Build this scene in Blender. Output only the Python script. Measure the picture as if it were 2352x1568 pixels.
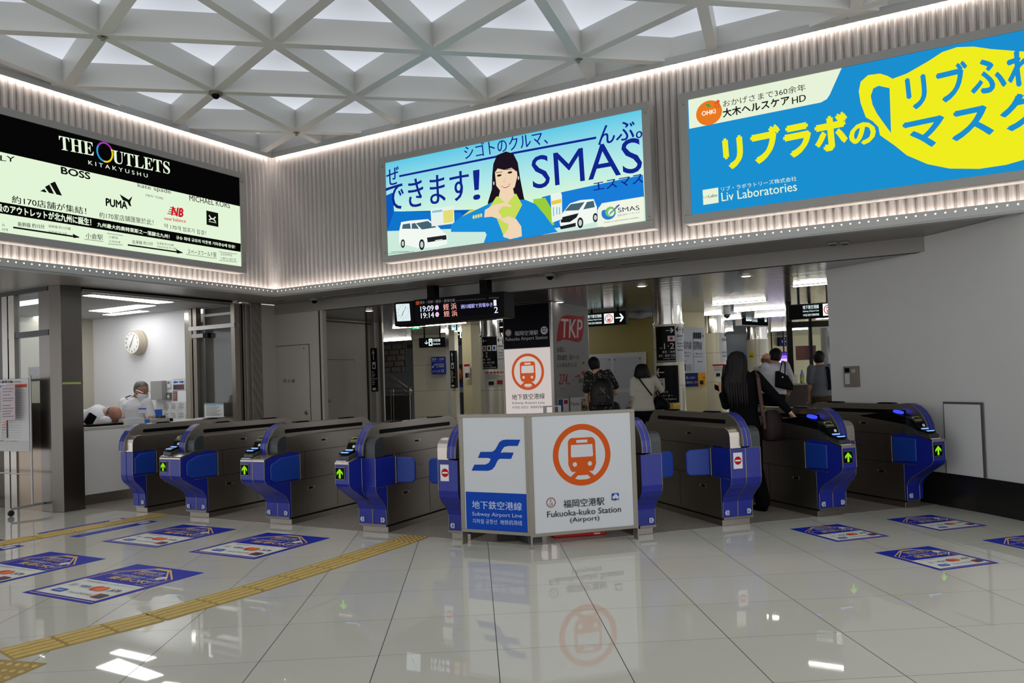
import bpy, math, random
from mathutils import Matrix, Vector
rnd = random.Random(7)
R = math.radians
for o in list(bpy.data.objects): bpy.data.objects.remove(o)
SC = bpy.context.scene
COL = SC.collection
# ------------------------------------------------------------------ camera, world, exposure
W, H, F = 2352, 1568, 1790.0
PITCH, ROLL, YAW, CX, CY, EYE = R(1.396), R(1.9), R(2.872), 1176.0, 832.25, 1.4
vF = Vector((math.sin(YAW)*math.cos(PITCH), math.cos(YAW)*math.cos(PITCH), math.sin(PITCH)))
r0 = Vector((math.cos(YAW), -math.sin(YAW), 0)); u0 = r0.cross(vF)
vR = r0*math.cos(ROLL) - u0*math.sin(ROLL); vU = u0*math.cos(ROLL) + r0*math.sin(ROLL)
cam = bpy.data.objects.new('camera', bpy.data.cameras.new('camera')); COL.objects.link(cam)
cam.matrix_world = Matrix(((vR.x, vU.x, -vF.x, 0), (vR.y, vU.y, -vF.y, 0), (vR.z, vU.z, -vF.z, EYE), (0, 0, 0, 1)))
cam.data.sensor_width = 36; cam.data.lens = 36*F/W; cam.data.shift_y = (CY-H/2)/W; cam.data.clip_end = 200
SC.camera = cam
SC.view_settings.view_transform = 'Standard'; SC.view_settings.look = 'None'
SC.view_settings.gamma = 1; SC.view_settings.use_curve_mapping = False
SC.view_settings.exposure = 0.0
wd = bpy.data.worlds.new('hall_air'); SC.world = wd; wd.use_nodes = True
wd.node_tree.nodes['Background'].inputs[0].default_value = (0.95, 0.97, 1.0, 1)
wd.node_tree.nodes['Background'].inputs[1].default_value = 1.45
PANEL, COVE, TUBE, BOOTHL = 0.80, 48.0, 38.0, 9.0

# ------------------------------------------------------------------ measuring helpers (camera model of the photograph)
EYEP = Vector((0, 0, EYE))
def ray(x, y): return vF*F + vR*(x-CX) - vU*(y-CY)
def onz(x, y, z=0.0):
    r = ray(x, y); return EYEP + r*((z-EYE)/r.z)
WA = R(32.0)
E1 = Vector((math.cos(WA), -math.sin(WA), 0)); E2 = Vector((math.sin(WA), math.cos(WA), 0))
C0 = Vector((-2.819, 11.361, 0))                # the corner where the two sign walls meet
def toK(P): d = Vector(P)-C0; return Vector((d.dot(E1), d.dot(E2), P[2]))
def fromK(a, b, z=0.0): return C0 + E1*a + E2*b + Vector((0, 0, z))
def hit(x, y, p, n):
    r = ray(x, y); return EYEP + r*((Vector(p)-EYEP).dot(n)/r.dot(n))
def onb(x, y, b): return toK(hit(x, y, fromK(0, b), E2))
def ona(x, y, a): return toK(hit(x, y, fromK(a, 0), E1))
KROT = -WA
def at(sx, sy, s): return lambda X, Y: (sx+X/s, sy+Y/s)

# ------------------------------------------------------------------ materials
def lin(c):
    if isinstance(c, str): c = tuple(int(c[i:i+2], 16)/255 for i in (0, 2, 4))
    return tuple((v/12.92 if v <= .04045 else ((v+.055)/1.055)**2.4) for v in c) + (1,)
MC = {}
def mat(name, c, rough=.5, metal=0.0, emit=0.0, ecol=None, noise=0.0, nscale=30, spec=.5, coat=0.0, bump=0.0, stretch=(1, 1, 1), alpha=None, sheen=0):
    if name in MC: return MC[name]
    m = bpy.data.materials.new(name); m.use_nodes = True; nt = m.node_tree; b = nt.nodes['Principled BSDF']
    b.inputs['Base Color'].default_value = lin(c); b.inputs['Roughness'].default_value = rough; b.inputs['Metallic'].default_value = metal
    b.inputs['Specular IOR Level'].default_value = spec; b.inputs['Coat Weight'].default_value = coat
    if emit: b.inputs['Emission Color'].default_value = lin(ecol or c); b.inputs['Emission Strength'].default_value = emit
    if noise or bump:
        tc = nt.nodes.new('ShaderNodeTexCoord'); mp = nt.nodes.new('ShaderNodeMapping'); mp.inputs['Scale'].default_value = stretch
        nz = nt.nodes.new('ShaderNodeTexNoise'); nz.inputs['Scale'].default_value = nscale; nz.inputs['Detail'].default_value = 4
        nt.links.new(tc.outputs['Object'], mp.inputs[0]); nt.links.new(mp.outputs[0], nz.inputs['Vector'])
        if noise:
            mx = nt.nodes.new('ShaderNodeMix'); mx.data_type = 'RGBA'; mx.blend_type = 'MULTIPLY'; mx.inputs[0].default_value = noise
            mx.inputs[6].default_value = lin(c); nt.links.new(nz.outputs[0], mx.inputs[7]); nt.links.new(mx.outputs[2], b.inputs['Base Color'])
        if bump:
            bp = nt.nodes.new('ShaderNodeBump'); bp.inputs['Strength'].default_value = bump; bp.inputs['Distance'].default_value = .01
            nt.links.new(nz.outputs[0], bp.inputs['Height']); nt.links.new(bp.outputs[0], b.inputs['Normal'])
    MC[name] = m; return m
def em(c, s=1.0, light=False):
    k = 'glow_%s_%s' % (c, s)
    if k in MC: return MC[k]
    m = bpy.data.materials.new('glow'); m.use_nodes = True; nt = m.node_tree; nt.nodes.clear()
    e = nt.nodes.new('ShaderNodeEmission'); o = nt.nodes.new('ShaderNodeOutputMaterial'); nt.links.new(e.outputs[0], o.inputs[0])
    e.inputs[0].default_value = lin(c); e.inputs[1].default_value = s
    if not light: m.cycles.emission_sampling = 'NONE'
    MC[k] = m; return m
def ink(c, rough=.45): return mat('print_%s' % (c,), c, rough, spec=.10)
STEEL = mat('brushed_steel', (.62, .60, .57), .33, 1.0, noise=.25, nscale=6, stretch=(1, 1, 40))
STEELD = mat('dark_brushed_steel', (.60, .57, .535), .36, 1.0, noise=.3, nscale=8, stretch=(1, 1, 30))
COLM = mat('column_steel', (.42, .40, .38), .27, 1.0, noise=.25, nscale=6, stretch=(30, 30, .4))
POLISH = mat('polished_steel', (.78, .77, .75), .18, 1.0)
GREYM = mat('grey_painted_metal', (.60, .60, .59), .45, .2)
BLACK = mat('black_plastic', (.022, .022, .026), .45, spec=.07)
CHAR = mat('charcoal_plastic', (.17, .19, .20), .38)
BLUE = mat('gate_blue', (.06, .125, .53), .36)
FLAPB = mat('flap_blue', (.04, .22, .58), .42)
WHITEP = mat('white_paint', (.80, .80, .80), .5)
RUBBER = mat('black_rubber', (.03, .03, .03), .6)
GLASS = None
def glass():
    global GLASS
    if GLASS: return GLASS
    m = bpy.data.materials.new('clear_glass'); m.use_nodes = True; nt = m.node_tree; nt.nodes.clear()
    o = nt.nodes.new('ShaderNodeOutputMaterial'); mx = nt.nodes.new('ShaderNodeMixShader'); t = nt.nodes.new('ShaderNodeBsdfTransparent')
    g = nt.nodes.new('ShaderNodeBsdfGlossy'); g.inputs['Roughness'].default_value = .02; lw = nt.nodes.new('ShaderNodeLayerWeight'); lw.inputs[0].default_value = .5
    pw = nt.nodes.new('ShaderNodeMath'); pw.operation = 'POWER'; pw.inputs[1].default_value = 4; nt.links.new(lw.outputs['Facing'], pw.inputs[0]); fr = nt.nodes.new('ShaderNodeMath'); fr.operation = 'MULTIPLY_ADD'; fr.inputs[1].default_value = .6; fr.inputs[2].default_value = .035; nt.links.new(pw.outputs[0], fr.inputs[0])
    t.inputs[0].default_value = (.9, .92, .92, 1)
    nt.links.new(fr.outputs[0], mx.inputs[0]); nt.links.new(t.outputs[0], mx.inputs[1]); nt.links.new(g.outputs[0], mx.inputs[2]); nt.links.new(mx.outputs[0], o.inputs[0])
    GLASS = m; return m

# ------------------------------------------------------------------ mesh builder
class MB:
    def __init__(s): s.v = []; s.f = []; s.mi = []; s.mats = []
    def mid(s, m):
        if m not in s.mats: s.mats.append(m)
        return s.mats.index(m)
    def add(s, vs, fs, m, M=None):
        n = len(s.v); k = s.mid(m)
        s.v += [tuple(M @ Vector(p)) if M is not None else tuple(p) for p in vs]
        s.f += [tuple(i+n for i in f) for f in fs]; s.mi += [k]*len(fs)
        return s
    def box(s, x0, x1, y0, y1, z0, z1, m, M=None):
        x0, x1 = sorted((x0, x1)); y0, y1 = sorted((y0, y1)); z0, z1 = sorted((z0, z1))
        v = [(x0, y0, z0), (x1, y0, z0), (x1, y1, z0), (x0, y1, z0), (x0, y0, z1), (x1, y0, z1), (x1, y1, z1), (x0, y1, z1)]
        return s.add(v, [(0, 3, 2, 1), (4, 5, 6, 7), (0, 1, 5, 4), (1, 2, 6, 5), (2, 3, 7, 6), (3, 0, 4, 7)], m, M)
    def prism(s, poly, axis, d0, d1, m, M=None):
        """poly: 2D points; axis x: (y,z), axis y: (x,z), axis z: (x,y)"""
        n = len(poly)
        def P(p, d): return (d, p[0], p[1]) if axis == 'x' else (p[0], d, p[1]) if axis == 'y' else (p[0], p[1], d)
        v = [P(p, d0) for p in poly] + [P(p, d1) for p in poly]
        f = [tuple(range(n))[::-1], tuple(range(n, 2*n))] + [(i, (i+1) % n, n+(i+1) % n, n+i) for i in range(n)]
        return s.add(v, f, m, M)
    def tube(s, path, r, m, n=8, M=None, cap=True):
        path = [Vector(p) for p in path]; vs = []; fs = []
        rr = r if isinstance(r, (list, tuple)) else [r]*len(path)
        for i, p in enumerate(path):
            d = (path[min(i+1, len(path)-1)] - path[max(i-1, 0)]).normalized()
            a = Vector((0, 0, 1)) if abs(d.z) < .9 else Vector((1, 0, 0))
            x = d.cross(a).normalized(); y = x.cross(d)
            vs += [tuple(p + (x*math.cos(t*2*math.pi/n) + y*math.sin(t*2*math.pi/n))*rr[i]) for t in range(n)]
        for i in range(len(path)-1):
            fs += [(i*n+t, i*n+(t+1) % n, (i+1)*n+(t+1) % n, (i+1)*n+t) for t in range(n)]
        if cap: fs += [tuple(range(n))[::-1], tuple(range(len(vs)-n, len(vs)))]
        return s.add(vs, fs, m, M)
    def lathe(s, prof, m, c=(0, 0, 0), n=24, axis='z', M=None):
        vs = []; fs = []
        for r, h in prof:
            for t in range(n):
                a = t*2*math.pi/n; p = (r*math.cos(a), r*math.sin(a), h) if axis == 'z' else (r*math.cos(a), h, r*math.sin(a)) if axis == 'y' else (h, r*math.cos(a), r*math.sin(a))
                vs.append((p[0]+c[0], p[1]+c[1], p[2]+c[2]))
        for i in range(len(prof)-1): fs += [(i*n+t, i*n+(t+1) % n, (i+1)*n+(t+1) % n, (i+1)*n+t) for t in range(n)]
        fs += [tuple(range(n))[::-1], tuple(range(len(vs)-n, len(vs)))]
        return s.add(vs, fs, m, M)
    def loft(s, secs, m, n=20, M=None, rip=0, rk=9, seed=0):
        """secs: (x, y, z, rx, ry) rings stacked mostly along z"""
        vs = []; fs = []
        for k, (x, y, z, rx, ry) in enumerate(secs):
            for t in range(n):
                a = t*2*math.pi/n; q = 1 + rip*math.sin(rk*a + seed + k*.35)
                vs.append((x+rx*q*math.cos(a), y+ry*q*math.sin(a), z))
        for i in range(len(secs)-1): fs += [(i*n+t, i*n+(t+1) % n, (i+1)*n+(t+1) % n, (i+1)*n+t) for t in range(n)]
        fs += [tuple(range(n))[::-1], tuple(range(len(vs)-n, len(vs)))]
        return s.add(vs, fs, m, M)
    def ball(s, c, r, m, n=12, M=None):
        r = r if isinstance(r, (tuple, list)) else (r, r, r)
        secs = [(c[0], c[1], c[2]-r[2]*math.cos(math.pi*k/n), max(1e-4, r[0]*math.sin(math.pi*k/n)), max(1e-4, r[1]*math.sin(math.pi*k/n))) for k in range(n+1)]
        return s.loft(secs, m, 2*n, M)
    def build(s, name, parent=None, smooth=False, bevel=0, M=None):
        me = bpy.data.meshes.new(name); me.from_pydata(s.v, [], s.f)
        for m in s.mats: me.materials.append(m)
        me.polygons.foreach_set('material_index', s.mi)
        if smooth: me.polygons.foreach_set('use_smooth', [True]*len(s.f))
        me.update()
        o = bpy.data.objects.new(name, me); COL.objects.link(o)
        if parent is not None: o.parent = parent
        if M is not None: o.matrix_local = M
        if smooth:
            try: me.set_sharp_from_angle(angle=R(40))
            except Exception: pass
        if bevel:
            b = o.modifiers.new('edge', 'BEVEL'); b.width = bevel; b.segments = 2; b.limit_method = 'ANGLE'; b.angle_limit = R(40)
        return o
def tag(o, label, cat, group=None):
    o['label'] = label; o['category'] = cat
    if group: o['group'] = group
    return o
def thing(name, label, cat, loc=(0, 0, 0), rot=0.0, group=None):
    o = bpy.data.objects.new(name, None); COL.objects.link(o); o.empty_display_size = .1
    o.location = loc; o.rotation_euler = (0, 0, rot)
    return tag(o, label, cat, group)
def thingK(name, label, cat, a, b, z=0.0, group=None, rot=0.0): return thing(name, label, cat, fromK(a, b, z), KROT+rot, group)
def struct(o, label=None):
    o['kind'] = 'structure'
    if label: o['label'] = label
    return o
def buildK(mb, name, **k):
    o = mb.build(name, **k); o.location = C0; o.rotation_euler = (0, 0, KROT); return o
TXC = {}
def glyphs(s, bold=0.0):
    k = (s, bold)
    if k in TXC: return TXC[k]
    cu = bpy.data.curves.new('t', 'FONT'); cu.body = s; cu.offset = bold; cu.resolution_u = 3
    o = bpy.data.objects.new('t', cu); me = o.to_mesh()
    v = [(p.co.x, p.co.y) for p in me.vertices]; f = [tuple(p.vertices) for p in me.polygons]
    o.to_mesh_clear(); bpy.data.objects.remove(o); bpy.data.curves.remove(cu)
    if not v: v = [(0, 0), (1, 0), (1, 1)]; f = [(0, 1, 2)]
    x0 = min(p[0] for p in v); x1 = max(p[0] for p in v); y0 = min(p[1] for p in v); y1 = max(p[1] for p in v)
    TXC[k] = ([((p[0]-x0)/max(x1-x0, 1e-6), (p[1]-y0)/max(y1-y0, 1e-6)) for p in v], f, (x1-x0), (y1-y0))
    return TXC[k]
class Canvas:
    """printed artwork lying on a flat face: origin O, unit axes U (right), V (up), N (outward), all in the coordinates of PAR; pw maps photo pixels to (u, v)"""
    def __init__(s, O, U, V, px=None, d0=.0008, step=.0004):
        s.O, s.U, s.V = Vector(O), Vector(U), Vector(V); s.N = s.U.cross(s.V); s.mb = MB(); s.d = d0; s.step = step; s.px = px
    def _p(s, u, v): return tuple(s.O + s.U*u + s.V*v + s.N*s.d)
    def uv(s, p): return s.px(*p) if s.px else p
    def raw(s, pts, faces, m):
        s.mb.add([s._p(*p) for p in pts], faces, m); s.d += s.step
    def poly(s, pts, m, px=True): 
        q = [s.uv(p) for p in pts] if px else pts
        a = sum(q[i][0]*q[(i+1) % len(q)][1]-q[(i+1) % len(q)][0]*q[i][1] for i in range(len(q)))
        if a < 0: q = q[::-1]
        s.raw(q, [tuple(range(len(q)))], m)
    def rect(s, u0, v0, u1, v1, m): s.raw([(u0, v0), (u1, v0), (u1, v1), (u0, v1)], [(0, 1, 2, 3)], m)
    def ell(s, c, ru, rv, m, n=32, a0=0, a1=360): 
        k = n if a1-a0 >= 360 else n+1
        s.raw([(c[0]+ru*math.cos(R(a0+(a1-a0)*i/n)), c[1]+rv*math.sin(R(a0+(a1-a0)*i/n))) for i in range(k)], [tuple(range(k))], m)
    def ring(s, c, ru, rv, w, m, n=40):
        p = [(c[0]+(ru-q)*math.cos(2*math.pi*i/n), c[1]+(rv-q)*math.sin(2*math.pi*i/n)) for q in (0, w) for i in range(n)]
        s.raw(p, [(i, (i+1) % n, n+(i+1) % n, n+i) for i in range(n)], m)
    def line(s, pts, w, m, px=True):
        q = [s.uv(p) for p in pts] if px else pts
        for (a, b) in zip(q[:-1], q[1:]):
            d = Vector((b[0]-a[0], b[1]-a[1])); d = d.normalized()*w/2; n = Vector((-d.y, d.x))
            s.raw([(a[0]-n.x, a[1]-n.y), (b[0]-n.x, b[1]-n.y), (b[0]+n.x, b[1]+n.y), (a[0]+n.x, a[1]+n.y)], [(0, 1, 2, 3)], m)
    def box_text(s, t, bl, br, tl, m, bold=0.0, px=True):
        """text stretched onto the parallelogram bottom-left, bottom-right, top-left"""
        a, b, c = [Vector(s.uv(p) if px else p) for p in (bl, br, tl)]
        ex = bold; v, f, w, h = glyphs(t)
        for ox, oy in ((0, 0), (ex/w, 0), (-ex/w, 0), (0, ex/h), (0, -ex/h)) if ex > .02 else ((ex*.7/w, 0), (-ex*.7/w, 0)) if ex else ((0, 0),): s.raw([tuple(a+(b-a)*(x+ox)+(c-a)*(y+oy)) for x, y in v], f, m)
    def text(s, t, u, v, h, m, bold=0.0, align='l', width=None):
        """h: glyph box height"""
        g, f, w, hh = glyphs(t); ww = width if width else w/hh*h
        u0 = u - (ww/2 if align == 'c' else ww if align == 'r' else 0)
        for o in ((bold*.7/w*ww, -bold*.7/w*ww) if bold else (0,)): s.raw([(u0+x*ww+o, v+y*h) for x, y in g], f, m)
    def done(s, name='artwork', parent=None): return s.mb.build(name, parent)
def kb_canvas(b, root, **k):
    """canvas on the K plane b = const facing -b, coordinates local to a thing placed with thingK(a0, b0, z0)"""
    a0, b0, z0 = root
    return Canvas((0, b-b0, 0), (1, 0, 0), (0, 0, 1), px=lambda x, y: (lambda q: (q.x-a0, q.z-z0))(onb(x, y, b)), **k)
def ka_canvas(a, root, **k):
    a0, b0, z0 = root
    return Canvas((a-a0, 0, 0), (0, 1, 0), (0, 0, 1), px=lambda x, y: (lambda q: (q.y-b0, q.z-z0))(ona(x, y, a)), **k)

# ================================================================== the setting
def tile_material():
    m = bpy.data.materials.new('polished_tile'); m.use_nodes = True; nt = m.node_tree; b = nt.nodes['Principled BSDF']; L = nt.links.new
    tc = nt.nodes.new('ShaderNodeTexCoord'); sp = nt.nodes.new('ShaderNodeSeparateXYZ'); L(tc.outputs['Object'], sp.inputs[0])
    def mth(op, a, bb=None):
        n = nt.nodes.new('ShaderNodeMath'); n.operation = op
        for i, v in enumerate((a, bb)):
            if v is None: continue
            if isinstance(v, (int, float)): n.inputs[i].default_value = v
            else: L(v, n.inputs[i])
        return n.outputs[0]
    fx = mth('DIVIDE', mth('SUBTRACT', sp.outputs[0], .0797), .6153); fy = mth('DIVIDE', mth('SUBTRACT', sp.outputs[1], 4.1193), .6229)
    ex = mth('ABSOLUTE', mth('SUBTRACT', mth('FRACT', fx), .5)); ey = mth('ABSOLUTE', mth('SUBTRACT', mth('FRACT', fy), .5))
    lx = mth('GREATER_THAN', ex, .5-.0036); ly = mth('GREATER_THAN', ey, .5-.0022)
    ln = mth('MAXIMUM', lx, ly)
    cb = nt.nodes.new('ShaderNodeCombineXYZ'); L(mth('FLOOR', fx), cb.inputs[0]); L(mth('FLOOR', fy), cb.inputs[1])
    wn = nt.nodes.new('ShaderNodeTexWhiteNoise'); L(cb.outputs[0], wn.inputs['Vector'])
    nz = nt.nodes.new('ShaderNodeTexNoise'); nz.inputs['Scale'].default_value = 260; L(tc.outputs['Object'], nz.inputs['Vector'])
    n2 = nt.nodes.new('ShaderNodeTexNoise'); n2.inputs['Scale'].default_value = 1.3; n2.inputs['Detail'].default_value = 6; L(tc.outputs['Object'], n2.inputs['Vector'])
    val = mth('ADD', mth('ADD', mth('MULTIPLY', wn.outputs[0], .05), mth('MULTIPLY', nz.outputs[0], .10)), mth('ADD', mth('MULTIPLY', n2.outputs[0], .06), .88))
    mx = nt.nodes.new('ShaderNodeMix'); mx.data_type = 'RGBA'; mx.blend_type = 'MULTIPLY'; mx.inputs[0].default_value = 1; mx.inputs[6].default_value = lin((.775, .765, .715)); L(val, mx.inputs[7])
    m2 = nt.nodes.new('ShaderNodeMix'); m2.data_type = 'RGBA'; L(ln, m2.inputs[0]); L(mx.outputs[2], m2.inputs[6]); m2.inputs[7].default_value = lin((.16, .16, .15))
    L(m2.outputs[2], b.inputs['Base Color'])
    rr = mth('ADD', mth('MULTIPLY', n2.outputs[0], .02), .012); L(mth('ADD', rr, mth('MULTIPLY', ln, .5)), b.inputs['Roughness'])
    b.inputs['Specular IOR Level'].default_value = .5; b.inputs['IOR'].default_value = 1.46
    return m
def speckle(name, c1, c2, scale, rough):
    m = bpy.data.materials.new(name); m.use_nodes = True; nt = m.node_tree; b = nt.nodes['Principled BSDF']
    tc = nt.nodes.new('ShaderNodeTexCoord'); v = nt.nodes.new('ShaderNodeTexVoronoi'); v.inputs['Scale'].default_value = scale; nt.links.new(tc.outputs['Object'], v.inputs['Vector'])
    mx = nt.nodes.new('ShaderNodeMix'); mx.data_type = 'RGBA'; mx.inputs[6].default_value = lin(c1); mx.inputs[7].default_value = lin(c2); nt.links.new(v.outputs['Color'], mx.inputs[0]); nt.links.new(mx.outputs[2], b.inputs['Base Color'])
    b.inputs['Roughness'].default_value = rough; return m
def grid_lines(name, c, cl, period, width, axes, rough, metal=0, off=(0, 0, 0), bump=0, coat=0):
    """plain surface with thin joint lines, in object coordinates"""
    m = bpy.data.materials.new(name); m.use_nodes = True; nt = m.node_tree; b = nt.nodes['Principled BSDF']; L = nt.links.new
    tc = nt.nodes.new('ShaderNodeTexCoord'); sp = nt.nodes.new('ShaderNodeSeparateXYZ'); L(tc.outputs['Object'], sp.inputs[0]); last = None
    for ax in axes:
        s1 = nt.nodes.new('ShaderNodeMath'); s1.operation = 'SUBTRACT'; L(sp.outputs[ax], s1.inputs[0]); s1.inputs[1].default_value = off[ax]
        d = nt.nodes.new('ShaderNodeMath'); d.operation = 'DIVIDE'; L(s1.outputs[0], d.inputs[0]); d.inputs[1].default_value = period[ax]
        f = nt.nodes.new('ShaderNodeMath'); f.operation = 'FRACT'; L(d.outputs[0], f.inputs[0])
        l = nt.nodes.new('ShaderNodeMath'); l.operation = 'LESS_THAN'; L(f.outputs[0], l.inputs[0]); l.inputs[1].default_value = width/period[ax]
        if last is None: last = l.outputs[0]
        else:
            q = nt.nodes.new('ShaderNodeMath'); q.operation = 'MAXIMUM'; L(last, q.inputs[0]); L(l.outputs[0], q.inputs[1]); last = q.outputs[0]
    mx = nt.nodes.new('ShaderNodeMix'); mx.data_type = 'RGBA'; L(last, mx.inputs[0]); mx.inputs[6].default_value = lin(c); mx.inputs[7].default_value = lin(cl); L(mx.outputs[2], b.inputs['Base Color'])
    b.inputs['Roughness'].default_value = rough; b.inputs['Metallic'].default_value = metal; b.inputs['Coat Weight'].default_value = coat
    if bump:
        mp = nt.nodes.new('ShaderNodeMapping'); mp.inputs['Scale'].default_value = (1, 9, 1); L(tc.outputs['Object'], mp.inputs[0])
        nz = nt.nodes.new('ShaderNodeTexNoise'); nz.inputs['Scale'].default_value = 1.6; L(mp.outputs[0], nz.inputs['Vector'])
        bp = nt.nodes.new('ShaderNodeBump'); bp.inputs['Strength'].default_value = bump; bp.inputs['Distance'].default_value = .02; L(nz.outputs[0], bp.inputs['Height']); L(bp.outputs[0], b.inputs['Normal'])
    return m
WALLW = mat('white_wall_panel', (.80, .795, .785), .55, noise=.06, nscale=4)
FLUTE = mat('fluted_panel', (.65, .63, .615), .42, .1, noise=.12, nscale=5, stretch=(1, 1, .3))
TRIM = mat('trim_metal', (.66, .66, .65), .4, .3)
SOFF = mat('soffit_paint', (.52, .50, .48), .35)
BEAM = mat('coffer_beam', (.79, .79, .775), .38, .1)
DARKL = mat('dark_joint', (.03, .03, .03), .6)
LEDW = em((1.0, .945, .91), COVE, True)
CREAM = grid_lines('cream_tile', (.80, .78, .70), (.35, .34, .30), (1.2, 1.2, .62), .006, (2,), .12)

struct(MB().box(-9, 9.5, -7, 40, -.1, 0, tile_material()).build('floor'))
g = MB().prism([(-6.2, 10.86), (-3.48, 9.14), (.458, 6.649), (4.29, 7.66), (6.5, 8.25), (12, 22), (4, 38), (-6, 38), (-10, 13.5)], 'z', .0004, .0030, speckle('granite', (.64, .61, .565), (.38, .355, .33), 110, .35))
struct(g.build('floor_granite'), 'flecked grey granite paving under the ticket gates')

# --- luminous coffered ceiling
LA, LT = 1.5618, 81.994
d1 = Vector((math.sin(R(LT)), math.cos(R(LT)), 0)); d2 = Vector((math.sin(R(LT-60)), math.cos(R(LT-60)), 0)); NA = Vector((-3.4144, 7.5089, 0))
def node(i, j): return NA + d1*(LA*i) + d2*(LA*j)
def inside(p, m): q = toK(p); return q.x > -m and q.y < m and q.x < 11.5 and q.y > -14
ZB, DEP, BW = 4.80, .30, .105
bm_ = MB()
cells = []
for i in range(-14, 16):
    for j in range(-12, 10):
        P = node(i, j)
        for d in (d1, d2, d2-d1):
            Q = P + d*LA
            if inside((P+Q)/2, .85) :
                ang = math.atan2(d.y, d.x); M = Matrix.Translation(P+Vector((0, 0, 0))) @ Matrix.Rotation(ang, 4, 'Z')
                e_ = .0015*(0 if d is d1 else 1 if d is d2 else 2)
                bm_.box(0, LA, -BW/2, BW/2, ZB+e_, ZB+DEP+e_, BEAM, M)
        for tri in ((node(i, j), node(i+1, j), node(i, j+1)), (node(i+1, j), node(i+1, j+1), node(i, j+1))):
            if inside(sum(tri, Vector())/3, .6): cells.append(tri)
ceil = struct(bm_.build('ceiling')); ceil['label'] = 'triangular coffered ceiling of pale metal beams with glowing panels'
def panel_material():
    m = bpy.data.materials.new('luminous_panel'); m.use_nodes = True; nt = m.node_tree; nt.nodes.clear(); L = nt.links.new
    o = nt.nodes.new('ShaderNodeOutputMaterial'); e = nt.nodes.new('ShaderNodeEmission'); L(e.outputs[0], o.inputs[0])
    e.inputs[0].default_value = lin((.90, .92, .955))
    tc = nt.nodes.new('ShaderNodeTexCoord'); ln = nt.nodes.new('ShaderNodeVectorMath'); ln.operation = 'LENGTH'; L(tc.outputs['Object'], ln.inputs[0])
    mr = nt.nodes.new('ShaderNodeMapRange'); L(ln.outputs['Value'], mr.inputs[0]); mr.inputs[1].default_value = .05; mr.inputs[2].default_value = .75; mr.inputs[3].default_value = PANEL*.78; mr.inputs[4].default_value = PANEL*1.2; L(mr.outputs[0], e.inputs[1]); return m
PM = panel_material()
pmesh = {}
for tri in cells:
    c = sum(tri, Vector())/3; up = (tri[0]-c).y; key = round(math.degrees(math.atan2((tri[0]-c).y, (tri[0]-c).x)))
    if key not in pmesh:
        v = [tuple(p-c+Vector((0, 0, 0))) for p in tri]; o = MB().add(v+[(x, y, .01) for x, y, z in v], [(0, 2, 1), (3, 4, 5)], PM).build('light_panel', ceil); pmesh[key] = o.data
    else:
        o = bpy.data.objects.new('light_panel', pmesh[key]); COL.objects.link(o); o.parent = ceil
    o.location = (c.x, c.y, ZB+DEP-.035)

# --- fluted sign walls (built in the wall frame: x = along the long wall, y = away behind it)
def flutes(n, along, sgn):
    v = []; f = []
    for k in range(n):
        for s, t in ((0, 0), (.012, 0), (.016, .034), (.046, .040), (.074, .012)):
            x, y = k*.08+s-.10, .10-t
            for z in (2.76, 4.80): v.append((x, y, z) if along == 'a' else (-y, -x, z))
    for k in range(len(v)//2-1): f.append((2*k, 2*k+2, 2*k+3, 2*k+1) if along == 'a' else (2*k, 2*k+1, 2*k+3, 2*k+2))
    return MB().add(v, f, FLUTE)
wr = struct(buildK(flutes(150, 'a', 1), 'wall_right')); wl = struct(buildK(flutes(90, 'b', 1), 'wall_left'))
wr['label'] = 'fluted grey metal sign wall behind two billboards'; wl['label'] = 'fluted grey metal sign wall behind the black and cream billboard'
t = MB()
t.box(0, 12, .102, .16, 2.757, 5.12, SOFF).box(0, 12, .0, .10, 4.80, 4.83, TRIM).box(0, 12, .06, .16, 4.80, 5.12, BEAM)
t.box(-.10, -.05, .05, .10, 2.8, 4.79, TRIM)
t.build('backing', wr)
t = MB(); t.box(-.16, -.102, -7.2, .16, 2.757, 5.12, SOFF).box(-.10, 0, -7.2, 0, 4.80, 4.83, TRIM).box(-.16, -.06, -7.2, .16, 4.80, 5.12, BEAM)
t.build('backing', wl)
t = MB(); t.box(0, 12, 0, .02, 2.74, 2.842, TRIM).box(.0, 12, 0, .10, 2.735, 2.757, TRIM).box(0, 12, 0, .015, 4.75, 4.80, TRIM)
tr = struct(buildK(t, 'trim_1')); tr['label'] = 'pale metal trim with a row of lit square dots under the long sign wall'
t = MB(); t.box(-.02, 0, -7.2, 0, 2.74, 2.842, TRIM).box(-.10, 0, -7.2, 0, 2.735, 2.757, TRIM).box(-.015, 0, -7.2, 0, 4.75, 4.80, TRIM)
tl = struct(buildK(t, 'trim_2')); tl['label'] = 'pale metal trim with a row of lit square dots under the shorter sign wall'
MB().box(-.06, 12, .025, .065, 2.762, 2.772, LEDW).box(.02, 12, .04, .065, 4.785, 4.795, LEDW).build('light_strip', tr)
MB().box(-.065, -.025, -7.2, .06, 2.762, 2.772, LEDW).box(-.065, -.04, -7.2, -.02, 4.785, 4.795, LEDW).build('light_strip', tl)
DOT = em((1.0, .97, .93), 1.6)
t = MB(); [t.box(k*.08+.05, k*.08+.064, -.0015, .004, 2.803, 2.817, DOT) for k in range(145)]; t.build('light_dots', tr)['kind'] = 'stuff'
t = MB(); [t.box(-.004, .0015, -k*.08-.064, -k*.08-.05, 2.803, 2.817, DOT) for k in range(88)]; t.build('light_dots', tl)['kind'] = 'stuff'

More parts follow.
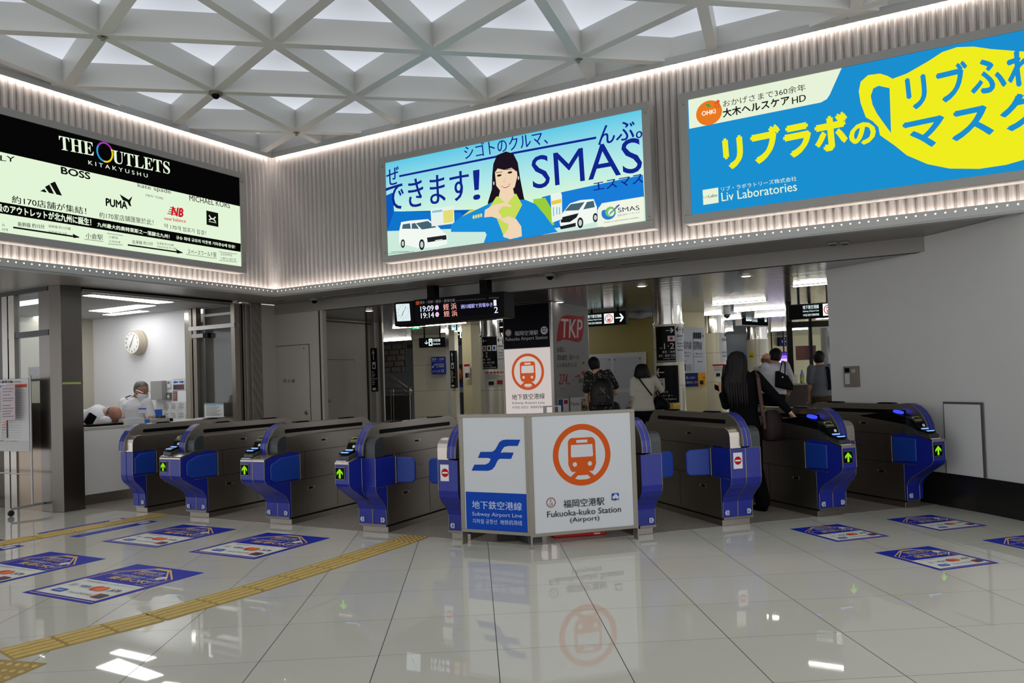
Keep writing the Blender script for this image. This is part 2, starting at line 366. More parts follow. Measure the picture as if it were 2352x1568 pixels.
# --- soffit and inner ceilings
s = MB()
s.prism([(-.1, .1), (12, .1), (12, .95), (-1.0, .95), (-1.30, -2.58), (-6, -2.58), (-6, -7.2), (-.1, -7.2)], 'z', 2.757, 2.85, SOFF)
s.box(-1.0, 12, .95, .99, 2.60, 2.85, SOFF)
struct(buildK(s, 'ceiling_soffit'), 'grey soffit along the bottom of the sign walls')
CC = grid_lines('concourse_ceiling', (.50, .49, .47), (.05, .05, .05), (1.075, 3.4, 9), .022, (0, 1), .16, .55, (4.60, 3.28, 0), bump=.16)
s = MB().box(-7.3, 14, .99, 26, 2.601, 2.75, CC).box(-1, 12, .99, 1.03, 2.597, 2.6, DARKL)
struct(buildK(s, 'ceiling_concourse'), 'reflective panelled ceiling of the inner concourse')
tubes = [at(1480, 660, 5.227)(*p)+at(1480, 660, 5.227)(*q) for p, q in (((815, 200), (1460, 155)), ((1075, 280), (1715, 235)), ((960, 378), (1155, 362)), ((880, 524), (1060, 512)), ((1515, 515), (1975, 493)), ((2060, 370), (2260, 360)))]
tubes += [at(840, 660, 4.9)(*p)+at(840, 660, 4.9)(*q) for p, q in (((320, 453), (1115, 388)), ((175, 600), (525, 580)), ((830, 495), (1400, 460)))]
TUBEM = em((1, .985, .95), TUBE, True)
def tube_light(a0, a1, b, z=2.6):
    q = thingK('tube_light', 'slim white tube light in the concourse ceiling', 'ceiling light', (a0+a1)/2, b, z, 'tube lights in the concourse ceiling')
    l = abs(a1-a0)/2
    MB().box(-l-.03, l+.03, -.03, .03, -.008, 0, WHITEP).build('housing', q); MB().box(-l, l, -.018, .018, -.020, -.008, TUBEM).build('tube', q)
for x0, y0, x1, y1 in tubes:
    p, q = toK(onz(x0, y0, 2.6)), toK(onz(x1, y1, 2.6)); tube_light(p.x, q.x, (p.y+q.y)/2)
for a0, b in ((3.6, 7.2), (6.6, 3.2), (1.0, 4.6), (4.9, 8.8), (0.6, 8.2), (2.2, 11.5), (8.2, 9.5), (-4.6, 6.4), (-4.2, 9.4)): tube_light(a0, a0+1.0, b)  # extra tubes added to brighten the concourse and the gates
sl = struct(buildK(MB().box(-7, 16, 26, 26.2, 0, 2.75, mat('far_wall', (.62, .60, .55), .5)), 'wall_back'))
struct(buildK(MB().box(-7.4, -7.2, .2, 26, 0, 2.75, mat('far_wall2', (.60, .59, .55), .5)), 'wall_side'))

# --- walls with the steel fire doors
DOORP = mat('fire_door_paint', (.66, .635, .60), .38)
w = MB().box(-1.06, -.075, .97, 1.05, 0, 2.62, DOORP).box(-.075, -.052, .96, 1.05, 0, 2.62, DARKL).box(-.05, 0.0, .965, 1.05, 0, 2.62, DOORP)
struct(buildK(w, 'wall_fire'), 'grey painted steel wall holding the fire door')
d = thingK('fire_door', 'grey steel fire door with small black lettering and a round handle', 'door', -.70, .97, 0)
c = kb_canvas(.955, (-.70, .97, 0))
leaf = MB().box(-.42, .405, -.014, 0, .02, 2.085, DOORP).build('door_leaf', d, bevel=.003)
MB().box(-.428, .413, -.004, 0, 0, 2.094, DARKL).build('gap', d)
for z in (1.70, 1.05): MB().box(-.452, -.428, -.03, -.004, z-.07, z+.07, mat('hinge_metal', (.30, .28, .26), .4, .7)).build('hinge', d)
MB().lathe([(.034, 0), (.034, -.012), (.024, -.016), (.010, -.017)], STEEL, (.335, -.014, 1.02), 20, 'y').build('door_handle', leaf, smooth=True)
c.step = .0005; [c.box_text(g_, (651+9.4*i, 879), (658.5+9.4*i, 878.6), (651+9.4*i, 870.5), ink((.10, .09, .08))) for i, g_ in enumerate('防火扉')]
c.mb.box(.30, .315, -.02, -.012, 2.02, 2.035, DARKL); c.done('lettering', leaf)
w = MB().box(-1.16, -1.06, 1.05, 3.42, 0, 2.60, DOORP).box(-1.06, -1.045, 3.27, 3.31, 0, 2.6, DARKL).box(-1.06, -1.045, 1.9, 3.42, 2.56, 2.578, DARKL).box(-1.12, -.98, 3.42, 3.60, 0, 2.6, DOORP)
struct(buildK(w, 'wall_passage'), 'grey steel side wall of the passage with an inspection hatch')
p0 = ona(748, 826, -1.06); p1 = ona(814, 827, -1.06)
d = thingK('hatch_door', 'flush grey steel hatch in the passage wall with paired round knobs', 'door', -1.06, p0.y, .02)
leaf = MB().box(0, .012, .005, p1.y-p0.y-.005, 0, p0.z-.02, DOORP).build('door_leaf', d, bevel=.002); MB().box(0, .004, -.006, p1.y-p0.y+.006, -.01, p0.z-.012, DARKL).build('gap', d)
for px_ in (742, 756):
    q = ona(px_, 920, -1.045); MB().lathe([(.03, 0), (.03, .014), (.02, .02), (.006, .022)], STEEL, (.012, q.y-p0.y, q.z-.02), 18, 'x').build('knob', leaf, smooth=True)

# --- white curved wall on the far side of the gates, with its dark base and hatch
cv = [(5.062, 5.25)] + [(4.885-.1154*t_-.0775*t_*max(t_, 0), 6.784+t_) for t_ in [k_*.094 for k_ in range(-6, 25)]]
pl = cv + [(4.30, 9.12), (6.2, 8.9), (6.6, 5.3)]
struct(MB().prism(pl, 'z', .33, 2.755, WALLW).build('wall_white', smooth=True), 'plain white wall panel beside the last ticket gate')
pb = [(p[0]-.012, p[1]-.002) for p in cv]+[(4.25, 9.10)]+pl[len(cv)+1:]
struct(MB().prism(pb, 'z', 0, .335, mat('dark_base', (.15, .145, .14), .22, .4)).build('baseboard_white', smooth=True), 'dark steel skirting of the white wall')
nW = Vector((.98, .203, 0)).normalized(); PW = Vector((4.764, 7.413, 0)); uW = Vector((nW.y, -nW.x, 0))
def onW(x, y): q = hit(x, y, PW, nW)-PW; return q.dot(uW), q.z
RW_ = math.atan2(uW.y, uW.x)
q0 = onW(2168, 922); q1 = onW(2258, 925)
d = thing('wall_hatch', 'flush white access hatch outlined in grey in the white wall', 'hatch', PW+uW*q0[0], RW_)
lw = q1[0]-q0[0]; MB().box(0, lw, -.013, .0, .34, q0[1], mat('grey_gap', (.30, .29, .28), .5)).build('frame', d); MB().box(.012, lw-.022, -.016, .0, .34, q0[1]-.022, WALLW).build('door_leaf', d)
q0 = onW(1941, 882); q1 = onW(1968, 846)
q0 = (q0[0], 1.17); q0b = hit(1941, 866, Vector((4.44, 8.56, 0)), Vector((.92, .40, 0)).normalized()); 
d = thing('wall_plate', 'small steel intercom plate with black and white stickers on the white wall', 'wall plate', (q0b.x-.01, q0b.y-.01, q0b.z-.11), math.atan2(-.92, .40))
MB().box(0, .20, -.018, .02, 0, .235, mat('plate_metal', (.50, .46, .42), .4, .5)).build('plate', d, bevel=.003)
MB().box(.02, .085, -.020, -.018, .165, .215, BLACK).build('display', d); MB().box(.02, .085, -.020, -.018, .03, .15, ink((.75, .74, .72))).build('card', d); MB().box(.115, .165, -.020, -.018, .16, .20, ink((.66, .64, .60))).build('switch', d)

# ================================================================== the three backlit billboards
FRAME = mat('billboard_frame', (.58, .575, .56), .4, .35)
def billboard(axis, lo, hi, label):
    """lo, hi: extent along the wall; face 3.08..4.29, outer 3.0..4.37"""
    mid = (lo+hi)/2; w = (hi-lo)/2
    if axis == 'a': root = (mid, -.1, 3.0); d = thingK('billboard', label, 'billboard', *root); M = Matrix.Identity(4)
    else: root = (.1, mid, 3.0); d = thingK('billboard', label, 'billboard', *root); M = Matrix.Rotation(R(90), 4, 'Z')
    m = MB()
    m.box(-w, w, .005, .19, 0, 1.375, FRAME, M)
    for x0, x1, z0, z1 in ((-w, w, 0, .082), (-w, w, 1.293, 1.375), (-w, -w+.085, .082, 1.293), (w-.085, w, .082, 1.293)): m.box(x0, x1, -.012, .005, z0, z1, FRAME, M)
    fr = m.build('frame', d, bevel=.004)
    for x in (-w+.042, w-.042):
        for z in (.12, 1.25): MB().lathe([(.012, -.0125), (.012, -.018), (.004, -.019)], STEELD, (x, 0, z), 10, 'y', M).build('screw', fr)
    c = (kb_canvas(-.1, root) if axis == 'a' else ka_canvas(.1, root)); c.w = w-.085; return d, c
CAP = {'L': (.082, 1.293)}
def face(c, m): c.rect(-c.w, .082, c.w, 1.293, m)
def grad_em(name, stops, axis, lo, hi, s=1.0):
    m = bpy.data.materials.new(name); m.use_nodes = True; nt = m.node_tree; nt.nodes.clear(); L = nt.links.new
    o = nt.nodes.new('ShaderNodeOutputMaterial'); e = nt.nodes.new('ShaderNodeEmission'); L(e.outputs[0], o.inputs[0]); e.inputs[1].default_value = s
    tc = nt.nodes.new('ShaderNodeTexCoord'); sp = nt.nodes.new('ShaderNodeSeparateXYZ'); L(tc.outputs['Object'], sp.inputs[0])
    mr = nt.nodes.new('ShaderNodeMapRange'); mr.inputs[1].default_value = lo; mr.inputs[2].default_value = hi; L(sp.outputs[axis], mr.inputs[0])
    r = nt.nodes.new('ShaderNodeValToRGB'); L(mr.outputs[0], r.inputs[0]); L(r.outputs[0], e.inputs[0])
    while len(r.color_ramp.elements) < len(stops): r.color_ramp.elements.new(.5)
    for el, (p, c) in zip(r.color_ramp.elements, stops): el.position = p; el.color = lin(c)
    return m
V = at(800, 0, 2.94)
# --- car leasing advert
d, c = billboard('a', 2.06, 5.726, 'backlit blue advert with a woman in a blue jacket and two white cars')
face(c, grad_em('sky_print', [(0, 'c8f2d8'), (.35, 'd8f8dc'), (.6, 'b4ecec'), (1, '62cdea')], 2, .1, 1.29, .97))
NAVY = em('12268c', 1.0)
Y = lambda *p: [V(*q) for q in p]
def quad_u(u0, v0, u1, v1, m): c.rect(u0, v0, u1, v1, m)
c.poly(Y((255, 1320), (300, 1300), (310, 1430), (330, 1428), (850, 1415), (930, 1470), (930, 1567), (262, 1567)), em('0a5fc4', .95))
c.poly([V(262, 1560), V(310, 1430), (900, 485), (1060, 489), (1100, 560), (893, 585)], em('1078d0', .95))
c.poly([V(262, 1560), (893, 587), (1477, 508), V(1990, 1490), V(1700, 1440), V(1400, 1530), V(700, 1545)], em('cfeee0', .97))
c.poly(Y((1310, 1330), (1430, 1300), (1990, 1180), (1998, 1330), (1690, 1400), (1680, 1480), (1400, 1540), (1240, 1480)), em('1a80dc', .95))
c.poly(Y((1250, 1345), (1330, 1335), (1390, 1440), (1390, 1520), (1250, 1520)), em('9ed23c', .95)); c.poly(Y((820, 1420), (960, 1400), (960, 1480), (720, 1500)), em('e4e04a', .95))
c.line(Y((345, 1190), (1050, 1048)), .026, NAVY); c.line(Y((1100, 1037), (1675, 930)), .026, NAVY)
bt = lambda t, a, b, e, m, bo=0.0: c.box_text(t, V(*a), V(*b), V(*e), m, bo)
bt('シゴトのクルマ、', (790, 1078), (1350, 970), (780, 985), NAVY, .015)
bt('んぶ。', (1690, 985), (1985, 930), (1690, 855), NAVY, .02)
bt('ぜ', (262, 1258), (345, 1240), (258, 1140), NAVY, .02)
bt('できます', (262, 1428), (820, 1345), (255, 1240), NAVY, .02); bt('！', (850, 1352), (890, 1346), (846, 1152), NAVY, .02)
bt('SMAS', (1250, 1280), (1990, 1160), (1236, 1060), NAVY)
bt('エスマス', (1660, 1295), (1995, 1235), (1655, 1235), NAVY, .02)
def car(pts_body, wheels, glass_, m=em('f4fbf4', .98)):
    c.poly(pts_body, m)
    for g_ in glass_: c.poly(g_, em('4a6a78', .9))
    for (x, y), r in wheels:
        u, v = c.uv((x, y)); c.ell((u, v), r*.62, r, em('1a1e22', 1)); c.ell((u, v), r*.36, r*.6, em('c8ccd0', 1))
Z5 = at(800, 533, 2.94)
car([V(345, 1567), V(360, 1500), V(420, 1490), V(540, 1480), V(610, 1530), Z5(650, 5), Z5(672, 20), Z5(670, 80), Z5(600, 100), Z5(480, 110), Z5(345, 75)], [(Z5(372, 78), .055), (Z5(500, 85), .068)], [[V(365, 1545), V(372, 1515), V(420, 1508), V(425, 1545)], [V(432, 1545), V(432, 1510), V(455, 1506), V(480, 1545)], [V(460, 1508), V(540, 1492), V(600, 1535), V(500, 1550)]])
c.poly([Z5(535, 38), Z5(665, 20), Z5(668, 50), Z5(540, 70)], em('20262a', 1)); c.poly([Z5(590, 55), Z5(640, 48), Z5(640, 58), Z5(590, 66)], em('d8dcd8', 1))
car(Y((1430, 1500), (1450, 1440), (1500, 1375), (1570, 1352), (1660, 1345), (1682, 1400), (1685, 1480), (1660, 1500), (1560, 1530), (1440, 1545)), [(V(1570, 1505), .06), (V(1672, 1470), .05)], [Y((1465, 1425), (1505, 1380), (1600, 1365), (1560, 1420)), Y((1590, 1415), (1615, 1365), (1660, 1357), (1668, 1400))])
c.poly(Y((1438, 1470), (1560, 1440), (1545, 1470), (1500, 1500), (1440, 1505)), em('1c2226', 1)); c.poly(Y((1430, 1530), (1540, 1505), (1540, 1530), (1440, 1550)), em('1c2226', 1))
c.poly(Y((560, 1412), (718, 1390), (722, 1510), (568, 1530)), em('eaf4ee', .97)); c.poly(Y((645, 1425), (712, 1415), (715, 1500), (650, 1508)), em('e8e27a', .95)); c.poly(Y((572, 1425), (640, 1416), (640, 1430), (572, 1439)), em('7fc8e0', .95))
c.poly(Y((1370, 1312), (1440, 1298), (1447, 1320), (1450, 1480), (1380, 1505)), em('eef6ee', .97)); c.poly(Y((1375, 1360), (1442, 1345), (1443, 1370), (1378, 1385)), em('f0d040', .95))
for x in (1390, 1412, 1430): c.line(Y((x, 1400), (x+2, 1470-(x % 3)*10)), .012, em('6ac4e4', .95))
# woman (flat print): hair, jacket, shirt, neck, face, hands
HAIR, SKIN, JKT, SHIRT = em('1c1420', 1), em('f3d9b8', .97), em('1a90dc', .97), em('c8e05a', .97)
c.poly(Y((985, 1110), (1010, 1050), (1070, 1025), (1120, 1040), (1150, 1100), (1165, 1200), (1190, 1330), (1203, 1380), (1150, 1412), (1090, 1380), (1010, 1350), (950, 1395), (948, 1370), (975, 1280), (978, 1180)), HAIR)
c.poly([V(940, 1385), V(1010, 1350), V(1200, 1350), V(1270, 1380), V(1330, 1450), V(1400, 1545), Z5(1420, 0), Z5(1180, 45), Z5(920, 75), Z5(940, 20), V(930, 1567), Z5(700, 0), V(700, 1520), V(760, 1470)], JKT)
c.poly([V(1005, 1330), V(1140, 1310), V(1180, 1385), V(1130, 1480), V(1130, 1567), Z5(1150, 40), Z5(1060, 40), V(1010, 1480), V(960, 1400)], SHIRT)
c.poly(Y((1035, 1270), (1115, 1262), (1128, 1320), (1075, 1380), (1022, 1330)), SKIN)
c.poly(Y((995, 1150), (1015, 1110), (1080, 1095), (1140, 1120), (1148, 1190), (1130, 1265), (1085, 1305), (1040, 1300), (1005, 1255)), SKIN)
c.poly(Y((990, 1175), (1000, 1095), (1060, 1060), (1130, 1075), (1150, 1150), (1140, 1160), (1110, 1135), (1060, 1150), (1015, 1140)), HAIR)
for x, y in ((1026, 1187), (1098, 1167)): u, v = c.uv(V(x, y)); c.ell((u, v), .032, .013, em('2a1c1c', 1)); c.line([V(x-26, y-18), V(x+22, y-24)], .007, em('5a4030', 1))
c.line(Y((1062, 1205), (1056, 1230), (1070, 1232)), .005, em('d8a888', 1))
c.poly(Y((1035, 1258), (1068, 1255), (1102, 1240), (1090, 1264), (1062, 1274)), em('d86a6a', 1)); c.poly(Y((1042, 1259), (1068, 1257), (1096, 1245), (1086, 1258), (1062, 1266)), em('fbf4ee', 1))
for x, y in ((990, 1240), (1156, 1205)): u, v = c.uv(V(x, y)); c.ell((u, v), .008, .022, em('f0e8d0', 1))
c.poly([V(930, 1420), V(990, 1385), V(1070, 1368), V(1112, 1392), V(1105, 1400), V(1060, 1395), V(1020, 1430), V(1045, 1470), V(1040, 1485), V(975, 1465), V(925, 1470)], SKIN)
c.poly([V(1035, 1480), V(1090, 1462), V(1140, 1480), V(1175, 1530), Z5(1180, 30), Z5(1100, 50), Z5(1050, 30), V(1085, 1550), V(1090, 1515), V(1040, 1495)], SKIN)
for x, y in ((1060, 1395), (1050, 1410), (1045, 1478), (1060, 1490)): c.line(Y((x, y), (x-28, y+14)), .004, em('d2a98a', 1))
for k in range(4): u, v = c.uv(V(855+k*17, 1468-k*4)); c.ell((u, v), .016, .024, em('d8d890', 1))
c.poly(Y((1690, 1420), (1720, 1375), (2000, 1330), (2004, 1490), (1740, 1535), (1690, 1530)), em('f2f8e4', .98))
u, v = c.uv(V(1765, 1440)); c.ell((u, v), .085, .075, em('2a7ad0', 1), a0=150, a1=400); c.ell((u+.02, v+.01), .06, .055, em('70c46a', 1)); c.ell((u+.03, v-.0), .035, .04, em('e8f4d8', 1)); c.line(Y((1775, 1445), (1838, 1385)), .016, em('3a4ac0', 1)); c.line(Y((1770, 1455), (1826, 1388)), .01, em('8a8e90', 1))
bt('SMAS', (1830, 1438), (1975, 1420), (1826, 1408), em('18204a', 1)); bt('住友三井オートサービス', (1826, 1465), (1975, 1442), (1826, 1452), em('3a4470', 1)); bt('invite to new business mobility.', (1738, 1512), (1972, 1478), (1736, 1500), em('4a5040', 1))
for k, (a_, b_) in enumerate(((300, 420), (280, 455))): c.line([Z5(a_, 136+k*12), Z5(b_, 132+k*10-(8 if k else 0))], .006, em('6a8a80', 1))
c.done('artwork', d)
# --- mask advert
V = at(1552, 0, 2.94); BL, YE, CR = em('1b92d4', .95), em('f2f01e', .97), em('eaf6dc', .97)
d, c = billboard('a', 6.06, 9.73, 'backlit bright blue advert with a large yellow face mask shape')
face(c, BL)
c.poly(Y((85, 672), (1125, 450), (1040, 640), (1020, 670), (980, 692), (92, 870)), CR)
u, v = c.uv(V(225, 762)); c.ell((u, v), .135, .128, em('e87a22', 1)); c.poly(Y((200, 705), (225, 700), (240, 722), (215, 722)), em('4a9a3a', 1)); bt('OHKI', (178, 783), (270, 765), (176, 754), em('fff4e6', 1), .03)
for x, y, r in ((285, 688, .02), (268, 700, .012), (292, 705, .012), (270, 720, .013), (290, 722, .01)): u, v = c.uv(V(x, y)); c.ell((u, v), r, r, em('e0602a', 1))
BK = em('1a1c18', 1)
bt('おかげさまで360余年', (322, 725), (880, 612), (318, 680), BK); bt('大木ヘルスケア', (322, 795), (770, 705), (318, 738), BK, .03); bt('HD', (788, 705), (880, 682), (786, 660), BK, .02)
bt('リブラボ', (340, 1140), (1165, 985), (322, 925), YE, .05); bt('の', (1182, 985), (1345, 960), (1178, 850), YE, .045)
# yellow mask with its ear loop
top = [(1465, 535), (1560, 500), (1700, 420), (1800, 355), (1900, 322), (2010, 318), (2130, 335), (2352, 352)]
bot = [(2352, 1080), (2230, 1115), (2050, 1142), (1850, 1140), (1700, 1110), (1560, 1050), (1480, 985), (1380, 915)]
c.poly([V(*p) for p in top+[(2700, 330), (2760, 700), (2620, 980)]+bot+[(1370, 860), (1330, 820), (1285, 795), (1250, 700), (1237, 620), (1250, 555), (1300, 510), (1380, 500), (1430, 515)]], YE)
c.poly(Y((1445, 598), (1370, 582), (1335, 600), (1318, 650), (1330, 710), (1360, 770), (1410, 840), (1455, 900)), BL)
bt('リブふわ', (1575, 745), (2480, 545), (1550, 515), BL, .03); bt('マスク', (1560, 1020), (2480, 840), (1540, 810), BL, .035)
bt('リブ・ラボラトリーズ株式会社', (312, 1295), (820, 1222), (308, 1265), CR); bt('Liv Laboratories', (315, 1362), (822, 1290), (310, 1304), CR, .008)
c.poly(Y((185, 1285), (290, 1268), (293, 1370), (190, 1386)), CR); bt('Liv', (192, 1342), (222, 1337), (191, 1325), em('8a9a8a', 1)); bt('Labo', (226, 1338), (285, 1328), (225, 1318), em('5a6a5a', 1), .02)
c.done('artwork', d)
# --- outlet advert
V = at(0, 0, 2.94); V2 = at(0, 533, 2.94); PL = em('e6f8da', .97); K = em('10120f', 1); KB = em('060606', 1.0)
d, c = billboard('b', -4.275, -.607, 'backlit black and cream advert listing shops of an outlet mall')
face(c, PL); vb = c.uv(V(0, 985))[1]; c.rect(-c.w, .905, c.w, 1.293, KB)
bt2 = lambda t, a, b, e, m, bo=0.0: c.box_text(t, V2(*a), V2(*b), V2(*e), m, bo)
bt('𝐓𝐇𝐄', (402, 1008), (634, 1052), (396, 916), PL, .004); bt('𝐔𝐓𝐋𝐄𝐓𝐒', (762, 1100), (1148, 1178), (758, 1010), PL, .004)
u, v = c.uv(V(707, 1028)); 
for a0, a1, cc in ((20, 160, 'a03ab0'), (150, 270, '2aa0e0'), (260, 390, 'f0d020')):
    n = 14; P_ = [(u+(.103-q)*math.cos(R(a0+(a1-a0)*i/n)), v+(.118-q)*math.sin(R(a0+(a1-a0)*i/n))) for q in (0, .020) for i in range(n+1)]
    c.raw(P_, [(i, i+1, n+2+i, n+1+i) for i in range(n)], em(cc, 1))
bt('K I T A K Y U S H U', (596, 1110), (996, 1200), (594, 1082), PL, .01)
bt('LY', (0, 1085), (98, 1095), (0, 1048), K, .01); bt('BOSS', (412, 1172), (606, 1212), (410, 1126), K, .03)
for P_ in (((268, 1290), (296, 1276), (312, 1296), (305, 1300)), ((300, 1262), (330, 1246), (362, 1310), (328, 1303)), ((335, 1240), (368, 1226), (416, 1322), (378, 1313))): c.poly(Y(*P_), K)
bt('約170店舗が集結！', (78, 1370), (580, 1450), (76, 1318), K, .015)
c.poly([(-150, 438), (551.7, 559.5), (551.7, 578.6), (-150, 466)], KB)
bt('級のアウトレットが北九州に誕生！', (-30, 1425), (612, 1525), (-32, 1372), PL, .035)
bt('九州最大的奥特莱斯之一落腳北九州！', (652, 1530), (1140, 1612), (652, 1500), PL, .025); bt2('규슈 최대 규모의 아웃렛 기타큐슈에 탄생！', (1184, 48), (1582, 112), (1184, 24), PL, .025)
bt('約170家店鋪匯聚於此！', (665, 1472), (1030, 1522), (664, 1430), K); bt('약 170개 점포가 집결！', (1102, 1540), (1385, 1590), (1102, 1508), K)
bt('PUMA', (710, 1390), (852, 1412), (708, 1340), K, .04); c.poly(Y((800, 1312), (830, 1330), (862, 1350), (886, 1326), (884, 1336), (872, 1366), (880, 1396), (866, 1390), (852, 1364), (822, 1352)), K)
bt('kate spade', (924, 1272), (1148, 1318), (922, 1236), em('3a403a', 1)); bt('NEW YORK', (978, 1326), (1098, 1350), (977, 1310), em('5a605a', 1)); bt('MICHAEL KORS', (1272, 1356), (1546, 1408), (1270, 1318), K, .008)
RD = em('c81e28', 1); bt('NB', (1150, 1452), (1226, 1466), (1158, 1398), RD, .05); [c.line(Y((1122+k*6, 1442-k*14), (1180, 1453-k*14)), .011, RD) for k in range(4)]; bt('new balance', (1102, 1486), (1246, 1506), (1100, 1462), RD, .02)
c.poly(Y((1384, 1422), (1464, 1440), (1466, 1534), (1386, 1518)), K); 
for dy in (-16, 16): c.line(Y((1402, 1470+dy), (1418, 1478), (1432, 1480), (1446, 1482+dy)), .016, PL)
c.line(Y((1400, 1496), (1450, 1506)), .008, PL)
def arrow(x0, y0, x1, y1):
    c.line([V2(x0, y0), V2(x1, y1)], .018, K); c.poly([V2(x1+10, y1+2), V2(x1-40, y1-24), V2(x1-34, y1+6)], K)
arrow(78, -30, 520, 36); arrow(852, 88, 1218, 140)
bt('新幹線 約15分', (110, 1530), (290, 1548), (108, 1498), K, .02); bt('新幹線 約15分鐘', (318, 1538), (465, 1556), (317, 1518), K); bt2('신칸센 약15분', (316, 28-18), (440, 28), (316, -12), K)
bt2('小倉駅', (568, 44), (684, 56), (566, 6), K, .01); bt2('小倉站', (722, 42), (785, 50), (721, 24), K); bt2('고쿠라역', (722, 72), (800, 82), (721, 54), K)
bt2('在来線 約13分', (882, 80), (1022, 94), (880, 54), K, .01); bt2('在来線 約13分鐘', (1048, 84), (1160, 98), (1047, 68), K); bt2('카이라이션 약 13분', (1048, 108), (1180, 122), (1047, 92), K)
bt2('スペースワールド駅', (1256, 150), (1450, 172), (1254, 116), K, .015); bt2('太空世界站', (1476, 158), (1556, 166), (1475, 142), K); bt2('스페이스월드역', (1476, 186), (1580, 198), (1475, 168), K)
bt2('站', (0, -38), (18, -36), (0, -56), K); bt2('라역', (0, -6), (38, -1), (0, -26), K)
for a_, b_ in (((556, 50), (684, 66)), ((708, 10), (816, 26)), ((716, 82), (816, 90)), ((1242, 152), (1450, 180)), ((1465, 134), (1586, 150)), ((1465, 192), (1586, 204))): c.line([V2(*a_), V2(*b_)], .006, em('6a706a', 1))
c.done('artwork', d)

# ================================================================== ticket gates
GL = 1.37                                             # plinth length
ARC = [(-.215, .745), (-.213, .80), (-.203, .85), (-.175, .91), (-.125, .97), (-.062, 1.015), (.005, 1.037)]
FRONT = [(-.030, .085), (-.035, .225), (-.055, .272), (-.10, .322), (-.15, .365), (-.178, .405), (-.188, .46), (-.185, .727)]
CONS = [(-.040, .085), (-.040, .225), (-.060, .272), (-.10, .312), (-.335, .455), (-.362, .478), (-.374, .505), (-.370, .692)]
PIPE = mat('steel_piping', (.48, .46, .44), .35, .9); SILV = mat('silver_cap', (.70, .67, .64), .26, 1.0)
GRNA = em('8ae01c', 1.0); LEDB = em('7fa8ff', 1.6); LEDC = em('3a48ff', 1.3); PLATE = ink((.72, .74, .80)); NUMC = ink((.10, .12, .30))
def side_prism(m, prof, s, x0, x1, mt): m.prism(prof, 'x', s*x0, s*x1, mt)
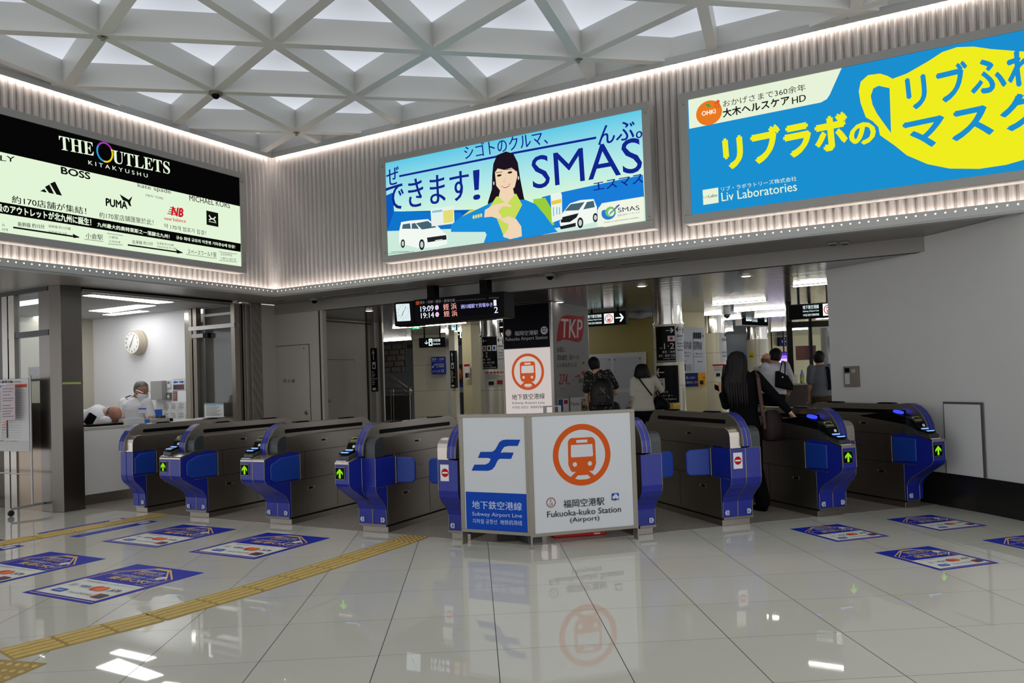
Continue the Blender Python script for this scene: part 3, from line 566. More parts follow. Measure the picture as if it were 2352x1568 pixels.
def half(g, s, kind, num, flap):
    """one side of a cabinet; s = +1 right side, -1 left side; kind: silver, dark, console, consoleplain"""
    con = kind.startswith('console'); pr = CONS if con else FRONT
    m = MB()                                           # steel shell
    body = [(-.01, .075), (1.375, .075), (1.40, .30), (1.44, .46), (1.44, .74), (1.44, .86), (1.40, .912), (-.07, .912), (-.07, .735), (.117, .735), (.117, .447), (-.01, .447)]
    side_prism(m, body, s, .0, .156, STEELD); shell = m.build('steel_shell', g, bevel=.004)
    m = MB(); side_prism(m, pr + ([(-.17, .752), (.0, .752)] if con else [(.0, .727)]) + [(.117, .727), (.117, .449), (-.0105, .449), (-.0105, .085)], s, .002, .159, BLUE); fp = m.build('front_panel', g)
    m = MB()
    for xx in (.1585, .002): m.tube([(s*xx, y, z) for y, z in pr], .0042, PIPE, 6)
    m.tube([(s*.1585, -.188, .447), (s*.1585, .117, .447)], .0035, PIPE, 6)
    m.tube([(s*.004, pr[-1][0], pr[-1][1]+.002), (s*.1585, pr[-1][0], pr[-1][1]+.002)], .004, PIPE, 6)
    m.tube([(s*.157, -.0105, .085), (s*.157, -.0105, .447)], .004, PIPE, 6)
    m.box(s*.0, s*.16, -.046, -.02, .066, .087, PIPE); m.build('piping', fp)
    cm = SILV if kind == 'silver' else CHAR
    x0 = .046
    m = MB(); side_prism(m, [(-.188, .730), (-.186, .835), (-.176, .872), (-.152, .900), (-.115, .9155), (-.072, .918), (-.06, .918), (-.06, .730)], s, x0, .160, cm); m.build('front_cap', g, bevel=.003)
    # black joints and lock plates on the steel side
    m = MB(); X = s*.1562
    for y0, y1, z in ((.14, 1.30, .735), (.14, 1.39, .447)): m.box(X-.0012, X+.0012, y0, y1, z-.0025, z+.0025, DARKL)
    for y, z0, z1 in ((.21, .45, .735), (.72, .09, .445)): m.box(X-.0012, X+.0012, y-.002, y+.002, z0, z1, DARKL)
    for y, z in ((.55, .59), (.60, .59), (.9, .59)): m.lathe([(.006, X-.001), (.006, X+.0015), (.001, X+.0016)], DARKL, (0, y, z), 8, 'x')
    m.build('panel_joint', shell)
    for y, z in ((.52, .835), (.30, .345)):
        m = MB(); m.box(X-.002, X+s*.004, y-.055, y+.055, z-.021, z+.021, STEEL).box(X, X+s*.005, y-.043, y+.018, z-.009, z+.009, BLACK).lathe([(.010, X), (.010, X+s*.007), (.003, X+s*.008)], POLISH, (0, y+.036, z), 12, 'x'); m.build('lock_plate', shell)
    # flap door with its hinge pole
    MB().tube([(s*.163, .131, .458), (s*.163, .131, .715)], .0085, PIPE, 10).build('hinge_pole', g, smooth=True)
    if flap == 'open':
        p = [(-.172, .470), (.110, .462), (.110, .712), (-.10, .706), (-.172, .655)] if not con else [(-.30, .50), (-.24, .468), (.110, .462), (.110, .712), (-.15, .706), (-.285, .655), (-.305, .62)]
        if kind == 'console': p = [(-.185, .482), (.110, .462), (.110, .712), (-.185, .706)]
        m = MB(); side_prism(m, p, s, .159, .176, FLAPB); m.build('flap', g, bevel=.012)
    elif flap:
        M = Matrix.Translation((s*.168, .145, 0)) @ Matrix.Rotation(s*R(14), 4, 'Z')
        m = MB(); w = flap; pts = [(0, .46), (w-.03, .46), (w, .49), (w, .665), (w-.03, .70), (0, .71)]
        m.prism([(s*a, b) for a, b in pts], 'y', -.02, .02, FLAPB, M); m.build('flap', g, bevel=.012)
    # number plate
    if num:
        cx = s*.118; q = [(-.022, 0), (.012, 0), (.024, .022), (.012, .044), (-.022, .044)]
        pt = [(cx+s*a, .105+b) for a, b in q]; y0 = -.043 if con else -.034
        m = MB(); m.prism(pt if s > 0 else pt[::-1], 'y', y0-.006, y0, PLATE); c = Canvas((0, y0-.006, 0), (1, 0, 0), (0, 0, 1)); c.text(num, cx-s*.004, .112, .029, NUMC, .01, 'c'); 
        m.add(c.mb.v, c.mb.f, NUMC); m.build('number_plate', fp)
    if kind == 'silver' and num in ('4', '5'):
        c = Canvas((0, -.188, 0), (1, 0, 0), (0, 0, 1)); cx = s*.085
        c.rect(cx-.048, .545, cx+.048, .690, ink((.86, .86, .86))); c.ell((cx, .618), .037, .037, ink((.72, .06, .08))); c.rect(cx-.028, .611, cx+.028, .625, ink((.9, .9, .9))); c.done('no_entry_sign', fp)
    if con:
        m = MB(); side_prism(m, [(-.376, .684), (-.376, .700), (-.366, .712), (-.18, .762), (-.05, .762), (-.05, .752), (-.17, .748), (-.362, .690)], s, .002, .161, SILV); lip = m.build('console_lip', g, bevel=.002)
    if kind == 'console':
        c0, c1 = sorted((s*.050, s*.150)); cx = (c0+c1)/2
        m = MB(); m.box(c0-.006, c1+.006, -.379, -.372, .545, .660, PIPE).box(c0, c1, -.381, -.372, .550, .655, BLACK)
        c = Canvas((0, -.381, 0), (1, 0, 0), (0, 0, 1)); c.poly([(cx-.011, .558), (cx+.011, .558), (cx+.011, .610), (cx+.036, .588), (cx+.036, .612), (cx, .648), (cx-.036, .612), (cx-.036, .588), (cx-.011, .610)], GRNA, False)
        m.add(c.mb.v, c.mb.f, GRNA); m.build('arrow_display', fp)
        m = MB(); m.box(c0, c1, -.368, -.335, .709, .7155, ink((.80, .81, .84)), Matrix.Translation((0, 0, .004)))
        [m.box(c0+.008+k*.011, c0+.016+k*.011, -.360, -.352, .7197, .7202, ink((.15, .2, .55))) for k in range(8)]; m.build('sticker', lip)
        m = MB(); side_prism(m, [(-.335, .722), (-.335, .755), (-.05, .83), (.05, .80), (.05, .75), (-.17, .755)], s, .03, .150, CHAR); m.build('console_block', g, bevel=.004)
        m = MB(); side_prism(m, [(-.315, .768), (-.315, .782), (-.205, .812), (-.182, .862), (-.165, .885), (-.108, .910), (0, .926), (.10, .958), (.20, .962), (.32, .945), (.55, .915), (.55, .905), (-.05, .84), (-.19, .79)], s, .047, .160, BLACK); rh = m.build('reader_housing', g, bevel=.004)
        m = MB(); side_prism(m, [(-.05, .74), (-.17, .79), (-.17, .83), (-.06, .895), (.02, .913), (.12, .94), (.28, .935), (.5, .912), (.5, .74)], s, .150, .158, STEELD); m.build('reader_cheek', g)
        m = MB(); sl = math.atan2(.045, .072)
        M = Matrix.Translation((cx, -.143, .8985)) @ Matrix.Rotation(R(38), 4, 'X')
        m.box(-.040, .040, -.026, .026, -.004, .004, ink((.80, .82, .30), .4), M).box(-.034, .034, -.020, .020, -.004, .0048, BLACK, M)
        m.build('fare_display', rh)
        M = Matrix.Translation((cx+.025, -.196, .835)) @ Matrix.Rotation(R(66), 4, 'X'); MB().lathe([(.015, 0), (.015, .004), (.001, .0041)], ink((.82, .83, .85)), (0, 0, 0), 16, 'z', M).build('card_mark', rh)
        m = MB()
        for y, z in ((-.300, .786), (-.235, .805)): m.box(cx-.040, cx+.040, y-.008, y+.008, z-.003, z+.006, LEDB)
        m.build('led_bar', rh)
        MB().lathe([(.05, -.012), (.05, .0), (.001, .0005)], LEDC, (0, 0, 0), 24, 'z', Matrix.Translation((cx, .085, .966)) @ Matrix.Rotation(R(17), 4, 'X')).build('touch_light', rh)
    # far end: blue panel and reader for people coming out
    m = MB(); side_prism(m, [(GL-y, z) for y, z in FRONT] + [(GL, .727), (GL-.117, .727), (GL-.117, .449), (GL+.0105, .449), (GL+.0105, .085)], s, .002, .158, BLUE); m.build('rear_panel', g)
def gate(name, label, loc, ang, L, Rr, x_off=0):
    """loc: centre of the plinth front on the floor; L / Rr = (kind, number, flap) or None"""
    g = thing('ticket_gate', label, 'ticket gate', loc, -ang, 'ticket gates')
    a = -.150 if L else -.045; b = .150 if Rr else .045
    m = MB(); m.box(a, b, 0, GL, 0, .057, STEELD).box(a+.02, b-.02, .01, GL-.01, .057, .086, DARKL); m.build('plinth', g, bevel=.003)
    sp = [ARC[0], *ARC[1:], (GL-.005, 1.037)] + [(GL-y, z) for y, z in ARC[::-1]] + [(GL+.16, .74), (-.16, .74)]
    m = MB(); m.prism(sp, 'x', -.044, .044, STEELD); spine = m.build('spine', g, bevel=.004)
    m = MB()
    for k, (x0, x1, mt, e) in enumerate(((-.040, .040, BLUE, .004), (-.043, -.038, PIPE, .006), (-.003, .003, PIPE, .006), (.038, .043, PIPE, .006))):
        P = ARC + [(.10, 1.0385)]; q = []
        for i, (y, z) in enumerate(P):
            d = Vector((P[min(i+1, len(P)-1)][0]-P[max(i-1, 0)][0], P[min(i+1, len(P)-1)][1]-P[max(i-1, 0)][1])).normalized(); q.append((y-d.y*e, z+d.x*e))
        m.prism([P[0]]+q+[P[-1]]+P[::-1][1:-1], 'x', x0, x1, mt)
    m.build('arch_stripe', spine)
    m = MB(); pts = [(.045, .948), (.055, .938), (1.325, .938), (1.335, .948), (1.335, .968), (1.325, .978), (.055, .978), (.045, .968)]
    for s, h_ in ((-1, L), (1, Rr)): m.prism(pts, 'x', s*.0435, s*.0455, BLACK)  # black plates imitate the dark interior of the slot
    m.build('slot', spine)
    for y0 in (.22, .98):
        m = MB(); m.prism([(y0, 1.036), (y0+.03, 1.050), (y0+.20, 1.050), (y0+.23, 1.036)], 'x', -.035, .035, BLACK); m.build('sensor_pad', spine)
    if not (L and Rr):
        s = -1 if Rr else 1; m = MB(); m.prism(FRONT+[(.0, .727), (GL, .727), (GL, .085)], 'x', s*.0, s*.045, STEELD); m.build('closing_plate', g)
        m = MB(); m.prism([FRONT[0]]+[(y-.004, z) for y, z in FRONT]+[FRONT[-1]]+[(y+.01, z) for y, z in FRONT[::-1]], 'x', -.045, .045, BLUE); m.build('front_strip', g)
    if L: half(g, -1, *L)
    if Rr: half(g, 1, *Rr)
    return g
AL, AR = R(30), R(-15.5)
def centre(px, py, ang, dx):
    P = onz(px, py); return P + Vector((math.cos(ang), -math.sin(ang), 0))*dx
gate('g1', 'single blue and steel ticket gate beside the white staff counter', centre(338.7, 1177, AL, -.150), AL, None, ('silver', '1', 'open'))
gate('g2', 'blue ticket gate marked 1 and 2 with a green arrow', centre(480, 1189, AL, -.150), AL, ('console', '1', 'open'), ('consoleplain', '2', 'open'))
gate('g3', 'blue ticket gate marked 2 and 3 with a green arrow', centre(670.3, 1205, AL, -.150), AL, ('console', '2', 'open'), ('consoleplain', '3', 'open'))
gate('g4', 'blue ticket gate marked 3 and 4 with one flap closed', centre(892, 1223.5, AL, -.150), AL, ('console', '3', 'open'), ('dark', '4', .19))
gate('g45', 'blue ticket gate with a no entry sticker just behind the folding sign', centre(1038.5, 1237, AL, .150), AL, ('silver', '4', .36), None)
gate('g5', 'blue ticket gate marked 5 with a charcoal cap half hidden by the folding sign', centre(1500.3, 1225, AR, -.150), AR, None, ('dark', '5', .34))
gate('g56', 'blue ticket gate marked 5 and 6 with a no entry sticker', centre(1659.5, 1208.5, AR, .150), AR, ('silver', '5', .23), ('dark', '6', 'open'))
gate('g67', 'blue ticket gate marked 6 and 7 with a lit blue touch pad', centre(1879, 1187, AR, .150), AR, ('console', '6', 'open'), ('silver', '7', 'open'))
gate('g7', 'last blue ticket gate by the white wall with a green arrow', centre(2080, 1166.4, AR, .150), AR, ('console', '7', 'open'), None)

# ================================================================== floor decals and tactile paving
DB, DW, DO = mat('decal_blue', (.075, .145, .60), .55, spec=.15), mat('decal_white', (.80, .81, .78), .55, spec=.2), mat('decal_gold', (.84, .68, .36), .55, spec=.2)
def decal(label, cx, cy, ang, w, l):
    d = thing('floor_decal', label, 'floor sticker', (cx, cy, .0002), -ang, 'tap to ride floor stickers')
    MB().box(-w/2, w/2, -l/2, l/2, 0, .0012, DB).build('sheet', d)
    c = Canvas((0, 0, .0012), (1, 0, 0), (0, 1, 0), d0=.0002, step=.00012); T = lambda a: (w*a[0], l*a[1])
    P = lambda pts, m: c.poly([T(p) for p in pts], m, False)
    P([(-.46, -.465), (.46, -.465), (.46, -.455), (-.46, -.455)], DO)
    P([(-.43, -.43), (.43, -.43), (.43, -.02), (-.43, -.02)], DW)
    for k in (0, 1):
        o = k*.035
        for sg in (-1, 1): P([(sg*(.40+o), -.44), (sg*(.408+o), -.44), (sg*(.408+o), .20+o), (sg*(.40+o), .20+o)], DO); P([(sg*(.405+o), .20+o), (sg*.10, .43+o*.6), (sg*.10, .41+o*.6), (sg*(.395+o), .19+o)], DO)
        P([(-.10, .41+o*.6), (.10, .41+o*.6), (.10, .43+o*.6), (-.10, .43+o*.6)], DO)
    tx = lambda t, u, v, h, m, wd, b=.01: c.text(t, w*u, l*v, l*h, m, b, 'c', w*wd)
    tx('福岡市地下鉄', .0, .30, .06, DW, .34); tx('全駅対応!!', .02, .235, .06, DO, .40); tx('タッチ決済対応カードで', -.03, .145, .06, DW, .66); tx('乗車OK!', .04, .045, .09, DO, .56, .03)
    c.ell((w*.30, l*.22), w*.055, w*.055, DW); c.text('Touch', w*.30, l*.213, l*.014, DB, 0, 'c', w*.08)
    c.line([(w*.20, l*.10), (w*.36, l*.10), (w*.36, l*.16), (w*.24, l*.16), (w*.20, l*.10)], .006, DW, False); c.line([(w*.30, l*.03), (w*.42, l*.13)], .008, DW, False); tx('タッチ', .33, .0, .02, DW, .16)
    tx('ご利用可能なカードのブランド', 0, -.085, .03, ink((.2, .2, .3)), .72, 0)
    tx('VISA', -.12, -.22, .055, ink((.12, .16, .45)), .15, .02)
    c.ell((w*.05, l*-.195), w*.065, w*.065, ink((.80, .20, .14))); c.ell((w*.12, l*-.195), w*.065, w*.065, ink((.86, .42, .16)))
    tx('JCB', .30, -.23, .07, ink((.25, .22, .22)), .13, .04)
    c.rect(w*-.32, l*-.375, w*-.17, l*-.30, ink((.12, .36, .66))); tx('AMEX', -.245, -.355, .03, DW, .12); tx(')))', -.30, -.23, .07, ink((.4, .45, .5)), .08)
    tx('Diners', -.03, -.36, .03, ink((.5, .5, .55)), .14); tx('DISCOVER', .14, -.36, .03, ink((.35, .3, .3)), .18); c.rect(w*.27, l*-.385, w*.40, l*-.29, ink((.24, .26, .34))); c.rect(w*.27, l*-.385, w*.31, l*-.29, ink((.70, .14, .16)))
    c.done('print', d); return d
LD, RDg = R(31.6), R(-14.3)
for lab, x, y, a, w, l in (
    ('largest blue and white floor sticker lying next to the long yellow tactile strip', -2.71, 6.0, LD, .80, .92),
    ('blue floor sticker lying in front of the gate marked 1 and 2', -3.02, 7.87, LD, .80, .92),
    ('blue floor sticker lying in front of the gate marked 2 and 3', -1.96, 7.19, LD, .80, .92),
    ('blue floor sticker cut by the picture edge between the two yellow strips', -3.77, 6.69, LD, .80, .92),
    ('blue floor sticker lying straight in front of the gate marked 6 and 7', 3.11, 6.64, RDg, .52, .62),
    ('blue floor sticker lying in front of the last gate by the white wall', 4.13, 6.89, RDg, .52, .62),
    ('blue floor sticker lying by itself nearest the viewer on the empty tiles', 3.35, 5.62, RDg, .52, .62),
    ('blue floor sticker cut by the picture edge near the white wall', 4.37, 5.87, RDg, .52, .62)): decal(lab, x, y, a, w, l)
YEL = mat('tactile_yellow', (.80, .68, .36), .5, noise=.35, nscale=25)
YELB = mat('tactile_yellow_base', (.64, .53, .27), .6, noise=.3, nscale=20)
def tactile(label, pts, width, dots_at):
    """a strip along a polyline; bars along it, or dots in the listed segments"""
    m = MB(); z = .004
    for k, (a, b) in enumerate(zip(pts[:-1], pts[1:])):
        a, b = Vector((*a, 0)), Vector((*b, 0)); d = (b-a); n = int(max(1, round(d.length/.3))); ang = math.atan2(d.y, d.x); st = d.length/n
        for i in range(n):
            M = Matrix.Translation(a+d*(i/n)) @ Matrix.Rotation(ang, 4, 'Z')
            m.box(.001, st-.001, -width/2, width/2, .0005, z, YELB, M)
            if k in dots_at:
                for u in range(5):
                    for v in range(5): m.lathe([(.016, z), (.013, z+.003), (.009, z+.005)], YEL, (st*(u+.5)/5, width*(v-2)/5.2, 0), 8, 'z', M)
            else:
                for v in range(4): y = width*(v-1.5)/4.2; m.prism([(y-.018, z), (y-.012, z+.005), (y+.012, z+.005), (y+.018, z)], 'x', .012, st-.012, YEL, M)
    return tag(m.build('tactile_paving'), label, 'tactile paving', 'yellow tactile strips')
tactile('long yellow tactile strip running from the corner block to the gate marked 3 and 4', [(-2.60, 4.42), (-2.04, 5.02), (-1.60, 5.61), (-1.06, 6.45), (-.70, 7.04), (-.57, 7.29)], .27, (4,))
tactile('yellow tactile strip leading to the gate next to the staff counter', [(-5.7, 5.7), (-4.62, 7.77), (-4.05, 8.63), (-3.63, 9.26)], .27, (2,))
tactile('yellow dotted tactile block in the bottom corner of the floor', [(-2.87, 4.22), (-2.35, 4.05)], .42, (0,))
for lab, x0, y0, x1, y1, fl in (('narrow blue floor label along the far edge of the counter tactile strip', -4.48, 8.26, -3.97, 9.05, 0), ('narrow blue floor label along the near edge of the counter tactile strip', -4.02, 8.0, -3.55, 8.78, 0),
                      ('cut off narrow blue floor label beyond the counter tactile strip', -5.2, 7.20, -4.70, 8.0, 0), ('cut off narrow blue floor label on the near side of the counter tactile strip', -4.75, 6.95, -4.34, 7.66, 0)):
    d = Vector((x1-x0, y1-y0, 0)); l = d.length; o = thing('floor_label', lab, 'floor sticker', (x0, y0, .0002), math.atan2(d.y, d.x), 'narrow blue floor labels')
    MB().box(0, l, -.065, .065, 0, .0012, DB).build('sheet', o)
    c = Canvas((0, 0, .0012), (1, 0, 0), (0, 1, 0)); c.text('点字ブロックの上に立ち止まらないでください', l*.08, -.018, .035, DW, .0, 'l', l*.62); c.rect(l*.80, -.03, l*.94, .03, DW); c.done('print', o)

# ================================================================== folding sign in front of the gates
Q = at(1040, 930, 4.61)
PLf, PMf, PRf = onz(1063, 1250), onz(1222, 1262), onz(1466, 1239)
fs = thing('folding_sign', 'two panel folding sign with a blue emblem and an orange train in a ring', 'folding sign', PMf)
ORG, WPL, SBL = ink((.80, .33, .10)), mat('sign_white_sheet', (.78, .79, .80), .3), ink((.05, .26, .66))
ALU = mat('aluminium_frame', (.52, .50, .46), .38, .6)
def train_icon(c, u, v, ru, rv, col, bg, w=.19):
    c.ell((u, v), ru, rv, bg, 48); c.ring((u, v), ru, rv, w*rv, col, 56) if abs(ru-rv) < 1e-6 else c.ring((u, v), ru, rv, w*ru, col, 56)
    P = lambda pts, m: c.poly([(u+a*ru, v+b*rv) for a, b in pts], m, False)
    P([(-.20, -.52), (.20, -.52), (.52, -.78), (.42, -.82), (-.42, -.82), (-.52, -.78)], col)
    P([(-.47, .42), (-.44, .50), (-.36, .555), (.36, .555), (.44, .50), (.47, .42), (.48, -.30), (.42, -.46), (.36, -.54), (-.36, -.54), (-.42, -.46), (-.48, -.30)], col)
    P([(-.18, .39), (.20, .39), (.20, .485), (-.18, .485)], bg); P([(-.36, -.07), (.36, -.07), (.385, -.03), (.37, .33), (-.37, .33), (-.385, -.03)], bg)
    for x in (-.26, .26): c.ell((u+x*ru, v-.30*rv), .075*ru, .075*rv, bg, 20)
    P([(-.27, -.76), (-.17, -.66), (.17, -.66), (.27, -.76), (.14, -.80), (-.14, -.80)], bg)
def airport_mark(c, u, v, h, col, bg):
    c.rect(u, v, u+h*1.15, v+h, col)
    for x, y, r in ((.35, .42, .26), (.62, .62, .28), (.88, .36, .24)): c.ell((u+h*x, v+h*y), h*r, h*r, bg, 20)
    c.poly([(u-h*.2, v+h*.22), (u+h*.5, v+h*.10), (u+h*.75, v+h*.02), (u+h*.55, v-.1*h), (u+h*.3, v-.02*h), (u-.05*h, v+.1*h)], col, False)
for P0, P1, side in ((PLf, PMf, 0), (PMf, PRf, 1)):
    U = (P1-P0).normalized(); Ln = (P1-P0).length; N = U.cross(Vector((0, 0, 1)))
    O = P0-PMf; M = Matrix(((U.x, -N.x, 0, O.x), (U.y, -N.y, 0, O.y), (0, 0, 1, 0), (0, 0, 0, 1)))
    px = (lambda P0, U, N: lambda x, y: (lambda q: (q.dot(U), q.z))(hit(x, y, P0, N)-Vector((P0.x, P0.y, 0))))(P0, U, N)
    zb = px(*Q(480, 1365 if side == 0 else 1330))[1] if side == 0 else px(*Q(1400, 1352))[1]
    m = MB(); z1 = 1.128
    for x0, x1, a, b in ((.004, Ln-.004, zb, zb+.028), (.004, Ln-.004, z1-.028, z1), (.004, .034, zb+.028, z1-.028), (Ln-.034, Ln-.004, zb+.028, z1-.028)): m.box(x0, x1, -.004, .022, a, b, ALU, M)
    m.build('panel_frame', fs, bevel=.002)
    c = Canvas(O, U, (0, 0, 1), px=px, d0=-.0015)
    c.rect(.030, zb+.026, Ln-.030, z1-.026, WPL)
    c.mb.box(.02, Ln-.02, .004, .018, zb+.02, z1-.02, WPL, M)
    T = lambda t, a, b, e, m, bo=0.0: c.box_text(t, Q(*a), Q(*b), Q(*e), m, bo)
    if side == 0:
        c.poly([Q(*p) for p in ((135, 915), (795, 942), (804, 1362), (147, 1325))], SBL)
        c.poly([Q(*p) for p in ((715, 366), (560, 365), (520, 372), (490, 395), (470, 435), (445, 475), (415, 494), (292, 495), (265, 560), (375, 560), (398, 568), (395, 585), (380, 612), (345, 629), (228, 630), (198, 694), (375, 696), (415, 683), (445, 650), (465, 605), (480, 580), (500, 568), (617, 570), (645, 503), (535, 500), (508, 508), (520, 475), (545, 443), (590, 433), (688, 433))], SBL)
        LT_ = ink((.72, .78, .88)); T('地下鉄空港線', (205, 1095), (732, 1118), (203, 1010), LT_, .012); T('Subway Airport Line', (207, 1180), (733, 1205), (206, 1128), LT_); T('지하철 공항선  地铁机场线', (212, 1250), (735, 1275), (211, 1200), LT_)
    else:
        cu, cv = px(*Q(1368, 525)); r_ = (px(*Q(1368, 198))[1]-px(*Q(1368, 852))[1])/2
        train_icon(c, cu, cv, r_, r_, ORG, WPL)
        ku, kv = px(*Q(1040, 1031)); RDK = ink((.60, .16, .16)); BKI = ink((.08, .08, .09)); c.ring((ku, kv), .041, .041, .006, RDK); c.text('K', ku, kv+.006, .018, BKI, 0, 'c'); c.text('13', ku, kv-.026, .024, BKI, 0, 'c')
        T('福岡空港駅', (1172, 1090), (1605, 1056), (1168, 1005), BKI, .008); T('Fukuoka-kuko Station', (1000, 1190), (1780, 1130), (998, 1125), BKI); T('(Airport)', (1243, 1255), (1552, 1230), (1240, 1190), BKI)
        au, av = px(*Q(1684, 1005)); airport_mark(c, au, av, .056, SBL, WPL)
    c.done('sign_face', fs)
    m = MB(); xx = 0 if side == 0 else Ln
    m.box(xx-.005, xx+.005, -.004, .08, 0, .17, ALU, M).box(xx-.005, xx+.005, -.004, .022, .17, 1.128, ALU, M); m.build('leg', fs)
m = MB(); m.box(-.008, .008, -.008, .008, .0, 1.13, ALU).box(-.02, .02, -.012, .012, 0, .012, ALU); m.build('leg', fs)
def floor_box(name, label, cat, px_, sz, ang, m, bevel=.008, group=None):
    P = onz(*px_); t = thing(name, label, cat, P, ang, group)
    MB().box(-sz[0]/2, sz[0]/2, 0, sz[1], 0, sz[2], m).build('block', t, bevel=bevel); return t
floor_box('base_weight', 'black rubber weight block under the blue emblem panel', 'weight', (1166, 1243), (.17, .20, .10), R(0), RUBBER)
t = thing('wedge_block', 'dark grey tilted wedge block behind the centre leg of the folding sign', 'weight', onz(1226, 1246), R(28))
MB().prism([(-.02, 0), (.16, 0), (.20, .06), (.0, .085)], 'x', -.06, .08, CHAR).build('block', t, bevel=.005)
t = thing('folded_barrier', 'folded red plastic barrier lying on the tiles behind the folding sign', 'barrier', onz(1332, 1232), R(8)); RED = mat('red_plastic', (.80, .06, .07), .35)
m = MB(); m.box(-.24, .24, .0, .30, .0, .035, RED); m.build('lower_leaf', t, bevel=.012)
MB().box(-.25, .25, -.01, .28, 0, .03, RED, Matrix.Translation((0, 0, .045)) @ Matrix.Rotation(R(6), 4, 'X') @ Matrix.Rotation(R(-4), 4, 'Y')).build('upper_leaf', t, bevel=.012)
MB().box(.13, .19, -.002, 0, .012, .026, WHITEP).build('label', t)
t = thing('rack', 'low grey metal hoop rack showing just above the folding sign', 'rack', (1.0, 7.9, 0), R(0))
qa, qb = hit(1252, 946, Vector((0, 7.9, 0)), Vector((0, 1, 0))), hit(1285, 944, Vector((0, 7.9, 0)), Vector((0, 1, 0))); zt = hit(1268, 934, Vector((0, 7.9, 0)), Vector((0, 1, 0))).z
m = MB(); [m.box(x-.016, x+.016, -.02, .02, 0, zt, GREYM) for x in (qa.x-1.0, qb.x-1.0)]; m.box(qa.x-1.016, qb.x-.984, -.012, .012, zt, zt+.012, GREYM); m.build('hoop', t)

# ================================================================== departure board with its clock
root = (2.55, .60, 2.235); db = thingK('departure_board', 'black hanging train departure board with a square lit clock', 'departure board', *root)
S = at(890, 660, 7.84); c = kb_canvas(.6, root)
x0 = onb(906, 715, .6).x-root[0]; x1 = onb(1157, 700, .6).x-root[0]; xs = onb(951, 712, .6).x-root[0]
MB().box(xs, x1, 0, .29, .0, .335, BLACK).build('cabinet', db, bevel=.008); MB().box(x0, xs+.002, -.012, .29, -.012, .325, BLACK).build('clock_case', db, bevel=.018)
for x in (-.30, .55): MB().box(x-.06, x+.06, .08, .20, .335, .522, BLACK).build('hanger', db)
c.d = .0135; CLK = em('e2f2f4', .95); c.poly([S(*p) for p in ((170, 302), (395, 290), (405, 300), (428, 590), (420, 600), (195, 612), (185, 605), (158, 315))], CLK)
cu, cv = c.uv(S(295, 445)); rr_ = .088
for k in range(1, 13):
    a = R(90-30*k); c.text(str(k), cu+rr_*math.cos(a), cv+rr_*math.sin(a)-.009, .018, em('1a2430', 1), 0, 'c')
c.line([S(348, 345), S(295, 455)], .006, em('10141c', 1)); c.line([S(272, 520), S(305, 430)], .009, em('10141c', 1))
c.d = .0015; WL, RL_, BLL = em('e8ecff', 1.0), em('ffb0a0', 1.0), em('b8b8ff', 1.0); DIM = em('6a6a6e', 1)
T = lambda t, a, b, e, m, bo=0.0: c.box_text(t, S(*a), S(*b), S(*e), m, bo)
c.poly([S(*p) for p in ((578, 322), (2000, 225), (2010, 465), (600, 560))], em('0a0a0f', 1.0))
c.poly([S(*p) for p in ((512, 250), (572, 246), (574, 312), (514, 316))], em('a0401c', .9))
T('博多・天神・姪浜・唐津方面', (582, 302), (1215, 256), (580, 246), DIM, .01); T('for Hakata/Tenjin/Meinohama/Karatsu', (1236, 252), (1768, 214), (1235, 228), em('505054', 1)); T('のりば/Track', (1832, 204), (2008, 192), (1830, 176), em('606064', 1))
T('19:09', (600, 440), (835, 420), (594, 340), WL, .02); T('19:14', (610, 558), (842, 540), (605, 460), WL, .02)
for (x, y) in ((893, 362), (900, 486)): u, v = c.uv(S(x, y)); c.ell((u, v), .030, .033, em('f0d0e8', 1)); c.text('各', u, v-.016, .032, em('9a8cf0', 1), 0, 'c')
T('姪 浜', (1015, 410), (1252, 390), (1008, 298), RL_, .02); T('姪 浜', (1025, 530), (1266, 515), (1018, 425), RL_, .02)
T('洲川端駅で貝塚ゆき', (1328, 385), (1900, 345), (1324, 310), BLL, .02); T('1', (1926, 332), (1966, 328), (1920, 226), WL, .02); T('2', (1932, 462), (1998, 456), (1926, 352), WL, .02)
c.done('display', db)

# ================================================================== ceiling fittings
def dome(label, P, base, kind='camera', group=None):
    t = thing('dome_camera' if kind == 'camera' else 'sprinkler', label, 'security camera' if kind == 'camera' else 'sprinkler', P, 0, group)
    if kind == 'camera':
        MB().lathe([(.075, 0), (.075, -.022), (.066, -.03)], base, n=20).build('housing', t, smooth=True); MB().lathe([(.045, -.03), (.040, -.050), (.022, -.068), (.002, -.073)], BLACK, n=16).build('lens_dome', t, smooth=True)
    else:
        MB().lathe([(.045, 0), (.045, -.006), (.030, -.010)], STEEL, n=18).build('rosette', t); MB().lathe([(.016, -.01), (.014, -.03), (.022, -.034), (.004, -.037)], STEELD, n=12).build('nozzle', t)
    return t
dome('pale dome camera under the soffit above the grey fire door', onz(722, 686, 2.757), SOFF); dome('pale dome camera under the soffit above the tall station sign', onz(1263, 630, 2.757), SOFF)
t = dome('steel dome camera fixed at a crossing of the coffer beams', Vector((*node(0, 1).xy, 4.80)), STEELD)
dome('small sprinkler where beams cross above the outlet advert', Vector((*node(0, 0).xy, 4.80)), None, 's', 'ceiling sprinklers'); dome('small sprinkler where beams cross above the corner of the sign walls', Vector((*node(0, 2).xy, 4.80)), None, 's', 'ceiling sprinklers'); dome('small sprinkler where beams cross above the car advert', Vector((*node(3, 0).xy, 4.80)), None, 's', 'ceiling sprinklers')
t = thing('smoke_detector', 'square twin detector under the soffit beside the white wall', 'detector', onz(1925, 556, 2.757), KROT)
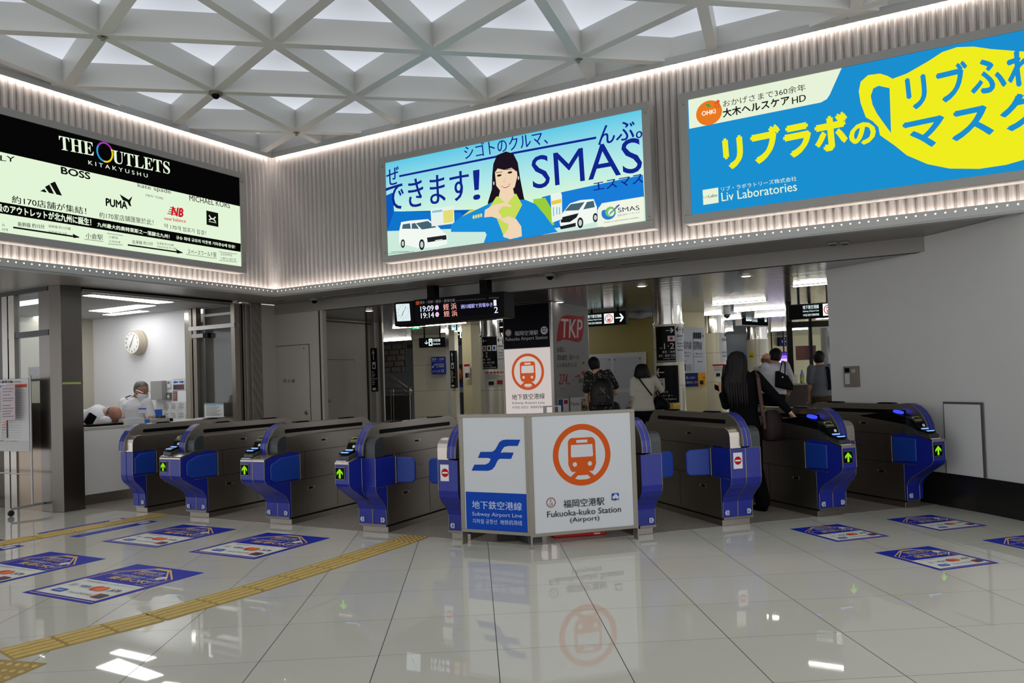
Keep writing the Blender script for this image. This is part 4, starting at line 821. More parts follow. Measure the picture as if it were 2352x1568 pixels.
for dx in (-.05, .06): MB().box(dx-.045, dx+.045, -.045+dx*.3, .045+dx*.3, -.025, 0, SOFF).build('housing', t, bevel=.01); MB().box(dx-.03, dx+.03, -.005+dx*.3, .012+dx*.3, -.031, -.025, BLACK).build('grille', t)
for k, (xa, ya, xb, yb) in enumerate(((747, 682, 843, 671), (867, 671, 962, 660), (990, 660, 1092, 648), (1117, 642, 1236, 629), (1265, 625, 1391, 611), (1420, 606, 1560, 593), (626, 690, 658, 689))):
    p, q = toK(onz(xa, ya, 2.757)), toK(onz(xb, yb, 2.757)); bb = (p.y+q.y)/2
    t = thingK('slot_vent', ('first long slot vent in the soffit counted from the corner of the sign walls', 'second long slot vent in the soffit, near the board clock', 'slot vent in the soffit straight above the departure board', 'slot vent in the soffit just past the departure board', 'slot vent in the soffit beyond the dome camera over the tall station sign', 'slot vent in the soffit next to the white wall end', 'short black slot vent at the soffit corner')[k], 'vent', (p.x+q.x)/2, bb, 2.757, 'soffit slot vents')
    l = abs(q.x-p.x)/2; MB().box(-l, l, -.035, .035, -.004, 0, GREYM).box(-l+.01, l-.01, -.018, .018, -.006, -.0038, BLACK).build('frame', t)
for k, (x, y) in enumerate(((848, 713), (1474, 656), (1714, 633), (1286, 693))):
    p = toK(onz(x, y, 2.6)); t = thingK('downlight', 'round recessed downlight %s' % ('over the passage between the fire door and the departure board', 'before the black platform sign pillar', 'nearest the white wall, above the woman in black', 'behind the departure board by the tall station sign')[k], 'ceiling light', p.x, p.y, 2.6, 'recessed downlights')
    MB().lathe([(.075, 0), (.075, -.006), (.055, -.008)], WHITEP, n=20).build('rim', t); MB().lathe([(.055, -.008), (.050, -.010), (.001, -.0101)], em('fff6ea', 6.0, True), n=20).build('lamp', t)

# ================================================================== staff booth
BW_ = mat('booth_wall', (.86, .86, .87), .5); BCE = mat('booth_ceiling', (.66, .66, .66), .6); LAMP = em('ffffff', BOOTHL, True)
w = MB().box(-6, -1.87, 0, .12, 0, 2.70, BW_); struct(buildK(w, 'wall_booth_white'), 'white back wall inside the staff booth')
w = MB().box(-4.4, -4.3, -2.5, 0, 0, 2.70, mat('booth_cream', (.70, .68, .62), .5)); struct(buildK(w, 'wall_booth_cream'), 'cream inner wall of the staff booth')
w = MB().box(-6, -1.06, -2.53, .12, 2.692, 2.755, BCE); struct(buildK(w, 'ceiling_booth'), 'grey ceiling of the staff booth')
struct(buildK(MB().box(-1.9, -1.0, .30, .97, 0, 2.75, DOORP), 'wall_booth_end'), 'painted wall between the booth and the fire door')
for lab, px_ in (('bright recessed light troffer along the front of the booth ceiling', ((190, 678), (211, 676), (398, 693), (360, 696))), ('bright recessed light troffer in the middle of the booth ceiling', ((204, 713), (316, 699), (357, 701), (255, 717))), ('bright recessed light troffer seen through the side window of the booth', ((36, 693), (112, 683), (116, 692), (36, 703)))):
    ps = [toK(onz(*p, 2.69)) for p in px_]; ca, cb = sum(p.x for p in ps)/4, sum(p.y for p in ps)/4
    t = thingK('ceiling_troffer', lab, 'ceiling light', ca, cb, 2.69, 'booth ceiling lights')
    q = [(p.x-ca, p.y-cb) for p in ps]; q = q if sum(q[i][0]*q[(i+1) % 4][1]-q[(i+1) % 4][0]*q[i][1] for i in range(4)) > 0 else q[::-1]
    MB().prism([(x*1.06, y*1.06) for x, y in q], 'z', -.003, 0, WHITEP).build('trim', t); MB().prism(q, 'z', -.008, -.003, LAMP).build('lamp', t)
for a, b, l in ((-3.6, -2.1, .5), (-2.9, -.35, .45), (-3.9, -.9, .4)):
    t = thingK('ceiling_troffer', 'bright recessed light troffer deep in the booth ceiling', 'ceiling light', a, b, 2.69, 'booth ceiling lights'); MB().box(-l-.02, l+.02, -.11, .11, -.003, 0, WHITEP).build('trim', t); MB().box(-l, l, -.09, .09, -.008, -.003, LAMP).build('lamp', t)
# corner column
t = thingK('steel_column', 'wide brushed steel corner column of the staff booth', 'column', -1.1, -2.45, 0)
pc = [(-.976, -2.540), (-.956, -2.284), (-1.36, -2.26), (-1.36, -2.585), (-1.135, -2.585)]
MB().prism([(x+1.1, y+2.45) for x, y in pc], 'z', .0, 2.757, COLM).build('shaft', t, bevel=.004)
q = [ona(148, 880, -.966), ona(192, 884, -.966)]; MB().box(.130, .142, q[0].y+2.45-.02, q[1].y+2.45+.0, q[0].z-.012, q[0].z+.012, ink((.66, .74, .40))).build('tape', t)
t = thingK('steel_column', 'narrow brushed steel column between the booth and the fire door', 'column', -1.1, .55, 0)
MB().box(-.10, .10, -.095, .125, 0, 2.757, STEELD).build('shaft', t, bevel=.004)
t = thingK('window_post', 'pair of slim dark steel posts at the end of the booth counter', 'post', -1.05, .30, 0)
for y0, y1, mm in ((-.10, -.045, POLISH), (-.035, -.015, BLACK), (-.005, .05, POLISH), (.06, .15, STEEL)): MB().box(-.05, .05, y0, y1, 0, 2.73, mm).build('post', t)
w = thingK('booth_header', 'dark steel rail over the open booth counter', 'rail', -1.03, -1.0, 2.70); MB().box(-.05, .05, -1.26, 1.22, 0, .035, STEELD).box(-.05, .05, -1.26, 1.22, .040, .056, BLACK).build('rail', w)
# counter
ct = thingK('staff_counter', 'white staff counter with a pale worktop and dark steel kickboard', 'counter', -1.6, -1.2, 0)
MB().box(-.30, .34, -1.06, 1.13, .13, .955, mat('counter_front', (.92, .92, .92), .5)).build('body', ct); MB().box(-.30, .345, -1.06, 1.13, 0, .13, STEELD).build('kickboard', ct); MB().box(-.30, .36, -1.07, 1.13, .955, .992, mat('counter_top', (.74, .73, .69), .4)).build('worktop', ct, bevel=.004)
# side window wall
def onbk(x, y): return onb(x, y, -2.58)
w = thingK('side_window', 'steel framed side window of the booth with a dark transom bar', 'window', -2.2, -2.58, 0)
z1 = onbk(90, 873).z; zt = onbk(60, 768).z
MB().box(-1.6, .85, .0, .06, 0, z1-.28, mat('bronze_panel', (.50, .44, .38), .28, .85)).build('lower_panel', w)
MB().box(-1.6, .85, .012, .02, z1-.28, 2.70, glass()).build('pane', w)
MB().box(-1.6, 1.05, -.01, .07, zt-.035, zt+.035, mat('dark_bronze', (.10, .09, .085), .3, .6)).build('transom', w); MB().box(-1.6, 1.05, -.01, .07, 2.70, 2.757, MC['dark_bronze']).build('head_rail', w)
for xa, xb in ((8, 20), (23, 36)):
    p, q = onbk(xa, 800).x+2.2, onbk(xb, 800).x+2.2; MB().box(p, q, -.015, .06, 0, 2.70, STEEL).build('mullion', w)
MB().box(onbk(-60, 800).x+2.2, onbk(6, 800).x+2.2, -.0, .05, 0, 2.70, MC['dark_bronze']).build('jamb', w)
# posters and things seen through the side window
def onbooth(x, y, b=-.02): return onb(x, y, b)
def wall_card(name, label, cat, b, box_px, colour, art=None, th=.006, group=None, bevel=0):
    (xa, ya, xb, yb) = box_px; p, q = onb(xa, yb, b), onb(xb, ya, b); a = (p.x+q.x)/2; hw = abs(q.x-p.x)/2; hh = q.z-p.z
    t = thingK(name, label, cat, a, b, p.z, group); MB().box(-hw, hw, 0, th, 0, hh, colour).build('sheet', t, bevel=bevel)
    if art:
        c = Canvas((0, 0, 0), (1, 0, 0), (0, 0, 1)); art(c, hw, hh); c.done('print', t)
    return t
def lines_art(n, col, head=None, x0=.85):
    def f(c, w, h):
        if head: c.rect(-w, h*.88, w, h, head)
        for k in range(n): y = h*(.82-.78*k/n); c.rect(-w*x0, y, w*x0*(.3+.7*((k*37) % 10)/10), y+h*.25/n, col)
    return f
INKG = ink((.42, .42, .44)); INKB = ink((.12, .12, .13))
def concert(c, w, h):
    c.rect(-w, 0, w, h, ink((.58, .24, .16))); c.rect(-w*.95, h*.40, w*.95, h*.92, ink((.10, .09, .09)))
    for k in range(7): c.ell((w*(-.7+.23*k), h*(.55+.06*(k % 3))), w*.08, h*.05, ink((.42, .36, .34)), 12)
    c.rect(-w*.9, h*.04, w*.9, h*.11, ink((.16, .06, .05))); c.rect(-w*.7, h*.06, w*.7, h*.085, ink((.75, .66, .60)))
wall_card('poster', 'dark red photo poster on the cream booth wall seen through the side window', 'poster', -.606, (97, 789, 125, 844), ink((.55, .2, .15)), concert)
def lantern(c, w, h): c.ell((0, h*.45), w*.25, h*.28, INKB); c.rect(-w*.1, h*.62, w*.1, h*.82, INKB); c.rect(-w*.14, h*.40, w*.14, h*.46, ink((.7, .5, .2)))
wall_card('poster', 'small mustard poster with a black bottle behind the side window', 'poster', -2.555, (94, 846, 125, 873), ink((.76, .54, .16)), lantern)
wall_card('notice', 'pale printed notice behind the side window beside the mustard poster', 'notice', -2.555, (65, 841, 93, 876), ink((.66, .62, .60)), lines_art(6, INKG))
wall_card('wall_cabinet', 'white wall cabinet with two long drawers behind the side window', 'cabinet', -.6, (44, 775, 125, 862), mat('cabinet_white', (.80, .78, .74), .4), lambda c, w, h: [c.rect(-w, h*z, w, h*z+.01, INKG) for z in (.93, .97)], th=.6)
# clock and fittings on the white wall
p = onb(321, 787, 0); t = thingK('wall_clock', 'round beige wall clock on the white booth wall', 'clock', p.x, 0, p.z)
rC = .205; MB().lathe([(rC, 0), (rC, -.05), (rC*.96, -.055), (rC*.93, -.13), (rC*.90, -.14), (rC*.84, -.135)], mat('clock_beige', (.70, .655, .58), .4), n=40, axis='y').build('case', t, smooth=True)
c = Canvas((0, -.1405, 0), (1, 0, 0), (0, 0, 1)); c.ell((0, 0), rC*.88, rC*.85, ink((.88, .88, .86)), 40)
for k in range(1, 13): a = R(90-30*k); c.text(str(k), rC*.68*math.cos(a), rC*.68*math.sin(a)-.017, .034, INKB, .01, 'c')
for a, l, wd in ((R(60), .70, .008), (R(90-30*7.1), .48, .012)): c.line([(-.03*math.cos(a), -.03*math.sin(a)), (rC*l*math.cos(a), rC*l*math.sin(a))], wd, INKB, False)
c.done('dial', t)
t = wall_card('key_cabinet', 'grey metal key cabinet behind the standing staff member', 'cabinet', -.10, (346, 874, 371, 918), mat('key_cab', (.58, .58, .57), .4), None, th=.10, bevel=.004)
def arrows(c, w, h):
    for sg in (-1, 1): c.poly([(sg*w*.10, h*.62), (sg*w*.55, h*.62), (sg*w*.55, h*.54), (sg*w*.95, h*.68), (sg*w*.55, h*.82), (sg*w*.55, h*.75), (sg*w*.10, h*.75)], ink((.16, .36, .70)), False)
    c.text('きっぷうりば', 0, h*.86, h*.09, ink((.75, .2, .2)), 0, 'c', w*1.2); c.rect(-w*.9, h*.03, w*.9, h*.48, ink((.34, .34, .36)))
    for k in range(6): c.rect(w*(-.85+.3*k), h*.1, w*(-.7+.3*k), h*.4, ink((.2+.08*k, .2, .3)))
wall_card('notice', 'white notice with two blue arrows on the booth wall', 'notice', -.008, (397, 868, 424, 896), WHITEP, arrows)
wall_card('wall_thermostat', 'small white wall thermostat above the round bracket', 'switch', -.02, (383, 873, 391, 891), WHITEP, lambda c, w, h: c.rect(-w*.6, h*.55, w*.6, h*.85, INKG), th=.02, bevel=.003)
wall_card('wall_socket', 'grey wall bracket with a round socket', 'socket', -.03, (382, 901, 391, 919), mat('plate_grey', (.40, .40, .38), .4), lambda c, w, h: c.ell((0, h*.5), w*.5, w*.5, WHITEP), th=.03, bevel=.003)
wall_card('leaflet', 'narrow reddish leaflet taped to the booth wall', 'notice', -.008, (397, 898, 406, 920), ink((.52, .36, .34)), lines_art(4, ink((.7, .65, .62))))
for k, (xa, xb) in enumerate(((375, 392), (393, 408), (409, 427))):
    for r in range(2): wall_card('notice_sheet', 'printed timetable sheet, %s of the %s row on the booth wall' % (('first', 'middle', 'end')[k], ('upper', 'lower')[r]), 'notice', -.008, (xa, 924+r*21-k, xb-1, 943+r*21-k), WHITEP, lines_art(7, INKG), group='timetable sheets on the booth wall')
# booth door
dz = onb(490, 751, 0).z; x0 = onb(431, 850, 0).x; x1 = onb(546, 850, 0).x
bd = thingK('booth_door', 'steel framed glass door at the end of the booth with a white transom bar', 'door', (x0+x1)/2, .0, 0); hw = (x1-x0)/2
for a0, a1, mm in ((-hw, -hw+.10, POLISH), (-hw+.10, -hw+.16, STEELD), (-hw+.19, -hw+.27, STEELD), (hw-.08, hw, STEELD)): MB().box(a0, a1, -.04, .05, 0, 2.69, mm).build('jamb', bd)
MB().box(-hw+.10, hw, -.05, .05, dz-.03, dz+.03, WHITEP).build('transom', bd); MB().box(-hw+.16, hw-.08, .0, .008, 1.0, dz-.03, glass()).build('pane', bd); MB().box(-hw+.16, hw-.08, .0, .04, 0, 1.0, STEELD).build('kick_panel', bd)
MB().box(-hw+.20, -hw+.45, -.07, -.01, dz-.15, dz-.09, GREYM).build('door_closer', bd); MB().box(-hw+.45, -hw+.56, -.07, -.01, dz-.16, dz-.085, BLACK).build('closer_arm', bd)
MB().box(-hw+.27, hw-.08, .12, .16, .9, 2.69, mat('dark_lobby', (.30, .27, .24), .5)).build('lobby_dark_sheet', bd)  # dark sheet standing in for the unlit interior behind the door glass
for z in (.20, .36): MB().box(-hw+.30, hw-.1, .09, .12, dz+z-.02, dz+z+.02, WHITEP).build('bar', bd)  # white bars modelling the shelf reflections over the door
wall_card('notice_board', 'white timetable card propped at the foot of the booth door', 'notice', -.10, (470, 925, 513, 958), WHITEP, lines_art(9, INKG, ink((.45, .62, .68))))
p = ona(522, 700, -1.30); t = thingK('door_pole', 'slim steel pole beside the booth door with a dark lanyard', 'pole', -1.30, p.y, .992); zt = ona(522, 846, -1.30).z-.992
MB().tube([(0, 0, zt), (0, 0, 1.69)], .018, POLISH, 10).build('pole', t); MB().ball((0, 0, zt), .022, mat('brass', (.8, .7, .4), .3, .8)).build('tip', t); MB().tube([(0, -.012, zt-.01), (.008, -.015, zt-.25), (-.006, -.015, .25), (0, -.01, .20)], .016, mat('lanyard', (.22, .12, .12), .7), 8).build('lanyard', t); MB().box(-.02, .02, -.02, .02, 0, .25, POLISH).build('holder', t)
MB().box(-.075, .075, -.035, -.025, .14, .215, ink((.60, .62, .72))).build('name_tag', t)
# clutter on the counter
def clutter(name, label, cat, px_, a, build, rot=0, group=None):
    p = ona(*px_, a); t = thingK(name, label, cat, a, p.y, .992, group, rot); build(t); return t
clutter('tissue_box', 'white paper box in front of the standing staff member', 'box', (303, 968), -1.36, lambda t: (MB().box(-.05, .05, -.16, .16, 0, .075, WHITEP).build('carton', t, bevel=.004), MB().box(-.03, .03, -.05, .14, .075, .083, ink((.62, .74, .88))).build('opening', t)))
clutter('blue_box', 'small bright blue box beside the white paper box', 'box', (332, 971), -1.36, lambda t: MB().box(-.03, .03, -.06, .06, 0, .05, ink((.16, .44, .84))).build('carton', t, bevel=.003))
clutter('keyboard', 'flat black tray on the counter before the bending staff member', 'tray', (248, 977), -1.40, lambda t: (MB().box(-.09, .09, -.33, .33, 0, .03, BLACK).build('case', t, bevel=.008), MB().box(-.06, .06, -.25, .25, .03, .034, CHAR).build('pad', t)))
clutter('monitor', 'black tilted screen at the column end of the counter', 'monitor', (199, 970), -1.45, lambda t: (MB().box(-.02, .02, -.05, .06, 0, .15, BLACK, Matrix.Translation((0, 0, .035)) @ Matrix.Rotation(R(-35), 4, 'X')).build('screen', t, bevel=.006), MB().box(-.05, .05, -.06, .06, 0, .02, BLACK).build('stand', t)))
clutter('device', 'pale desk device on the counter near the timetable sheets', 'device', (362, 966), -1.40, lambda t: (MB().box(-.08, .08, -.14, .14, 0, .05, mat('device_beige', (.62, .60, .54), .5)).build('case', t, bevel=.008), MB().box(-.04, .04, .02, .10, .05, .09, CHAR).build('handset', t)))
clutter('blue_folder', 'blue folder standing beside the standing staff member', 'folder', (364, 945), -1.72, lambda t: MB().box(-.02, .02, -.05, .05, 0, .17, ink((.20, .40, .74))).build('cover', t))
clutter('paper_stack', 'loose white papers under the desk stand', 'papers', (480, 963), -1.42, lambda t: (MB().box(-.09, .09, -.20, .08, 0, .012, WHITEP).build('sheet', t), MB().box(-.07, .09, -.16, .10, .012, .02, ink((.70, .73, .80))).build('sheet', t)))
clutter('document_stand', 'tilted white document stand at the end of the counter', 'stand', (510, 961), -1.30, lambda t: (MB().box(-.07, .07, -.01, .01, 0, .24, mat('stand_white', (.78, .78, .76), .4), Matrix.Rotation(R(-42), 4, 'X')).build('plate', t, bevel=.004), MB().box(-.07, .07, -.12, .12, 0, .015, MC['stand_white']).build('foot', t)))
clutter('pen_cup', 'small black desk stand with pens near the timetable sheets', 'pen holder', (392, 962), -1.36, lambda t: (MB().lathe([(.03, 0), (.035, .02), (.02, .045)], BLACK, n=14).build('cup', t), MB().tube([(0, 0, .02), (.02, .04, .10)], .004, WHITEP, 6).build('pen', t)))
t = thingK('drawer_unit', 'white drawer unit behind the bending staff member', 'drawer unit', -3.15, -.32, 0); MB().box(-.45, .42, -.2, .28, 0, 1.20, WHITEP).build('case', t, bevel=.004)
for k in range(3): MB().box(-.43, .40, -.21, -.2, .55+k*.21, .74+k*.21, mat('drawer_white', (.74, .74, .75), .4)).build('drawer', t)

# ================================================================== timetable stand
p = onz(34, 1183); st = thing('timetable_stand', 'wheeled whiteboard stand with a printed train timetable', 'notice stand', (p.x, p.y, 0), KROT)
g0 = toK(p); bb = g0.y+.18; aa = toK(onz(72, 1172)).x
def SB(x, y): q = onb(x, y, bb); return q.x-g0.x, q.z
xr = SB(70, 900)[0]; zT = SB(66, 868)[1]; z2 = SB(66, 1012)[1]; z3 = SB(66, 1037)[1]
PIP = mat('stand_tube', (.62, .62, .61), .35, .5)
for sx in (xr, xr-1.25):
    MB().tube([(sx, .18, .10), (sx, .18, zT+.03)], .012, PIP, 10).build('upright', st, smooth=True); MB().tube([(sx, -.08, .085), (sx, .46, .105)], .014, PIP, 10).build('foot', st, smooth=True)
    for y in (-.07, .44):
        k = MB(); k.lathe([(.030, -.014), (.036, -.008), (.036, .008), (.030, .014)], RUBBER, (sx, y, .037), 16, 'x'); k.tube([(sx, y, .05), (sx, y, .09)], .010, PIP, 8); k.build('caster', st)
zc = SB(30, 1087)[1]; MB().tube([(xr-1.25, .18, zc), (xr, .18, zc)], .008, PIP, 8).build('crossbar', st)
MB().box(xr-1.24, xr-.012, .165, .185, z3, zT, GREYM).build('board', st, bevel=.003)
c = Canvas((0, .165, 0), (1, 0, 0), (0, 0, 1), px=lambda x, y: SB(x, y)); c.rect(xr-1.22, z3+.01, xr-.03, zT-.01, ink((.70, .69, .68)))
c.rect(xr-1.20, z2, xr-.015, zT-.005, ink((.76, .75, .75)))
Z = at(0, 860, 4.61); BLK = ink((.10, .10, .11))
c.poly([Z(*a) for a in ((-200, 118), (75, 112), (75, 140), (-200, 148))], ink((.12, .28, .62))); c.poly([Z(*a) for a in ((90, 108), (300, 98), (301, 132), (90, 138))], ink((.74, .26, .16))); c.poly([Z(*a) for a in ((78, 110), (92, 110), (103, 668), (85, 670))], BLK)
c.box_text('博多 天神 姪浜 唐津方面', Z(-160, 96), Z(148, 88), Z(-161, 70), BLK, .03); c.box_text('for Hakata, Tenjin, Meinohama, Karatsu', Z(152, 88), Z(240, 84), Z(152, 68), BLK)
for k in range(20):
    y = 165+k*26; c.line([Z(-180, y), Z(74, y-1)], .0025, INKG); c.line([Z(104, y+5), Z(300, y+2)], .0025, INKG)
    for q_ in range(7): c.line([Z(-170+q_*34, y+16), Z(-150+q_*34+(k*q_) % 9, y+16)], .010, INKG); 
    c.line([Z(84, y+14), Z(96, y+14)], .012, WHITEP)
c.poly([Z(*a) for a in ((98, 118), (248, 104), (252, 470), (104, 486))], ink((.70, .64, .66)))
for k, y in enumerate((150, 180, 215, 250, 275, 325, 355, 385, 412, 440)): c.line([Z(120, y), Z(235-(k % 3)*16, y-4)], .010, INKG)
for k in range(4): c.line([Z(115, 500+k*26), Z(170-(k % 2)*14, 498+k*26)], .009, ink((.74, .36, .32)))
c.box_text('福岡市交通局 空港線 平日時刻表', Z(-150, 708), Z(140, 700), Z(-150, 694), BLK, .01); c.box_text('詳しくは駅係員まで', Z(168, 704), Z(296, 700), Z(168, 694), BLK, .01); c.done('timetable', st)

# ================================================================== the concourse behind the gates
def plane_panel(name, label, cat, rect, dist, rot=KROT, depth=.03, m=None, art=None, to_floor=False, to_ceil=False, group=None, bevel=0, emit=None, hang=False):
    """upright board standing on the plane through the middle of rect (photo pixels) at world distance dist, turned by rot"""
    x0, y0, x1, y1 = rect; mx, my = (x0+x1)/2, (y0+y1)/2
    r = ray(mx, my); P = EYEP + r*(dist/r.y); U = Vector((math.cos(rot), math.sin(rot), 0)); N = U.cross(Vector((0, 0, 1)))
    f = lambda x, y: (lambda q: (q.dot(U), q.z))(hit(x, y, P, N)-Vector((P.x, P.y, 0)))
    u0, u1 = f(x0, my)[0], f(x1, my)[0]; z1, z0 = f(mx, y0)[1], f(mx, y1)[1]
    if to_floor: z0 = 0.0
    if to_ceil: z1 = 2.60
    t = thing(name, label, cat, (P.x, P.y, z0), rot, group); t['x'] = 0; del t['x']
    MB().box(u0, u1, 0, depth, 0, z1-z0, m).build('body' if not art else 'board', t, bevel=bevel)
    if hang:
        for x in (u0*.6, u1*.6): MB().box(x-.015, x+.015, depth*.4, depth*.6, z1-z0, 2.60-z0, BLACK).build('hanger', t)
    if art:
        c = Canvas((0, 0, 0), (1, 0, 0), (0, 0, 1), px=lambda x, y: (lambda q: (q[0], q[1]-z0))(f(x, y)), d0=.001, step=.0005); c.box = (u0, u1, 0, z1-z0); art(c); c.done('print', t)
    return t, z0, (u0, u1, z1-z0)
WI, BI = ink((.80, .80, .80)), ink((.035, .035, .045)); EW, EK = em('e8ffff', 1.1), em('0a0a0a', 1.0)
# tall station pillar
pr = (2.78, 2.5, 0); tp = thingK('station_pillar', 'square pillar with an orange train sign on one face and a red flag advert on the other', 'pillar', *pr)
aL, aR, bR = onb(1155, 760, 2.5).x, onb(1268, 760, 2.5).x, ona(1353, 780, onb(1268, 760, 2.5).x).y
MB().box(aL-pr[0], aR-pr[0], 0, bR-2.5, 0, 2.6, STEEL).build('shaft', tp, bevel=.01)
Zp = at(1150, 680, 4.612); c = kb_canvas(2.5, pr); NVY = ink((.03, .035, .08)); OFFW = em('d8cdc9', .85)
zs = onb(1210, 800, 2.5).z; zt = onb(1262, 694, 2.5).z; uA, uB = aL-pr[0]+.012, onb(1263.5, 800, 2.5).x-pr[0]
c.rect(uA, .10, uB, zs, OFFW); c.rect(uA, zs+.008, uB, zt, NVY)
T = lambda t, a, b, e, m, bo=0.0: c.box_text(t, Zp(*a), Zp(*b), Zp(*e), m, bo)
T('福岡空港駅', (150, 420), (398, 408), (147, 370), WI, .01); T('Fukuoka Airport Station', (54, 486), (498, 462), (52, 440), WI)
u, v = c.uv(Zp(82, 388)); c.ell((u, v), .055, .055, WI); c.ring((u, v), .05, .05, .008, ink((.5, .16, .14))); c.text('K', u, v+.008, .022, BI, 0, 'c'); c.text('13', u, v-.032, .03, BI, 0, 'c')
u, v = c.uv(Zp(462, 362)); c.ell((u, v), .062, .062, WI); airport_mark(c, u-.03, v-.02, .055, ink((.12, .14, .42)), WI)
u, v = c.uv(Zp(288, 800)); r_ = abs(c.uv(Zp(288, 608))[1]-c.uv(Zp(288, 996))[1])/2; train_icon(c, u, v, r_, r_, em('c8552a', .85), OFFW, .15)
T('地下鉄空港線', (124, 1100), (470, 1086), (122, 1040), BI, .008); T('Subway Airport Line', (124, 1148), (470, 1144), (123, 1118), INKB); T('지하철 공항선  地铁机场线', (126, 1192), (470, 1186), (125, 1164), INKB)
c.done('sign_face', tp)
c = ka_canvas(aR, pr); c.O = Vector((aR-pr[0], 0, 0)); REDI = ink((.62, .12, .14)); GY = ink((.60, .59, .58))
c.rect(.03, .08, bR-2.5-.03, ona(1300, 696, aR).z, ink((.55, .545, .54)))
T = lambda t, a, b, e, m, bo=0.0: c.box_text(t, Zp(*a), Zp(*b), Zp(*e), m, bo)
c.poly([Zp(*p) for p in ((640, 222), (690, 200), (760, 205), (830, 212), (884, 205), (880, 330), (858, 468), (815, 490), (740, 470), (670, 458), (592, 486), (600, 380), (612, 300))], REDI)
T('TKP', (632, 440), (860, 440), (640, 238), ink((.78, .76, .75)), .02)
T('全国に', (594, 592), (680, 592), (594, 535), BI, .01); T('貸会議室・貸ホール・', (596, 678), (838, 672), (596, 620), BI, .01); T('レンタルオフィス', (598, 755), (802, 752), (598, 705), BI, .01); T('274', (612, 935), (700, 935), (622, 822), REDI); T('拠点', (706, 935), (730, 935), (706, 915), REDI)
for x, y, r in ((866, 600, .012), (876, 705, .022), (872, 815, .035), (828, 845, .025), (795, 855, .014), (768, 890, .012), (812, 848, .012)): u, v = c.uv(Zp(x, y)); c.ell((u, v), r*1.6, r, REDI if r > .012 else INKG)
T('福岡県内 25会場', (822, 922), (930, 918), (822, 868), INKB)
for y in (945, 975, 1000): c.line([Zp(828, y), Zp(930, y-3)], .006, INKG)
for y in (980, 1010): c.line([Zp(622, y), Zp(670, y)], .006, REDI if y < 1000 else INKG)
c.poly([Zp(*p) for p in ((594, 1088), (712, 1084), (716, 1222), (598, 1222))], WI); c.poly([Zp(*p) for p in ((604, 1094), (652, 1092), (656, 1222), (606, 1222))], ink((.16, .26, .48))); c.poly([Zp(*p) for p in ((664, 1100), (704, 1098), (704, 1138), (664, 1142))], REDI)
c.poly([Zp(*p) for p in ((728, 1074), (932, 1066), (940, 1216), (732, 1220))], WI); T('Fabbit', (738, 1158), (832, 1156), (738, 1122), INKB); c.poly([Zp(*p) for p in ((844, 1084), (930, 1080), (936, 1212), (848, 1216))], ink((.42, .38, .26)))
for x, y, w_ in ((855, 1100, .05), (880, 1130, .07), (905, 1100, .05), (870, 1170, .06), (910, 1180, .06)): u, v = c.uv(Zp(x, y)); c.rect(u-w_, v-w_*.5, u+w_, v+w_*.4, ink((.62, .58, .50)) if y < 1150 else INKB)
c.done('advert', tp)
# hoarding with white board doors
OLIVE = mat('olive_hoarding', (.64, .58, .34), .45, noise=.08, nscale=3); CRW = mat('cream_paint', (.80, .76, .60), .4)
hd, z0, _ = plane_panel('hoarding', 'tall yellow green hoarding wall behind the station pillar', 'hoarding', (1330, 730, 1522, 960), 14.6, m=OLIVE, depth=.12, to_floor=True, to_ceil=True)
PLW = mat('pale_door', (.72, .73, .76), .4)
def wd_art(c):
    for xa, ya, xb, yb in ((1362, 822, 1403, 960), (1409, 820, 1474, 892), (1410, 901, 1474, 960)): c.poly([(xa, ya), (xb, ya-1), (xb+1, yb), (xa+1, yb)], PLW)
    for x, y in ((1400, 826), (1412, 826), (1470, 823), (1414, 892), (1415, 905)): u, v = c.uv((x, y)); c.ell((u, v), .012, .012, BI, 10)
plane_panel('double_door', 'white framed double door set into the yellow green hoarding', 'door', (1340, 811, 1484, 960), 14.52, m=mat('door_frame_white', (.80, .80, .78), .4), depth=.05, to_floor=True, art=wd_art)
t = thing('plastic_sheet', 'crumpled translucent plastic sheet bundled along the top of the hoarding', 'sheet', hit(1415, 727, Vector((0, 14.45, 0)), Vector((0, 1, 0))), KROT); P_ = []
MB().tube([(-.55+k*.1, .0+.02*math.sin(k*2.1), .015*math.sin(k*1.7)) for k in range(15)], [.05+.02*math.sin(k*2.7)**2 for k in range(15)], mat('film', (.74, .76, .76), .3), 12).build('bundle', t, smooth=True)
